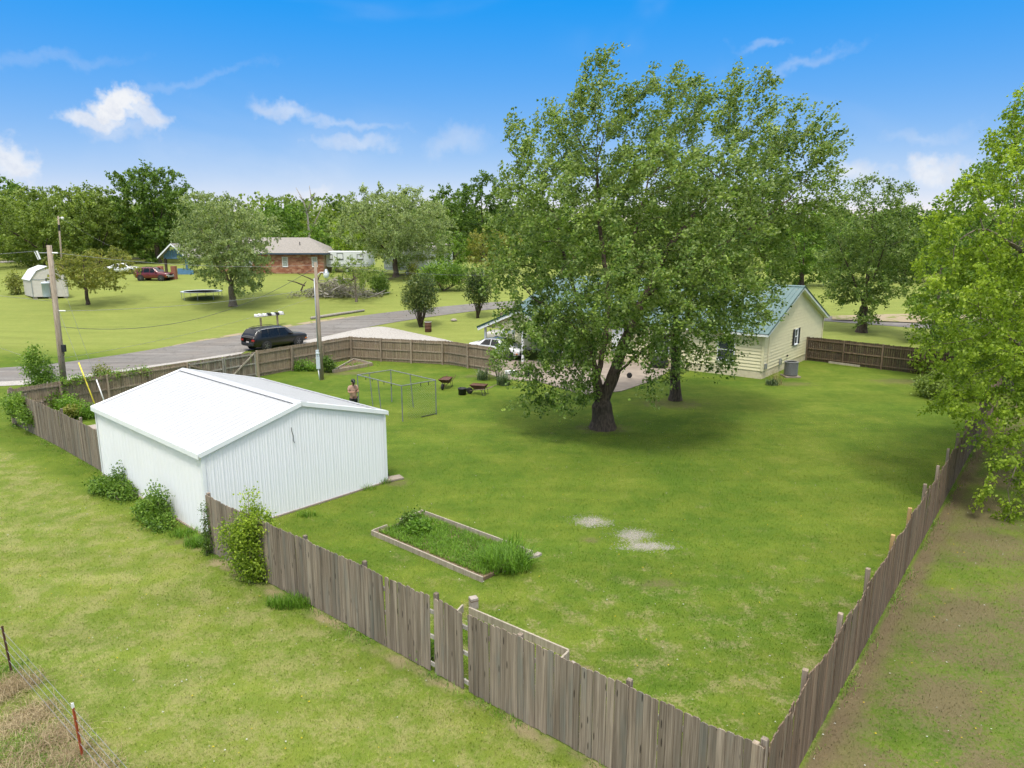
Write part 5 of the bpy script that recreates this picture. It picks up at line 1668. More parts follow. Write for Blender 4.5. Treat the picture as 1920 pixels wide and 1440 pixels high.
def blades(P, H, leafm, seed, width=.02, lean=.6, up=1.0, name='blades'):
    """arching blades growing from points P; returns a mesh in the coordinates of P"""
    r = np.random.default_rng(seed)
    n = len(P)
    H = np.broadcast_to(H, n) * r.uniform(.6, 1.15, n)
    a = r.uniform(0, 2 * math.pi, n); ln = r.uniform(.1, 1, n) * lean
    dx = np.stack([np.cos(a), np.sin(a), np.zeros(n)], -1); sd = np.stack([-np.sin(a), np.cos(a), np.zeros(n)], -1)
    V = []
    for (t, wf) in ((0, 1.0), (.4, .9), (.75, .6), (1.0, .05)):
        c = P + dx * (ln * H * t ** 1.8)[:, None] + np.array([0, 0, 1.0]) * (H * up * (t - .45 * ln * t ** 2.4))[:, None]
        V += [c - sd * width * wf / 2, c + sd * width * wf / 2]
    V = np.stack(V, 1)
    base = (np.arange(n) * 8)[:, None]
    F = np.concatenate([np.concatenate([base + k, base + k + 1, base + k + 3, base + k + 2], 1)[:, None, :] for k in (0, 2, 4)], 1).reshape(-1, 4)
    return mesh_np(name, V.reshape(-1, 3), F, leafm, False, np.repeat(r.random(n), 8))


def tuft(label, base, n, H, spread, leafm, seed, width=.02, lean=.8, name='grass_tuft', cat='plant', kind=None, group=None, extra=None):
    r = np.random.default_rng(seed)
    P = np.zeros((n, 3)); g2 = r.normal(size=(n, 2)); g2 *= np.minimum(1, 1.6 * r.random(n) ** .3 / (np.linalg.norm(g2, axis=1) + 1e-6))[:, None]
    P[:, :2] = g2 * np.asarray(spread) * .5
    base = np.asarray(base, float)
    P[:, 2] = terr(P[:, 0] + base[0], P[:, 1] + base[1]) - float(terr(base[0], base[1])) - .01
    o = link(name, blades(P, H, leafm, seed, width, lean), None, base)
    return tag(o, label, cat, group, kind)


def ell(c, rx, ry=None, rz=None, dz=0):
    ry = ry or rx; rz = rz or rx
    return (c[0], c[1], c[2] + dz, rx, ry, rz)


# bushes against the shed and on the fences
p = TP(210, 925)
shrub('green bush growing against the left wall of the white shed nearer the road', p, [ell(p, .65, .5, .30, .25), ell(p + [-.5, .4, 0], .5, .4, .26, .2), ell(p + [.15, .35, 0], .2, .2, .35, .6), ell(p + [.55, -.35, 0], .5, .4, .26, .22), ell(p + [.9, -.75, 0], .35, .3, .2, .16)], 5200, L_BRIGHT, .085, 10, seed=3)
p = TP(290, 978)
shrub('rounded green bush against the shed wall nearest the front corner', p, [ell(p, .48, .42, .42, .36), ell(p + [.38, -.42, 0], .42, .34, .26, .22), ell(p + [-.1, .25, 0], .2, .18, .3, .8), ell(p + [.28, -.05, 0], .15, .14, .28, .8), ell(p + [-.42, .4, 0], .36, .32, .3, .3), ell(p + [.7, -.75, 0], .28, .25, .16, .12)], 6000, L_BRIGHT, .085, 10, seed=4)
p = TP(470, 1085)
shrub('tall yellow green shrub growing up in front of the picket fence', p, [ell(p, .55, .5, .75, .75), ell(p + [.12, .1, 0], .5, .45, .55, 1.5), ell(p + [-.45, .2, 0], .42, .4, .5, 1.15), ell(p + [.1, .15, 0], .25, .25, .4, 2.15), ell(p + [.42, 0, 0], .3, .3, .4, 1.55), ell(p + [.3, -.1, 0], .45, .4, .5, .5)], 10500, L_YELLOW, .075, 14, seed=5, aspect=.55)
p = TP(90, 772)
shrub('leafy green sapling in the left corner of the fence', p, [ell(p, .9, .8, .8, 1.4), ell(p + [-.45, .3, 0], .7, .7, .7, 2.2), ell(p + [.6, -.3, 0], .8, .7, .6, .8), ell(p + [-.6, .4, 0], .4, .4, .5, 3.0), ell(p + [1.1, -.6, 0], .6, .5, .5, .5)], 8200, L_BRIGHT, .12, 9, .03, name='sapling', seed=6)
p = TP(193, 748)
shrub('rusty tipped bush behind the yellow guy guard', p, [ell(p, .7, .6, .7, .8), ell(p + [.1, .1, 0], .45, .4, .5, 1.5)], 3600, L_RUSTY, .10, 8, seed=7)
p = TP(150, 785)
shrub('low green weeds between the left fence and the utility pole', p, [ell(p, .9, .6, .45, .4), ell(p + [.8, .3, 0], .7, .5, .35, .3), ell(p + [-.6, .2, 0], .6, .5, .6, .5)], 5200, L_WEED, .09, 8, seed=8, name='weeds', cat='weeds')
p = TP(137, 790)
shrub('small orange leaved weed inside the left fence', p, [ell(p, .28, .25, .3, .5)], 900, L_RUSTY, .09, 4, seed=9, name='weed', cat='weed')
# vines
p = TP(55, 795)
vy = []
for k in range(7):
    q = LC + (lf_end - LC) * (.06 + .035 * k)
    vy.append((q[0] - .08, q[1] - .1, 1.35 - .12 * abs(k - 3) + .15 * math.sin(k * 2), .28, .22, .42 + .1 * math.sin(k * 3)))
shrub('green vine hanging over the grey fence at the left corner', (LC[0] + .2, LC[1] - .1, 0), vy, 4200, L_BRIGHT, .10, 5, seed=10, name='vine', cat='vine')
vy = []
for k in range(9):
    q = LC + bdir * (ga * (.28 + .055 * k))
    vy.append((q[0], q[1] - .05, 1.70 + .03 * math.sin(k * 2.3), .3, .12, .07 + .03 * math.sin(k * 1.7)))
shrub('green creeper along the top of the road fence', (LC[0] + bdir[0] * ga * .3, LC[1] + bdir[1] * ga * .3, float(terr(*(LC + bdir * ga * .3)))), vy, 1300, L_BRIGHT, .10, 5, seed=11, name='creeper', cat='vine')
q = fr_end + np.array([.02, -.12])
shrub('dark ivy climbing the end of the picket fence at the shed corner', (q[0], q[1], 0), [(q[0], q[1], .35, .16, .12, .35), (q[0] - .02, q[1], .85, .10, .08, .35), (q[0] - .05, q[1] + .02, 1.3, .07, .06, .3)], 1500, L_DARK, .055, 4, seed=12, name='ivy', cat='vine')
p = TP(800, 1235)
shrub('small green weed in the gap of the picket fence', p, [ell(p, .16, .14, .22, .25)], 420, L_WEED, .08, 3, seed=13, name='weed', cat='weed')
p = TP(372, 1022)
tuft('tall grass tuft at the front corner of the shed', p, 420, .38, (.55, .4), L_WEED, 14, .014)
tuft('tall grass at the foot of the bush along the shed wall', TP(345, 1003), 240, .30, (.6, .4), L_WEED, 15, .013)
tuft('long grass at the foot of the picket fence below the yellow shrub', TP(545, 1135), 600, .34, (.8, .35), L_WEED, 16, .014)
for k, (px, py, n, lab) in enumerate(((575, 968, 130, 'grass tuft at the foot of the shed gable near the shrub'), (690, 918, 90, 'small grass tuft at the middle of the shed gable wall'), (715, 906, 150, 'grass tuft at the right corner of the shed'))):
    tuft(lab, TP(px, py), n, .30, (.5, .25), L_WEED, 17 + k, .012)
# dry grass in the bottom left corner behind the wire fence
r = np.random.default_rng(31)
P = []
for (px, py, n, s) in ((25, 1290, 900, .42), (60, 1345, 800, .40), (100, 1385, 900, .42), (140, 1420, 700, .35), (20, 1440, 700, .6), (10, 1370, 400, .5), (180, 1450, 400, .3), (70, 1480, 500, .5), (-60, 1330, 600, .6), (-40, 1260, 400, .4)):
    c = TP(px, py)
    q = np.zeros((n, 3)); q[:, :2] = c[:2] + r.normal(size=(n, 2)) * s * .55
    P.append(q)
P = np.concatenate(P); P[:, 2] = terr(P[:, 0], P[:, 1]) - .01
dg = link('dry_grass', blades(P, .24, L_STRAW, 32, .009, 1.9))
tag(dg, 'matted straw coloured dry grass below the wire fence in the bottom left corner', 'grass', kind='stuff')
P = []
for (px, py, n, s) in ((40, 1400, 500, .6), (90, 1450, 400, .6), (10, 1260, 300, .4), (150, 1465, 300, .5)):
    c = TP(px, py); q = np.zeros((n, 3)); q[:, :2] = c[:2] + r.normal(size=(n, 2)) * s * .55; P.append(q)
P = np.concatenate(P); P[:, 2] = terr(P[:, 0], P[:, 1]) - .01
dg2 = link('rough_grass', blades(P, .2, L_WEED, 33, .010, 1.2))
tag(dg2, 'longer green grass among the dry straw in the bottom left corner', 'grass', kind='stuff')
# plants at the front corner, right
p = TP(1420, 1440)
p = np.array([FC[0] - .25, FC[1] + .25, 0.0])
tuft('bright green arching plant inside the fence corner at the bottom right', p, 160, .75, (.35, .3), L_WEED, 35, .03, .9, name='plant')

# shrubs by the road
p = TP(789, 613); k = p[1] / FPX
shrub('round topped green shrub with bare lower stems by the rusty barrel', p, [ell(p, 30 * k, 30 * k, 34 * k, 62 * k), ell(p + [8 * k, 0, 0], 26 * k, 26 * k, 24 * k, 78 * k), ell(p + [-12 * k, 0, 0], 22 * k, 22 * k, 26 * k, 55 * k), ell(p + [12 * k, 0, 0], 20 * k, 20 * k, 20 * k, 45 * k)], 8500, L_SHRUB, .16, 22, .05, seed=41, barkm='bark')
p = TP(896, 596); k = p[1] / FPX
shrub('round topped green shrub by the road nearer the big maple', p, [ell(p, 24 * k, 24 * k, 30 * k, 56 * k), ell(p + [3 * k, 0, 0], 22 * k, 22 * k, 22 * k, 72 * k), ell(p + [10 * k, 0, 0], 16 * k, 16 * k, 20 * k, 48 * k)], 6500, L_SHRUB, .17, 20, .05, seed=42, barkm='bark')
p = TP(833, 545); k = p[1] / FPX
shrub('bright spreading bush beyond the road between the two shrubs', p, [ell(p, 36 * k, 30 * k, 22 * k, 32 * k), ell(p + [-28 * k, 0, 0], 22 * k, 20 * k, 17 * k, 30 * k), ell(p + [32 * k, 0, 0], 24 * k, 20 * k, 19 * k, 26 * k)], 6500, L_BRIGHT, .22, 10, .06, seed=43)
p = TP(710, 552); k = p[1] / FPX
shrub('dark cedar bush at the right end of the brush pile', p, [ell(p, 14 * k, 14 * k, 24 * k, 24 * k), ell(p + [4 * k, 0, 0], 16 * k, 14 * k, 16 * k, 14 * k)], 3000, L_DARK, .2, 5, .06, seed=44)
p = TP(715, 525); k = p[1] / FPX
shrub('rusty bush beside the white trailer', p, [ell(p + [60 * k, 0, 0], 12 * k, 12 * k, 14 * k, 14 * k)], 1200, L_RUSTY, .22, 5, .04, seed=45)
p = TP(32, 552); k = p[1] / FPX
shrub('rusty brown bush behind the small barn shed', p, [ell(p, 15 * k, 12 * k, 20 * k, 20 * k)], 1600, L_RUSTY, .2, 6, .04, seed=46)
for kk, (px, py, w_, h_, lab, lm) in enumerate(((1780, 735, 60, 50, 'dense green bush where the back fence meets the side fence', L_OLIVE), (1850, 720, 60, 75, 'dense bush at the right edge behind the side fence', L_BRIGHT), (1745, 690, 35, 40, 'light green bush hanging over the end of the dark back fence', L_YELLOW), (1800, 640, 60, 50, 'green thicket behind the end of the back fence', L_BRIGHT), (1890, 640, 60, 60, 'green thicket at the right edge beyond the road', L_DARK))):
    p = TP(px, py + 10); k = p[1] / FPX
    shrub(lab, p, [ell(p, w_ * k, w_ * k * .8, h_ * k * .55, h_ * k * .5), ell(p + [-w_ * .5 * k, 0, 0], w_ * .6 * k, w_ * .5 * k, h_ * .4 * k, h_ * .4 * k), ell(p + [w_ * .4 * k, .5, 0], w_ * .6 * k, w_ * .5 * k, h_ * .45 * k, h_ * .75 * k)], 7500, lm, .14, 14, .03, seed=50 + kk)
# young leafy tree by the fence end with a stake, yuccas and the low plant
p = TP(932, 712)
shrub('thin leafy sapling at the end of the back fence by the white car', p, [ell(p, .55, .5, .45, 1.0), ell(p + [.2, 0, 0], .4, .4, .5, 2.0), ell(p + [-.25, 0, 0], .35, .35, .4, 1.5)], 1100, L_BRIGHT, .13, 7, .025, name='sapling', seed=56)
for kk, (px, py, lab) in enumerate(((905, 712, 'spiky yucca clump by the back fence end'), (945, 722, 'spiky yucca clump nearest the drive'))):
    tuft(lab, TP(px, py), 150, .85, (.55, .45), L_YUCCA, 60 + kk, .045, .9, name='yucca')
p = TP(1447, 722)
tuft('low green clump with tall dry stalks at the house corner', p, 130, .5, (.5, .4), L_YUCCA, 63, .03, .8, name='ornamental_grass')
pa = p + np.array([.35, .2, 0])
tuft('dry wispy stalks beside the air conditioner', pa, 70, 1.25, (.6, .4), L_STRAW, 64, .012, .9, name='dry_stalks')

# cut brush pile on the neighbour lawn
p = TP(635, 556); k = p[1] / FPX
bp = thing('brush_pile', 'long grey heap of cut branches on the neighbour lawn', 'brush pile', p)
r = np.random.default_rng(70)
b_ = MB()
for i in range(330):
    c = p + np.array([r.normal() * 32 * k, r.normal() * .9, 0]); c[0] = np.clip(c[0], p[0] - 82 * k, p[0] + 80 * k)
    hmax = 34 * k * math.exp(-((c[0] - p[0]) / (62 * k)) ** 2)
    c[2] = p[2] + r.uniform(0, hmax)
    a = r.uniform(0, 2 * math.pi); ln = r.uniform(.8, 2.6); el = r.normal() * .35
    d = np.array([math.cos(a) * math.cos(el), math.sin(a) * math.cos(el) * .5, math.sin(el)]) * ln / 2
    e0, e1 = c - d, c + d
    e0[2] = max(e0[2], p[2]); e1[2] = max(e1[2], p[2])
    rd_ = r.uniform(.012, .04) if r.random() < .9 else r.uniform(.06, .12)
    b_.tube([e0, c + r.normal(size=3) * .08, e1], [rd_, rd_ * .8, rd_ * .4], 4, False)
tag(b_.build('branches', M['bark_pale'], bp), kind='stuff')
for (x0, z0, x1, z1) in ((-70, 10, -60, 28), (-62, 20, -95, 30), (-30, 22, -75, 42), (25, 30, 48, 46), (20, 28, 55, 40), (-40, 24, -30, 45), (30, 32, 28, 50)):
    MB().tube([p + np.array([x0 * k, 0, z0 * k]), p + np.array([(x0 + x1) / 2 * k, 0, (z0 + z1) / 2 * k + .1]), p + np.array([x1 * k, .3, z1 * k])], [.10, .07, .03], 6).build('limb', M['bark'], bp)
nn = 2600
P = p + np.stack([r.normal(size=nn) * 36 * k, r.normal(size=nn) * .8 - .2, np.zeros(nn)], -1); P[:, 0] = np.clip(P[:, 0], p[0] - 85 * k, p[0] + 82 * k)
P[:, 2] = p[2] + r.random(nn) ** 1.5 * 30 * k * np.exp(-((P[:, 0] - p[0]) / (65 * k)) ** 2)
a = r.normal(size=(nn, 3)); a /= np.linalg.norm(a, axis=1, keepdims=True); bb = np.cross(a, r.normal(size=(nn, 3))); bb /= np.linalg.norm(bb, axis=1, keepdims=True)
V = np.stack([P - a * .13, P + bb * .05, P + a * .13, P - bb * .05], 1).reshape(-1, 3) - p
L_DRYLEAF = leaf_mat('withered_leaves', (0.10, 0.10, 0.06), (0.20, 0.20, 0.12), (0.33, 0.31, 0.22), None, .2)
link('withered_leaves', mesh_np('withered', V, np.arange(len(V)).reshape(-1, 4), L_DRYLEAF, False, np.repeat(r.random(nn), 4)), bp)
# log along the road
a_, b2_ = TP(583, 599), TP(683, 584)
lg = MB().tube([a_ + [0, 0, .12], (a_ + b2_) / 2 + [0, 0, .14], b2_ + [0, 0, .12]], [.15, .14, .11], 8).build('log', M['bark_pale'], None, True)
tag(lg, 'long pale log lying along the far edge of the road', 'log')
st_ = TP(942, 598)
stp = MB().lathe(st_, [(.36, -.05), (.30, .2), (.27, .62), (.0, .60)], 12).build('tree_stump', M['bark_grey'])
tag(stp, 'grey cut tree stump behind the carport roof', 'stump')

# ------------------------------------------------------------------ raised beds, blocks and bits in the yard
def plank(parent, a, b_, ht, th_, mat, zb=0.0, name='board'):
    a = np.asarray(a, float); b_ = np.asarray(b_, float)
    z = zb
    m_ = MB().bar((a[0], a[1], float(terr(*a[:2])) + z + ht / 2), (b_[0], b_[1], float(terr(*b_[:2])) + z + ht / 2), th_, ht)
    o = m_.build(name, mat, parent)
    return o


c1, c2, c3, c4 = (TP(*q) for q in ((697, 1003), (790, 968), (998, 1046), (905, 1092)))
bed = thing('raised_bed', 'long raised bed of pale boards full of weeds in the foreground yard', 'raised bed', c1)
plank(bed, c1, c4, .16, .05, M['board_pale'])
plank(bed, c2, c2 + (c3 - c2) * .47, .24, .045, M['board_pale']); plank(bed, c2 + (c3 - c2) * .475, c2 + (c3 - c2) * .93, .24, .045, M['board_pale']); plank(bed, c2 + (c3 - c2) * .93, c3, .22, .045, M['board_pale'])
plank(bed, c3, c3 + (c4 - c3) * .62, .24, .045, M['board_pale']); plank(bed, c1 + (c2 - c1) * .02, c1 + (c2 - c1) * .3, .16, .045, M['board_pale']); plank(bed, c1 + (c2 - c1) * .55, c2, .2, .045, M['board_pale'])
so = MB(); cc = (c1 + c2 + c3 + c4) / 4
so.prism([(*(q[:2] * .985 + cc[:2] * .015), .0) for q in (c1, c2, c3, c4)], (0, 0, .09)); so.build('soil', M['soil'], bed)
r = np.random.default_rng(80)


def in_bed(n, u0=0, u1=1, v0=0, v1=1):
    u_ = r.uniform(u0, u1, n)[:, None]; v_ = r.uniform(v0, v1, n)[:, None]
    q = (c1 * (1 - u_) + c4 * u_) * (1 - v_) + (c2 * (1 - u_) + c3 * u_) * v_
    q[:, 2] = .08
    return q


BW = in_bed(14000, .03, .98, .07, .96)
BW = BW[(np.sin(BW[:, 0] * 5.1 + 2 * np.sin(BW[:, 1] * 3)) * np.sin(BW[:, 1] * 6.3 + 1.0) + r.normal(size=len(BW)) * .45) > -.9]
wd_ = link('bed_weeds', blades(BW, .15, L_WEED, 81, .016, 1.0))
tag(wd_, 'low weeds and grass filling the foreground raised bed', 'weeds', kind='stuff')
for kk, (u_, v_, n, lab) in enumerate(((.10, .55, 1500, 'dark leafy weed clump at the shed end of the foreground raised bed'), (.22, .45, 1400, 'broad leafy weed beside the dark clump in the foreground bed'))):
    q = (c1 * (1 - u_) + c4 * u_) * (1 - v_) + (c2 * (1 - u_) + c3 * u_) * v_
    shrub(lab, q, [ell(q, .34, .30, .22, .2), ell(q + [.15, .1, 0], .25, .2, .2, .3)], n, L_DARK if kk == 0 else L_WEED, .085, 8, .008, name='weed_clump', seed=82 + kk, cat='weeds')
q = (c3 * .62 + c4 * .38); q[2] = .06
tuft('pale arching grass clump at the near corner of the foreground raised bed', q + np.array([-.25, -.1, 0]), 800, .68, (.95, .7), L_WEED, 84, .02, 1.1)
q = c2 * .14 + c3 * .86 + np.array([-.1, -.12, 0]); q[2] = .06
tuft('upright dark green iris blades beside the back board of the foreground bed', q, 90, .62, (.5, .3), L_WEED, 85, .028, .5, name='iris_plant')
for kk, (px, py, rz) in enumerate(((1001, 1045, .3), (1008, 1043, .9))):
    bo = MB().box(-.11, .11, -.08, .08, 0, .09).build('paver_block', M['block'])
    bo.location = TP(px, py); bo.rotation_euler = (0, 0, rz); bevel(bo, .012)
    tag(bo, ('pinkish block leaning at the outer corner of the foreground bed', 'second pinkish block just outside the foreground bed corner')[kk], 'block')
p = TP(888, 1140)
blk = thing('cinder_block', 'upright concrete block standing alone between the two front beds', 'block', p, .45)
b_ = MB(); b_.box(-.10, .10, -.09, .09, 0, .30); bevel(b_.build('body', M['block'], blk, local=True), .008)
b_ = MB(); b_.box(-.105, .105, -.095, .095, .215, .235); b_.build('groove', M['soil'], blk, local=True)
d1, d2, d3, d4 = (TP(*q) for q in ((872, 1152), (862, 1166), (1064, 1250), (1050, 1262)))
bed2 = thing('raised_bed', 'pale board bed half hidden behind the picket fence', 'raised bed', d1)
plank(bed2, TP(880, 1152), TP(1066, 1233), .20, .045, M['board_pale']); plank(bed2, TP(868, 1147), TP(850, 1166), .20, .045, M['board_pale']); plank(bed2, TP(1066, 1236), TP(1046, 1256), .22, .045, M['board_pale'])
P = np.zeros((1500, 3)); u_ = r.random((1500, 1)); v_ = r.random((1500, 1))
P = TP(880, 1172) * (1 - u_) + (d3 + [-.1, -.08, 0]) * u_ + np.array([-.45, -.55, 0]) * v_; P[:, 2] = .01
wd2 = link('bed_weeds', blades(P, .11, L_WEED, 87, .016, .8)); tag(wd2, 'green weeds in the bed behind the picket fence', 'weeds', kind='stuff')
bo = MB().box(-.13, .13, -.07, .07, 0, .10).build('paver_block', M['block']); bo.location = TP(1070, 1252); bo.rotation_euler = (0, 0, .7); bevel(bo, .012)
tag(bo, 'small block on bare soil at the end of the bed behind the picket fence', 'block')
# bed by the far corner
f1, f2, f3, f4 = (TP(*q) for q in ((622, 700), (663, 682), (697, 686), (658, 700)))
f1, f2, f3, f4 = (TP(*q) for q in ((624, 699), (664, 677), (697, 685), (650, 697)))
bed3 = thing('raised_bed', 'grey board bed in the far corner of the yard by the light pole', 'raised bed', f1)
for a_, b2_ in ((f1, f2), (f2, f3), (f3, f1)):
    plank(bed3, a_, b2_, .22, .06, M['board_pale'])
plank(bed3, f1 + [.1, -.1, 0], f3 + [.1, -.15, 0], .22, .06, M['rail'])
so = MB(); so.prism([(*q[:2], float(terr(*q[:2]))) for q in (f1, f2, f3)], (0, 0, .1)); so.build('soil', M['soil'], bed3)
P = (f1 * .34 + f2 * .33 + f3 * .33) + np.stack([r.normal(size=300) * .7, r.normal(size=300) * .45, np.zeros(300)], -1); P[:, 2] = terr(P[:, 0], P[:, 1]) + .08
w3 = link('bed_weeds', blades(P, .2, L_WEED, 88, .03, .9)); tag(w3, 'sparse weeds in the far corner bed', 'weeds', kind='stuff')
p = TP(614, 698)
shrub('dark leafy bush at the foot of the light pole', p, [ell(p, .5, .4, .45, .45), ell(p + [-.2, .2, 0], .35, .3, .35, .7)], 1800, L_DARK, .12, 6, seed=89)
p = TP(575, 695)
shrub('low green weeds along the road fence left of the light pole', p, [ell(p, .8, .35, .35, .3), ell(p + [-.7, .1, 0], .5, .3, .25, .2)], 1800, L_WEED, .11, 6, seed=90, name='weeds', cat='weeds')
# stone slab and planks at the shed corner
p = TP(738, 899)
sl = MB().box(-.34, .34, -.22, .22, 0, .09).build('stepping_stone', M['concrete']); sl.location = p; sl.rotation_euler = (0, 0, .55); bevel(sl, .02)
tag(sl, 'flat pale stone slab on the ground at the right corner of the shed', 'stone')
for kk, (dx, lab) in enumerate(((.02, 'reddish plank leaning on the far side wall of the shed'), (.16, 'second reddish plank leaning beside it on the shed wall'))):
    a_ = W(SW + .34 + dx, .35 + dx * 2, .0); b2_ = W(SW + .05, .45 + dx * 2, 1.0 - kk * .2)
    o = MB().bar(a_, b2_, .10, .035, up=(SB[0], SB[1], 0)).build('plank', M['rust']); tag(o, lab, 'plank')
# flat paver behind the left fence
p = TP(170, 806)
o = MB().box(-.65, .65, -.5, .5, 0, .12).build('concrete_slab', M['block']); o.location = p; o.rotation_euler = (0, 0, .8); bevel(o, .02)
tag(o, 'flat concrete slab on the ground behind the grey left fence', 'slab')
# plank lying against the dark back fence
a_, b2_ = TP(1553, 684), TP(1612, 690)
o = MB().bar(a_ + [0, 0, .2], b2_ + [0, 0, .13], .04, .14).build('plank', M['board_pale']); tag(o, 'pale loose plank leaning along the dark back fence', 'plank')

# kennel frame of steel pipe
K = {k_: TP(*q) for k_, q in dict(a=(673, 765), b=(755, 790), c=(818, 777), d=(735, 757)).items()}
v1 = K['c'] - K['b']; K['a'] = K['b'] + (K['a'] - K['b']) * 1.0; K['d'] = K['a'] + v1
kn = thing('pipe_frame', 'open rectangular frame of thin steel pipe with wire mesh on the lawn', 'frame', (K['a'] + K['c']) / 2)
HKN = 1.83
top = {k_: q + np.array([0, 0, HKN]) for k_, q in K.items()}
for k_ in 'abcd':
    MB().tube([K[k_] - [0, 0, .02], top[k_]], .028, 8).build('post', M['pipe'], kn)
for (a_, b2_) in (('a', 'b'), ('b', 'c'), ('c', 'd'), ('d', 'a')):
    MB().tube([top[a_], top[b2_]], .026, 8).build('top_rail', M['pipe'], kn)
for (a_, b2_, t_) in (('a', 'b', .48), ('d', 'c', .45), ('a', 'd', .35)):
    q = K[a_] * (1 - t_) + K[b2_] * t_
    MB().tube([q + [.12, 0, 0], q + [0, 0, HKN]], .024, 8).build('post', M['pipe'], kn)
MB().tube([K['b'] * .45 + K['c'] * .55 + [0, 0, .03], K['c'] + [0, 0, .05]], .022, 6).build('bottom_rail', M['dark_metal'], kn)
b_ = MB()
n_ = 26
A_, B_ = K['b'] * .2 + K['c'] * .8, K['c']
for (A_, B_) in ((K['b'] * .85 + K['c'] * .15, K['c']),):
    ln = np.linalg.norm(B_ - A_)
    st = .12
    cnt_ = int((ln + HKN) / st)
    for i in range(cnt_):
        s0 = i * st
        x0 = max(0, s0 - HKN * .9); x1 = min(ln, s0)
        if x1 - x0 < .02: continue
        z0 = (s0 - x0); z1 = (s0 - x1)
        pa_ = A_ + (B_ - A_) * (x0 / ln) + UP * min(z0 + .05, HKN); pb_ = A_ + (B_ - A_) * (x1 / ln) + UP * max(z1, .03)
        b_.tube([pa_, pb_], .0025, 3, False)
        pa_ = A_ + (B_ - A_) * ((ln - x0) / ln) + UP * min(z0 + .05, HKN); pb_ = A_ + (B_ - A_) * ((ln - x1) / ln) + UP * max(z1, .03)
        b_.tube([pa_, pb_], .0025, 3, False)
b_.build('wire_mesh', M['wire'], kn)
b_ = MB()
for t_ in (.2, .35, .62, .78):
    q = top['a'] * (1 - t_) + top['b'] * t_; b_.tube([q, q + [0, 0, -.16]], .018, 5)
for t_ in (.55, .78):
    q = top['b'] * (1 - t_) + top['c'] * t_; b_.tube([q, q + [.02, 0, -.2]], .02, 5)
b_.build('strap', M['black'], kn)


# wheelbarrows and pot
def wheelbarrow(label, p, rz, tilt=0.0):
    t_ = thing('wheelbarrow', label, 'wheelbarrow', p, rz)
    b_ = MB()
    lo = [(-.25, -.17, .32), (.30, -.20, .36), (.30, .20, .36), (-.25, .17, .32)]
    hi = [(-.42, -.30, .62), (.55, -.34, .60), (.55, .34, .60), (-.42, .30, .62)]
    b_.poly(lo[::-1])
    for k in range(4):
        l = (k + 1) % 4
        b_.poly([lo[k], lo[l], hi[l], hi[k]])
    o = b_.build('tray', M['rust'], t_, local=True)
    sm = o.modifiers.new('thick', 'SOLIDIFY'); sm.thickness = .012
    MB().prism([(q[0] * .93, q[1] * .93, .56) for q in hi], (0, 0, .02)).build('rust_load', M['rust'], t_, local=True)
    for s in (-1, 1):
        MB().tube([(.62, s * .06, .20), (.1, s * .2, .33), (-.5, s * .25, .42), (-.95, s * .29, .62)], .02, 6).build('handle', M['rust'] if rz < 0 else M['rail'], t_, local=True)
        MB().tube([(-.15, s * .2, .36), (-.28, s * .24, .02), (-.42, s * .24, .02), (-.38, s * .24, .42)], .016, 6).build('leg', M['dark_metal'], t_, local=True)
    wh_ = MB().lathe((.66, 0, .20), [(.10, -.045), (.18, -.045), (.20, -.02), (.20, .02), (.18, .045), (.10, .045)], 16, (0, 1, 0)).build('wheel', M['rubber'], t_, True, local=True)
    MB().lathe((.66, 0, .20), [(0, -.03), (.11, -.035), (.11, .035), (0, .03)], 12, (0, 1, 0)).build('rim', M['rust'], wh_, local=True)
    return t_


wheelbarrow('rusty wheelbarrow with its handles up standing on the lawn nearer the frame', TP(837, 727), R(-105))
wheelbarrow('rusty wheelbarrow with a flat load beside the black pot', TP(900, 740), R(160))
p = TP(867, 740)
pot = MB().lathe(p, [(.20, 0), (.23, .02), (.25, .34), (.27, .35), (.27, .40), (.235, .40), (.22, .34), (0, .33)], 18).build('plant_pot', M['black'], None, True)
tag(pot, 'black round plastic pot on the lawn between the wheelbarrows', 'pot')
p = TP(803, 622)
br_ = thing('barrel', 'rusty red steel burn barrel beside the shrub', 'barrel', p)
MB().lathe((0, 0, 0), [(.29, 0), (.30, .02), (.30, .28), (.315, .30), (.30, .32), (.30, .58), (.315, .60), (.30, .62), (.30, .88), (.31, .90), (.27, .90), (.27, .5), (0, .5)], 20).build('drum', M['rust'], br_, True, local=True)
MB().lathe((0, 0, 0), [(.285, .885), (.315, .89), (.315, .915), (.285, .92)], 20, caps=False).build('rim', M['white_paint'], br_, True, local=True)
for kk, (px, py, lab) in enumerate(((851, 602, 'small grey rock on the grass by the road'),)):
    p = TP(px, py)
    o = MB().lathe(p, [(.0, 0), (.28, .02), (.32, .1), (.2, .22), (0, .26)], 9).build('rock', M['block']); tag(o, lab, 'rock')

# trampoline
p = TP(379, 560); k = p[1] / FPX
tr = thing('trampoline', 'round dark trampoline standing on the neighbour lawn', 'trampoline', p)
RT = 2.15
ring = lambda r_, z: [(r_ * math.cos(t), r_ * math.sin(t), z) for t in np.linspace(0, 2 * math.pi, 33)]
MB().tube(ring(RT, .82), .035, 6, False).build('frame', M['grey_metal'], tr, True, local=True)
MB().lathe((0, 0, 0), [(RT - .30, .83), (RT - .02, .85), (RT + .02, .83), (RT - .02, .80), (RT - .3, .82)], 32, caps=False).build('spring_cover', M['steel_blue'], tr, True, local=True)
MB().lathe((0, 0, 0), [(RT - .28, .825), (0, .815)], 32).build('mat', M['mat_black'], tr, True, local=True)
for a in np.linspace(0, 2 * math.pi, 9)[:-1] + .2:
    c_, s_ = math.cos(a) * RT, math.sin(a) * RT
    MB().tube([(c_, s_, .82), (c_ * .98, s_ * .98, -.03)], .025, 6).build('leg', M['grey_metal'], tr, local=True)

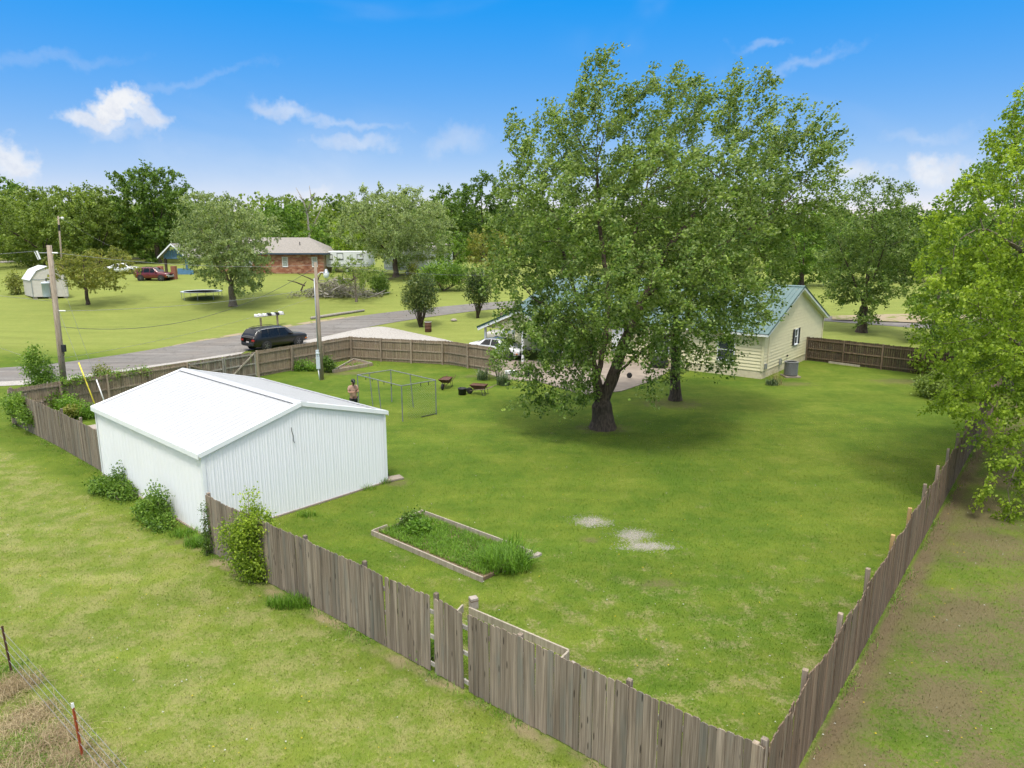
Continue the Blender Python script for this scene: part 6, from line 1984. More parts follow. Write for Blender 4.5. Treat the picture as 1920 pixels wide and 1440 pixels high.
# mailboxes on a stand
m0, m1 = TP(490, 617), TP(521, 611)
dm = (m1 - m0); dm[2] = 0; dlen = np.linalg.norm(dm); dm /= dlen
mst = thing('mailbox_stand', 'wooden two post stand carrying the row of mailboxes', 'stand', (m0 + m1) / 2)
for q in (m0, m1):
    o = MB().box(q[0] - .07, q[0] + .07, q[1] - .07, q[1] + .07, q[2] - .1, q[2] + 1.02).build('post', M['rail'], mst)
zb = max(m0[2], m1[2]) + 1.02
perp = np.array([dm[1], -dm[0], 0])
MB().obox((m0[0] - dm[0] * .55, m0[1] - dm[1] * .55, zb) - perp * .2, dm * (dlen + 1.3), perp * .4, UP * .05).build('shelf', M['rail_grey'], mst)
mats = ['white_paint', 'white_paint', 'white_paint', 'black', 'white_vinyl', 'black', 'white_paint']
labs = ['white mailbox at the left end of the row', 'white mailbox second from the left end', 'white mailbox third from the left, left of the first black one', 'black mailbox nearest the middle of the row', 'pale mailbox between the two black ones', 'black mailbox right of the pale one', 'large white mailbox at the right end of the row']
for i in range(7):
    c = np.array([m0[0], m0[1], zb + .05]) + dm * (-.38 + i * (dlen + .95) / 6.4) + perp * rng.normal() * .03
    mb_o = thing('mailbox', labs[i], 'mailbox', c, math.atan2(dm[1], dm[0]), group='mailboxes on the roadside stand')
    s = 1.25 if i == 6 else 1.0
    hw, ht, ln = .095 * s, .13 * s, .26
    arc = [(hw, 0), (hw, ht)] + [(hw * math.cos(t), ht + hw * math.sin(t)) for t in np.linspace(0, math.pi, 9)[1:-1]] + [(-hw, ht), (-hw, 0)]
    MB().prism([(x, -ln, z) for x, z in arc], (0, 2 * ln, 0)).build('body', M[mats[i]], mb_o, local=True)
    dr_ = MB().prism([(x * 1.05, -ln - .015, z * 1.02) for x, z in arc], (0, .012, 0)).build('door', M[mats[i]], mb_o, local=True)
    MB().box(-.015, .015, -ln - .03, -ln - .015, ht * .9, ht * 1.2).build('handle', M['grey_metal'], dr_, local=True)
    MB().box(hw + .002, hw + .012, -.05, -.02, ht * .4, ht * 1.5).build('flag', M['red_post'], mb_o, local=True)

# ------------------------------------------------------------------ poles, lamps and lines
def pole(label, base, top, r0, r1, name='utility_pole', mat='pole_wood'):
    t_ = thing(name, label, 'pole', base)
    b_ = np.asarray(base, float)
    MB().tube([b_ - [0, 0, .3], b_ * .6 + np.asarray(top) * .4, top], [r0, r0 * .6 + r1 * .4, r1], 12).build('shaft', M[mat], t_, True)
    return t_


ub = TP(124, 757); ut = AT(92, ub[1] - .4, 460)
up_ = pole('leaning wooden utility pole with transformer at the left fence corner', ub, ut, .17, .12)
uv = (ut - ub) / np.linalg.norm(ut - ub)
ul = np.linalg.norm(ut - ub)
on = lambda t: ub + uv * ul * t
c = on(.72) + np.array([-.33, -.1, -.28])
MB().lathe(c, [(.0, 0), (.19, .01), (.20, .03), (.20, .70), (.22, .71), (.22, .76), (.15, .80), (0, .82)], 16).build('transformer', M['steel_blue'], up_, True)
MB().tube([c + [.05, 0, .82], c + [.05, 0, .98]], .03, 8).build('bushing', M['black'], up_)
MB().bar(on(.78) + [-.3, 0, 0], on(.78) + [.1, 0, 0], .05, .05).build('bracket', M['grey_metal'], up_)
q = on(.955)
MB().tube([q, q + np.array([-.55, 0, .0])], .02, 6).build('arm', M['grey_metal'], up_)
fc = MB().tube([q + [-.68, 0, .1], q + [-.56, 0, -.33]], .045, 8).build('fuse_cutout', M['white_paint'], up_)
MB().tube([q + [-.80, 0, .05], q + [-.66, 0, -.36]], .02, 6).build('fuse_tube', M['white_paint'], up_)
MB().tube([q + [.12, 0, .0], q + [.42, 0, -.01]], .04, 8).build('insulator', M['white_paint'], up_)
MB().tube([on(.60) + [.1, 0, 0], on(.60) + [.5, 0, .0]], .035, 8).build('insulator', M['white_paint'], up_)
q = on(.365)
MB().box(q[0] + .13, q[0] + .30, q[1] - .12, q[1] + .06, q[2] - .2, q[2] + .18).build('meter_box', M['dark_metal'], up_)
MB().tube([q + [.2, -.05, -.2], q + [.24, -.05, -.34], q + [.15, -.05, -.42]], .015, 5).build('conduit', M['black'], up_)


def wire(label, pts, r_=.012, mat='wire', name='power_line', sag=0.0, n=24, cat='wire'):
    P = []
    for a_, b2_ in zip(pts, pts[1:]):
        a_, b2_ = np.asarray(a_, float), np.asarray(b2_, float)
        for t in np.linspace(0, 1, n):
            P.append(a_ + (b2_ - a_) * t - UP * sag * 4 * t * (1 - t))
    o = MB().tube(P, r_, 5, False).build(name, M[mat], None, True)
    return tag(o, label, cat)


lb_ = TP(604, 712); lt_ = AT(591, lb_[1], 492)
lp_ = pole('slim wooden light pole with meter box by the back fence', lb_, lt_, .13, .095, 'light_pole')
lv = lt_ - lb_; lo = lambda t: lb_ + lv * t
q = lo(.90)
MB().tube([q + [.08, 0, -.1], q + [.16, 0, .05], q + [.35, -.03, .14], q + [.62, -.05, .13]], .025, 8).build('lamp_arm', M['white_paint'], lp_, True)
lh = MB().lathe(q + [.66, -.05, .0], [(.05, .34), (.09, .30), (.10, .20), (.17, .14), (.19, .10)], 14).build('lamp_head', M['grey_metal'], lp_, True)
mlg, tlg = new_mat('lamp_globe'); finish(tlg, (.86, .87, .86), .35)
MB().lathe(q + [.66, -.05, -.22], [(0, 0), (.10, .01), (.15, .10), (.18, .24), (.18, .33)], 14).build('globe', mlg, lh, True)
MB().tube([lo(.03) + [-.13, -.1, 0], lo(.5) + [-.12, -.1, 0], lo(.87) + [-.1, -.1, 0]], .035, 8).build('conduit', M['grey_metal'], lp_, True)
q = lo(.10)
MB().box(q[0] - .27, q[0] - .03, q[1] - .20, q[1] - .06, q[2] + .0, q[2] + .80).build('meter_box', M['steel_blue'], lp_)
MB().lathe(q + [-.16, -.14, 1.0], [(0, -.1), (.13, -.1), (.13, .02), (.10, .06), (0, .07)], 14, (0, -1, 0)).build('meter', M['steel_blue'], lp_, True)
MB().box(q[0] - .26, q[0] - .06, q[1] - .19, q[1] - .07, q[2] + .82, q[2] + 1.22).build('meter_socket', M['steel_blue'], lp_)
MB().tube([q + [-.17, -.12, -.02], lb_ + [-.13, -.1, 0]], .04, 8).build('conduit', M['white_vinyl'], lp_, True)
# far yard light
fb = TP(124, 516); fb = AT(124, 100); ft = AT(109, 100, 405)
fp = pole('thin pale yard light pole in front of the left trees', fb, ft, .13, .10, 'light_pole')
q = ft + np.array([0, 0, -.5])
MB().tube([q, q + [.15, 0, .25], q + [.45, 0, .28]], .035, 6).build('lamp_arm', M['white_paint'], fp, True)
MB().lathe(q + [.55, 0, .1], [(0, -.12), (.16, 0), (.20, .15), (.10, .28), (0, .3)], 12).build('lamp_head', M['white_paint'], fp, True)
MB().tube([fb + (ft - fb) * .76, fb + (ft - fb) * .855], .145, 10).build('band', M['black'], fp)
# lines
wire('thin power line from the utility pole to the light pole top', [on(.955) + [.4, 0, 0], lt_ + [0, 0, -.15]], .010, sag=.35)
wire('lower thin power line from the utility pole to the right', [on(.60) + [.5, 0, 0], lt_ + [0, 0, -1.6]], .010, sag=.3)
wire('sagging thick black service cable from the utility pole to the light pole', [on(.50) + [.15, 0, 0], lt_ + [-.1, 0, -.35]], .013, 'cable', sag=1.35)
wire('power line leaving the picture at the left from the utility pole top', [q_ for q_ in (AT(-260, 38, 486), on(.955) + [-.66, 0, .1])], .010, sag=.1)
wire('second power line leaving at the left at mid height of the utility pole', [AT(-260, 38, 518), on(.66) + [-.1, 0, 0]], .009, sag=.1)
wire('low telephone line crossing to the left from the utility pole', [AT(-260, 37, 540), on(.24) + [-.1, 0, 0]], .008, sag=.3)
wire('low telephone line running right from the utility pole across the lawn view', [on(.30) + [.15, 0, 0], AT(620, 60, 545)], .008, sag=.5)
wire('thin line from the far yard light down to the trees', [ft + [.5, 0, -.35], AT(225, 104, 470)], .012, sag=.2)
wire('thin power line running right from the light pole towards the big maple', [lt_ + [0, 0, -.1], AT(1020, 60, 512)], .008, sag=.4)
# guy wires
gA = TP(183, 772); gB = TP(201, 768)
wire('steel guy wire from the pole with a yellow guard', [on(.62) + [.1, 0, 0], gA], .007, name='guy_wire')
wire('steel guy wire from the pole with a white guard', [on(.93) + [.1, 0, 0], gB], .007, name='guy_wire')
for (g_, top_, t0, t1, mt, lab) in ((gA, on(.62) + [.1, 0, 0], .02, .47, 'yellow', 'yellow plastic guard on the guy wire behind the shed'), (gB, on(.93) + [.1, 0, 0], .02, .2, 'white_paint', 'white plastic guard on the guy wire behind the shed')):
    o = MB().tube([g_ + (top_ - g_) * t0, g_ + (top_ - g_) * t1], .035, 8).build('guy_guard', M[mt], None, True); tag(o, lab, 'guard')

# wire fence with red steel posts, bottom left
tA, tB = TP(21, 1264), TP(154, 1423)
tpd = (tB - tA) / np.linalg.norm(tB - tA)
for kk, (q, lab, rust_) in enumerate(((tA, 'dark rusty steel post of the wire fence at the left edge', True), (tB, 'red steel post with white tip in the bottom left corner', False))):
    t_ = thing('steel_post', lab, 'post', q)
    hh_ = 1.12
    b_ = MB(); b_.box(-.025, .025, -.003, .003, -.1, hh_ - (.1 if not rust_ else 0)); b_.box(-.003, .003, -.003, .035, -.1, hh_ - (.1 if not rust_ else 0))
    for z in np.arange(.1, 1.0, .06): b_.box(-.012, .012, -.009, -.003, z, z + .015)
    o = b_.build('shaft', M['rust'] if rust_ else M['red_post'], t_, local=True)
    if not rust_:
        b_ = MB(); b_.box(-.026, .026, -.004, .004, hh_ - .1, hh_); b_.box(-.004, .004, -.004, .036, hh_ - .1, hh_); b_.build('tip', M['white_paint'], t_, local=True)
    t_.rotation_euler = (0.02, -.06, math.atan2(tpd[1], tpd[0]))
for kk, z in enumerate((.32, .55, .78, .98)):
    wire(('lowest', 'second lowest', 'second highest', 'highest')[kk] + ' strand of the wire fence at the bottom left', [tA - tpd * 6 + [0, 0, z], tA + [0, 0, z], tB + [0, 0, z], tB + tpd * 4 + [0, 0, z]], .0042, name='fence_wire', n=3)
# odds and ends on the drive behind the maple
p = TP(1236, 690)
o = thing('covered_grill', 'black covered grill against the house wall behind the maple', 'grill', p)
MB().lathe((0, 0, 0), [(.45, 0), (.62, .1), (.66, .5), (.5, .8), (.2, .95), (0, .98)], 14).build('cover', M['black'], o, True, local=True)
p = TP(958, 703)
o = MB().box(-.4, .4, -.2, .2, 0, .22).build('storage_tote', M['white_vinyl']); o.location = p + [0, 0, .07]; bevel(o, .04); tag(o, 'low white tote on the drive edge by the yuccas', 'tote')
for kk, (px, py) in enumerate(((989, 707), (1180, 710))):
    p = TP(px, py) + [0, 0, .05]
    tg_ = thing('hand_truck_wheel', ('small cart wheel lying at the drive edge', 'small wheeled toy on the patio between the trunks')[kk], 'wheel', p)
    MB().lathe((0, 0, .18), [(.06, -.04), (.15, -.05), (.18, -.02), (.18, .02), (.15, .05), (.06, .04)], 14, (.3, 1, 0)).build('tyre', M['rubber'], tg_, True, local=True)
    MB().lathe((0, 0, .18), [(0, -.03), (.07, -.035), (.07, .035), (0, .03)], 10, (.3, 1, 0)).build('hub', M['red_post'] if kk else M['grey_metal'], tg_, local=True)

# weeds and dead grass along the foot of the fences
r = np.random.default_rng(91)
P = []
for (a_, d_, ln, outv, n) in ((FC, (fr_end - FC) / fence_len, fence_len, F_OUT, 1500), (FC, S_DIR, 30.0, S_OUT, 2200), (LC, (lf_end - LC) / np.linalg.norm(lf_end - LC), np.linalg.norm(lf_end - LC), np.array([-.67, -.74]), 900)):
    s_ = r.random(n) * ln
    m_ = (np.sin(s_ * 2.1) * np.sin(s_ * .77 + 1) + r.normal(size=n) * .35) > .15
    s_ = s_[m_]
    q = a_ + d_ * s_[:, None] + outv * (np.abs(r.normal(size=len(s_))) * .13 + .02)[:, None]
    P.append(q)
    q = a_ + d_ * s_[:, None] - outv * (np.abs(r.normal(size=len(s_))) * .15 + .12)[:, None]
    P.append(q)
P = np.concatenate(P); P = np.concatenate([P, terr(P[:, 0], P[:, 1])[:, None] - .01], 1)
fwd = link('fence_weeds', blades(P, .15, L_WEED, 92, .012, 1.2)); tag(fwd, 'thin weeds along the foot of the picket fences', 'weeds', kind='stuff')
fst = link('fence_straw', blades(P[::2] + r.normal(size=P[::2].shape) * np.array([.06, .06, 0]), .09, L_STRAW, 93, .008, 2.2)); tag(fst, 'dead straw along the foot of the picket fences', 'straw', kind='stuff')
# ------------------------------------------------------------------ vehicles
def paint(name, c, rough=.25, coat=.6, metal=0.0):
    m, t = new_mat(name)
    tcn = t.n('ShaderNodeTexCoord')
    n1 = t.noise(tcn.outputs['Object'], 2.5, 4)
    finish(t, t.mix(n1, c, tuple(q * .85 + .012 for q in c)), rough, metal, None, spec=.5, coat=coat)
    return m


P_BLACK = paint('black_car_paint', (.006, .006, .006), .3, .15)
P_WHITE = paint('white_car_paint', (.72, .73, .73), .3, .4)
P_SILVER = paint('beige_car_paint', (.50, .47, .42), .3, .4)
P_RED = paint('dark_red_car_paint', (.14, .012, .016), .25)
M['car_glass'] = plain('car_glass', (.008, .009, .010), (.012, .013, .014), 2, .12, 0, 0, .35)
M['car_glass_pale'] = plain('pale_car_glass', (.16, .20, .21), (.18, .22, .23), 2, .08, 0, 0, .7)
M['chrome'] = plain('chrome', (.65, .66, .67), (.6, .61, .62), 3, .2, .9, 0)
M['rim'] = plain('alloy_rim', (.20, .20, .205), (.15, .15, .155), 3, .35, .7, 0)
M['tail'] = plain('tail_lamp', (.35, .015, .012), (.28, .012, .01), 4, .2, 0, 0)
M['amber'] = plain('amber_lamp', (.6, .16, .02), (.55, .14, .02), 4, .2, 0, 0)
M['lamp_clear'] = plain('clear_lamp', (.6, .62, .62), (.5, .52, .53), 4, .1, .3, 0)
M['plate'] = plain('licence_plate', (.6, .58, .55), (.42, .30, .30), 14, .5)


def car(name, label, loc, rz, body, st, L, Wd, H, glass='car_glass', trim=None, wheel_r=.37, wx=None, roof_rails=False, moulding=None, cat='car', side_windows=(), ws=None, rw=None, clad=None):
    """st: stations (x, z_bottom, z_belt, z_top, half width at belt, half width at top); x from rear (0) to front (L)"""
    t_ = thing(name, label, cat, loc, rz)
    st = np.array(st, float)
    xs = st[:, 0]
    xq = np.unique(np.concatenate([np.linspace(0, L, 45), xs]))
    f = lambda k, x: np.interp(x, xs, st[:, k])
    prof_n = 13
    V = []; F = []

    def section(x):
        zb, zm, zt, wm, wt = (f(k, x) for k in (1, 2, 3, 4, 5))
        hb = zm - zb
        pts = [(wm * .86, zb), (wm * .96, zb + hb * .12), (wm, zb + hb * .42), (wm * 1.0, zb + hb * .72), (wm * .965, zm)]
        if zt - zm > .04:
            pts += [(wm * .965 + (wt - wm * .965) * .5, zm + (zt - zm) * .52), (wt + .02, zt - (zt - zm) * .10), (wt * .82, zt - .006), (0, zt + .018)]
        else:
            pts += [(wm * .90, zm + (zt - zm) * .5), (wm * .75, zt), (wm * .5, zt + .01), (0, zt + .018)]
        return pts
    secs = [section(x) for x in xq]
    n = len(secs[0])
    for x, s in zip(xq, secs):
        V += [(x - L / 2, y, z) for y, z in s] + [(x - L / 2, -y, z) for y, z in s[-2::-1]]
    m = 2 * n - 1
    for i in range(len(xq) - 1):
        for j in range(m - 1):
            a = i * m + j
            F.append((a, a + 1, a + m + 1, a + m))
        F.append((i * m + m - 1, i * m, (i + 1) * m, (i + 1) * m + m - 1))
    F.append(tuple(range(m))); F.append(tuple(range((len(xq) - 1) * m, len(xq) * m))[::-1])
    b_ = MB(); b_.v = V; b_.f = F
    bo = b_.build('body', body, t_, True, local=True)

    def side_pt(x, fz, s, off=.012):
        zb, zm, zt, wm, wt = (f(k, x) for k in (1, 2, 3, 4, 5))
        y = wm * .965 + (wt + .01 - wm * .965) * fz + off
        return (x - L / 2, s * y, zm + (zt - zm) * fz)
    for s in (-1, 1):
        for (xa, xb_, xc, xd) in side_windows:       # bottom rear, bottom front, top front, top rear
            q = [side_pt(xa, .05, s), side_pt(xb_, .05, s), side_pt((xb_ + xc) / 2, .47, s, .022), side_pt(xc, .86, s), side_pt(xd, .86, s), side_pt((xa + xd) / 2, .47, s, .022)]
            MB().prism(q, (0, -s * .02, 0)).build('window', M[glass], t_, local=True)
    for nm, wv in (('windscreen', ws), ('rear_window', rw)):
        if wv:
            (xa, xb_) = wv                 # from base x to top x
            rows = []
            for t in np.linspace(.06, .95, 5):
                x = xa + (xb_ - xa) * t
                zt, wt, zm, wm = f(3, x), f(5, x), f(2, x), f(4, x)
                hwid = (wm * .90 * (1 - t) + wt * .93 * t) * .93
                rows.append([(x - L / 2, y * hwid, zt + .02 + .012 * (1 - y * y)) for y in (-1, -.5, 0, .5, 1)])
            b_ = MB()
            dirx = .02 if xa > xb_ else -.02
            for r0, r1 in zip(rows, rows[1:]):
                for k in range(4):
                    b_.poly([r0[k], r0[k + 1], r1[k + 1], r1[k]])
            b_.build(nm, M[glass], t_, True, local=True)
    wx = wx or (.19 * L, .81 * L)
    for x in wx:
        for s in (-1, 1):
            wm = f(4, x)
            MB().lathe((x - L / 2, s * (wm - .10), wheel_r), [(wheel_r + .09, .0), (wheel_r + .085, .108), (wheel_r + .04, .112), (0, .09)], 22, (0, s, 0)).build('wheel_arch', M['black'], t_, local=True)
            w_ = MB().lathe((x - L / 2, s * (wm - .20), wheel_r), [(wheel_r * .6, 0), (wheel_r * .92, .02), (wheel_r, .06), (wheel_r, .17), (wheel_r * .92, .225), (wheel_r * .62, .23)], 22, (0, s, 0)).build('wheel', M['rubber'], t_, True, local=True)
            b_ = MB(); b_.lathe((x - L / 2, s * (wm - .20), wheel_r), [(wheel_r * .64, .20), (wheel_r * .6, .225), (wheel_r * .5, .20), (0, .19)], 18, (0, s, 0))
            for k in range(5):
                a = k * 2 * math.pi / 5
                c0 = np.array([x - L / 2, s * (wm + .018), wheel_r])
                b_.bar(c0, c0 + np.array([math.cos(a), 0, math.sin(a)]) * wheel_r * .58, .05, .03, up=(0, 1, 0))
            b_.build('rim', M['rim'], w_, local=True)
    for s in (-1, 1):
        x = L * .66
        wm = f(4, x); zm = f(2, x)
        o = MB().box(x - L / 2 - .08, x - L / 2 + .10, s * wm if s > 0 else -wm - .2, wm + .2 if s > 0 else -wm, zm + .0, zm + .17).build('mirror', body, t_, local=True); bevel(o, .03)
        for xh in (.42, .58):
            x = L * xh
            MB().box(x - L / 2 - .1, x - L / 2 + .1, min(s * f(4, x) * 1.0, s * (f(4, x) + .025)), max(s * f(4, x) * 1.0, s * (f(4, x) + .025)), f(2, x) - .14, f(2, x) - .10).build('door_handle', body if trim is None else M['chrome'], t_, local=True)
    # lamps
    for s in (-1, 1):
        y0 = s * f(4, .02) * .62; y1 = s * f(4, .02) * 1.0
        MB().box(-L / 2 - .015, -L / 2 + .10, min(y0, y1), max(y0, y1), f(2, 0) - .22, f(2, 0) - .08).build('tail_lamp', M['tail'], t_, local=True)
        yy = s * f(4, L) * .78
        MB().box(L / 2 - .14, L / 2 + .012, min(yy - .22, yy + .22), max(yy - .22, yy + .22), f(2, L) - .20, f(2, L) - .07).build('headlight', M['lamp_clear'], t_, local=True)
        MB().box(L / 2 - .30, L / 2 - .12, min(s * f(4, L - .2), s * (f(4, L - .2) + .012)), max(s * f(4, L - .2), s * (f(4, L - .2) + .012)), f(2, L) - .26, f(2, L) - .17).build('marker_lamp', M['amber'], t_, local=True)
    zb0 = f(1, 0)
    o = MB().box(-L / 2 - .06, -L / 2 + .15, -f(4, 0) * .95, f(4, 0) * .95, zb0 + .02, zb0 + .26).build('rear_bumper', M['black'] if clad is None else clad, t_, local=True); bevel(o, .05)
    o = MB().box(L / 2 - .15, L / 2 + .06, -f(4, L) * .93, f(4, L) * .93, f(1, L) + .02, f(1, L) + .26).build('front_bumper', M['black'] if clad is None else clad, t_, local=True); bevel(o, .05)
    MB().box(L / 2 - .05, L / 2 + .02, -f(4, L) * .5, f(4, L) * .5, f(2, L) - .26, f(2, L) - .06).build('grille', M['black'], t_, local=True)
    MB().box(-L / 2 - .03, -L / 2 - .005, -.16, .16, f(2, 0) - .36, f(2, 0) - .24).build('licence_plate', M['plate'], t_, local=True)
    if roof_rails:
        for s in (-1, 1):
            pts = [(x - L / 2, s * (f(5, x) * .86), f(3, x) + (.03 if k in (0, 5) else .07)) for k, x in enumerate(np.linspace(L * .12, L * .62, 6))]
            MB().tube(pts, .02, 6).build('roof_rail', M['black'], t_, True, local=True)
    if moulding:
        for s in (-1, 1):
            for (xa, xb_) in moulding:
                pts = [side_pt(x, .93, s, .03) for x in np.linspace(xa, xb_, 9)]
                MB().tube(pts, .018, 5).build('window_trim', M['chrome'], t_, True, local=True)
    return t_


# black SUV on the road behind the fence
sR, sF = TP(457, 664), TP(573, 640)
d_ = sF - sR; ang_ = math.atan2(d_[1], d_[0]) * .9
mid = (sR + sF) / 2
Ls = 5.1
suv_c = np.array([mid[0] - .1, mid[1] + .2, float(terr(mid[0], mid[1])) + .03])
car('suv', 'black SUV with chrome window trim parked on the road behind the fence', suv_c, ang_, P_BLACK,
    [(0, .42, 1.02, 1.06, .86, .80), (.12, .36, 1.05, 1.30, .95, .78), (.42, .32, 1.05, 1.66, .985, .74), (.9, .30, 1.05, 1.74, .99, .74), (2.2, .28, 1.04, 1.76, .99, .75), (3.0, .28, 1.03, 1.71, .99, .74), (3.75, .30, 1.06, 1.14, .985, .80), (4.3, .32, 1.03, 1.08, .98, .80), (4.9, .36, .93, .98, .94, .78), (5.1, .42, .80, .84, .86, .70)],
    5.1, 1.98, 1.79, wheel_r=.39, wx=(1.05, 4.1), roof_rails=True, moulding=((.35, 3.1),), cat='SUV', side_windows=((.62, 1.28, 1.32, .80), (1.36, 2.28, 2.26, 1.40), (2.36, 3.34, 2.92, 2.36)), ws=(3.72, 3.02), rw=(.06, .45))
# white sedan behind the end of the back fence
wc_ = TP(925, 676)
car('sedan', 'white sedan with sunroof parked behind the end of the back fence', np.array([wc_[0] + .4, wc_[1] + 1.6, .07]), R(-33), P_WHITE,
    [(0, .40, .86, .90, .80, .70), (.15, .34, .92, .98, .88, .76), (.75, .28, .93, 1.02, .90, .70), (1.35, .26, .93, 1.36, .90, .58), (2.0, .26, .92, 1.46, .90, .58), (2.7, .26, .90, 1.43, .90, .57), (3.5, .28, .90, .98, .90, .74), (4.2, .30, .82, .87, .88, .72), (4.65, .36, .70, .74, .78, .62)],
    4.65, 1.8, 1.46, 'car_glass', wheel_r=.32, wx=(.9, 3.75), side_windows=((1.15, 2.05, 2.02, 1.5), (2.12, 3.05, 2.62, 2.1)), ws=(3.45, 2.75), rw=(.78, 1.32))
# pale pickup-like sedan farther back
w2 = TP(925, 652)
car('sedan', 'beige older sedan parked farthest by the carport', np.array([w2[0] + 1.9, w2[1] + 2.6, .07]), R(-12), P_SILVER,
    [(0, .42, .92, .96, .84, .74), (.3, .36, 1.0, 1.05, .90, .76), (1.1, .30, 1.0, 1.06, .92, .74), (1.5, .28, 1.0, 1.40, .92, .62), (2.0, .28, .98, 1.47, .92, .62), (2.8, .28, .96, 1.45, .92, .62), (3.5, .30, .96, 1.02, .92, .78), (4.5, .32, .92, .96, .90, .78), (4.95, .38, .80, .84, .82, .7)],
    4.95, 1.85, 1.47, 'car_glass_pale', wheel_r=.33, wx=(1.0, 3.95), side_windows=((1.35, 2.15, 2.12, 1.6), (2.22, 3.15, 2.8, 2.2)), ws=(3.45, 2.85), rw=(1.12, 1.48))
# dark red SUV on the neighbour's drive
rc = TP(290, 527)
car('suv', 'dark red SUV with grey sides parked near the low brick wall', rc + np.array([-.4, .9, 0]), R(-4), P_RED,
    [(0, .46, 1.05, 1.10, .82, .74), (.12, .40, 1.08, 1.40, .88, .72), (.4, .36, 1.08, 1.70, .90, .70), (.9, .34, 1.08, 1.76, .90, .70), (2.6, .34, 1.06, 1.74, .90, .68), (3.3, .34, 1.06, 1.14, .90, .74), (4.2, .38, 1.0, 1.05, .88, .72), (4.5, .44, .88, .92, .80, .66)],
    4.5, 1.8, 1.76, wheel_r=.37, wx=(.85, 3.6), roof_rails=True, cat='SUV', side_windows=((.5, 1.2, 1.22, .62), (1.3, 2.1, 2.08, 1.32), (2.18, 3.0, 2.6, 2.16)), ws=(3.28, 2.66), rw=(.08, .38), clad=M['grey_metal'])
# white car half hidden behind the rusty tree
rc = AT(238, 103)
car('sedan', 'white car half hidden behind the low rusty tree', rc, R(3), P_WHITE,
    [(0, .40, .86, .90, .80, .70), (.15, .34, .92, .98, .88, .76), (.75, .28, .93, 1.02, .90, .70), (1.35, .26, .93, 1.36, .90, .58), (2.0, .26, .92, 1.46, .90, .58), (2.7, .26, .90, 1.43, .90, .57), (3.5, .28, .90, .98, .90, .74), (4.2, .30, .82, .87, .88, .72), (4.65, .36, .70, .74, .78, .62)],
    4.65, 1.8, 1.46, wheel_r=.32, wx=(.9, 3.75), side_windows=((1.15, 2.05, 2.02, 1.5), (2.12, 3.05, 2.62, 2.1)), ws=(3.45, 2.75), rw=(.78, 1.32))

# ------------------------------------------------------------------ person looking at a phone
M['skin'] = plain('skin', (.48, .27, .19), (.42, .23, .16), 6, .6)
M['shirt'] = plain('tan_shirt', (.42, .27, .20), (.36, .23, .17), 5, .9, 0, .2)
M['dark_cloth'] = plain('dark_shorts', (.02, .02, .023), (.03, .03, .033), 6, .9, 0, .2)
M['hair'] = plain('dark_beard', (.03, .018, .012), (.045, .03, .02), 30, .9)


def skin_mesh(name, verts, edges, rad, mat, parent, sub=2, root=0):
    me = bpy.data.meshes.new(name)
    me.from_pydata([tuple(v_) for v_ in verts], edges, [])
    me.update()
    o = link(name, me, parent)
    me.materials.append(mat)
    o.modifiers.new('skin', 'SKIN').use_smooth_shade = True
    sk = me.skin_vertices[0].data if me.skin_vertices else None
    if sk is None:
        bpy.context.view_layer.objects.active = o
    sk = me.skin_vertices[0].data
    for i, r_ in enumerate(rad):
        sk[i].radius = r_ if hasattr(r_, '__len__') else (r_, r_)
        sk[i].use_root = (i == root)
    sm = o.modifiers.new('sub', 'SUBSURF'); sm.levels = sm.render_levels = sub
    return o


pp = TP(664, 775)
pz = AT(664, pp[1], 722)[2]
Hp = 1.80
pers = thing('person', 'person in tan t-shirt and black cap looking down at a phone behind the shed roof', 'person', pp, R(35))
# body in local coordinates: x right, y back, facing -y
bv = []; be = []; br = []


def J(p_, r_, par_=None):
    bv.append(p_); br.append(r_)
    if par_ is not None: be.append((par_, len(bv) - 1))
    return len(bv) - 1


pel = J((0, 0, .95), (.16, .12)); sp_ = J((0, .0, 1.15), (.155, .12), pel); ch = J((0, .01, 1.36), (.17, .125), sp_); nk0 = J((0, .0, 1.50), (.07, .07), ch); nk = J((0, -.03, 1.56), .055, nk0)
h0 = J((0, -.065, 1.63), (.075, .085), nk); h1 = J((0, -.075, 1.70), (.082, .10), h0); h2 = J((0, -.06, 1.76), (.065, .08), h1)
hands = []
for s in (-1, 1):
    sh_ = J((s * .19, .01, 1.44), .068, ch); el_ = J((s * .27, -.04, 1.17), .050, sh_); wr_ = J((s * .09, -.30, 1.20), .034, el_); pm = J((s * .04, -.37, 1.225), (.042, .022), wr_)
    hands.append((s, pm))
    hp_ = J((s * .10, 0, .90), .11, pel); kn_ = J((s * .12, -.02, .50), .066, hp_); an_ = J((s * .13, .02, .09), .042, kn_); J((s * .14, -.14, .035), .038, an_)
skin_mesh('body', bv, be, br, M['skin'], pers)
for s, pm in hands:
    for fi in range(5):
        base_ = np.array([s * .04, -.37, 1.225])
        if fi == 4:
            ch_ = [base_ + np.array([s * .03, .02, .01]), base_ + np.array([s * .055, -.02, .025]), base_ + np.array([s * .03, -.05, .035])]
        else:
            off = (fi - 1.5) * .02
            ch_ = [base_ + np.array([0, -.02, off]), base_ + np.array([-s * .02, -.06 + .005 * abs(fi - 1), off]), base_ + np.array([-s * .045, -.07, off + .004])]
        skin_mesh('finger', ch_, [(0, 1), (1, 2)], [.010, .009, .007], M['skin'], pers, 1)
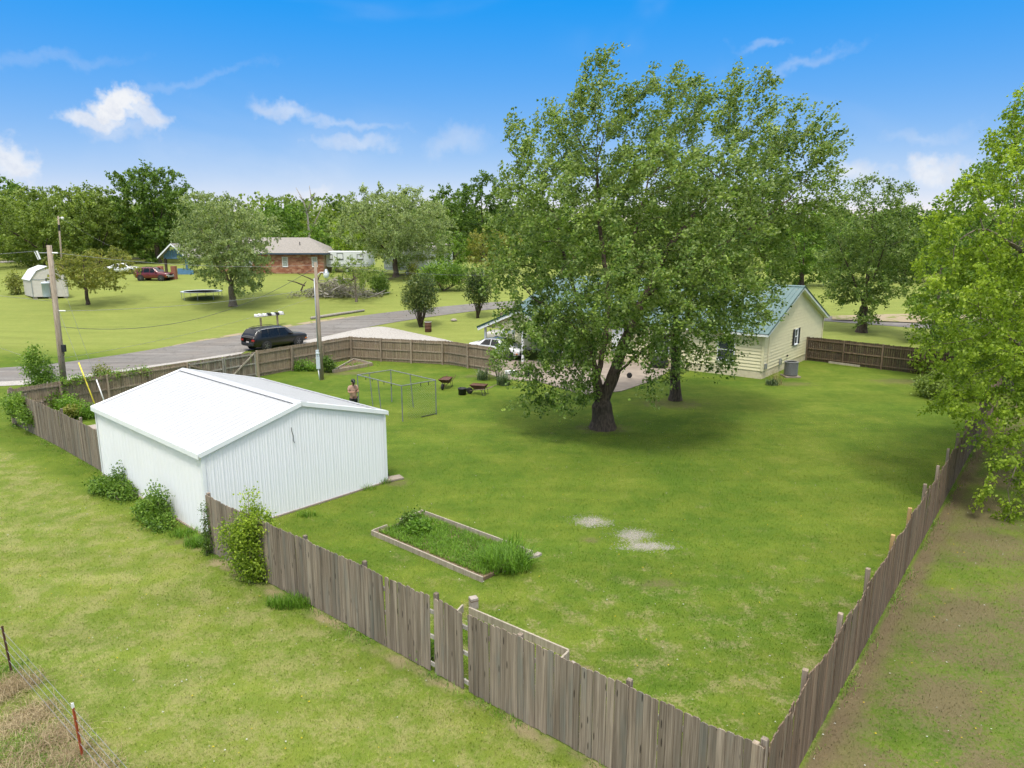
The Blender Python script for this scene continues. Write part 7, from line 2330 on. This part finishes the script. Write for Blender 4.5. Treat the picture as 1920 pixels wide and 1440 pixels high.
# clothing
sv = [(0, 0, .90), (0, 0, 1.12), (0, .01, 1.36), (0, .0, 1.495)] + [(-.19, .01, 1.445), (-.255, -.02, 1.25)] + [(.19, .01, 1.445), (.255, -.02, 1.25)]
skin_mesh('shirt', sv, [(0, 1), (1, 2), (2, 3), (2, 4), (4, 5), (2, 6), (6, 7)], [(.19, .15), (.185, .15), (.195, .15), (.085, .085), (.088, .088), (.085, .08), (.088, .088), (.085, .08)], M['shirt'], pers, root=1)
skin_mesh('shorts', [(0, 0, .93), (-.11, 0, .80), (-.125, -.015, .52), (.11, 0, .80), (.125, -.015, .52)], [(0, 1), (1, 2), (0, 3), (3, 4)], [(.18, .145), .128, .10, .128, .10], M['dark_cloth'], pers)
b_ = MB(); b_.lathe((0, -.058, 1.715), [(.108, 0), (.113, .03), (.108, .075), (.085, .115), (.045, .137), (0, .142)], 16)
cap = b_.build('cap', M['black'], pers, True, local=True)
b_ = MB(); arc_ = [(math.cos(t) * .095, -.058 + -.06 - math.sin(t) * .125, 1.712 - .02 * math.sin(t)) for t in np.linspace(0, math.pi, 9)]
b_.prism([np.array(q) + [0, -.02, -.012] for q in arc_], (0, 0, .012)); b_.build('brim', M['black'], cap, local=True)
for x_ in (0.0,):
    MB().box(x_ - .02, x_ + .02, -.176, -.168, 1.75, 1.772).build('patch', M['white_paint'], cap, local=True)
b_ = MB(); b_.lathe((0, -.115, 1.60), [(0, -.05), (.05, -.03), (.066, .02), (.05, .05), (0, .055)], 12); b_.build('beard', M['hair'], pers, True, local=True)
for s in (-1, 1):
    MB().lathe((s * .035, -.155, 1.675), [(0, -.012), (.012, -.006), (.013, .004), (0, .01)], 8, (0, -1, 0)).build('eye', M['black'], pers, True, local=True)
    MB().lathe((s * .083, -.06, 1.665), [(0, 0), (.022, .003), (.026, .012), (.015, .022), (0, .024)], 8, (s, 0, 0)).build('ear', M['skin'], pers, True, local=True)
MB().prism([(-.014, -.16, 1.635), (.014, -.16, 1.635), (0, -.158, 1.69)], (0, -.028, -.005)).build('nose', M['skin'], pers, local=True)
MB().box(-.028, .028, -.163, -.157, 1.612, 1.62).build('mouth', M['tail'], pers, local=True)
ph = thing('phone', 'phone held in both hands of the person behind the shed', 'phone', pp + np.array([0, 0, 0]), R(35))
o = MB().box(-.038, .038, -.425, -.41, 1.17, 1.32).build('case', M['black'], ph, local=True)
MB().box(-.034, .034, -.409, -.408, 1.175, 1.315).build('screen', M['car_glass'], ph, local=True)
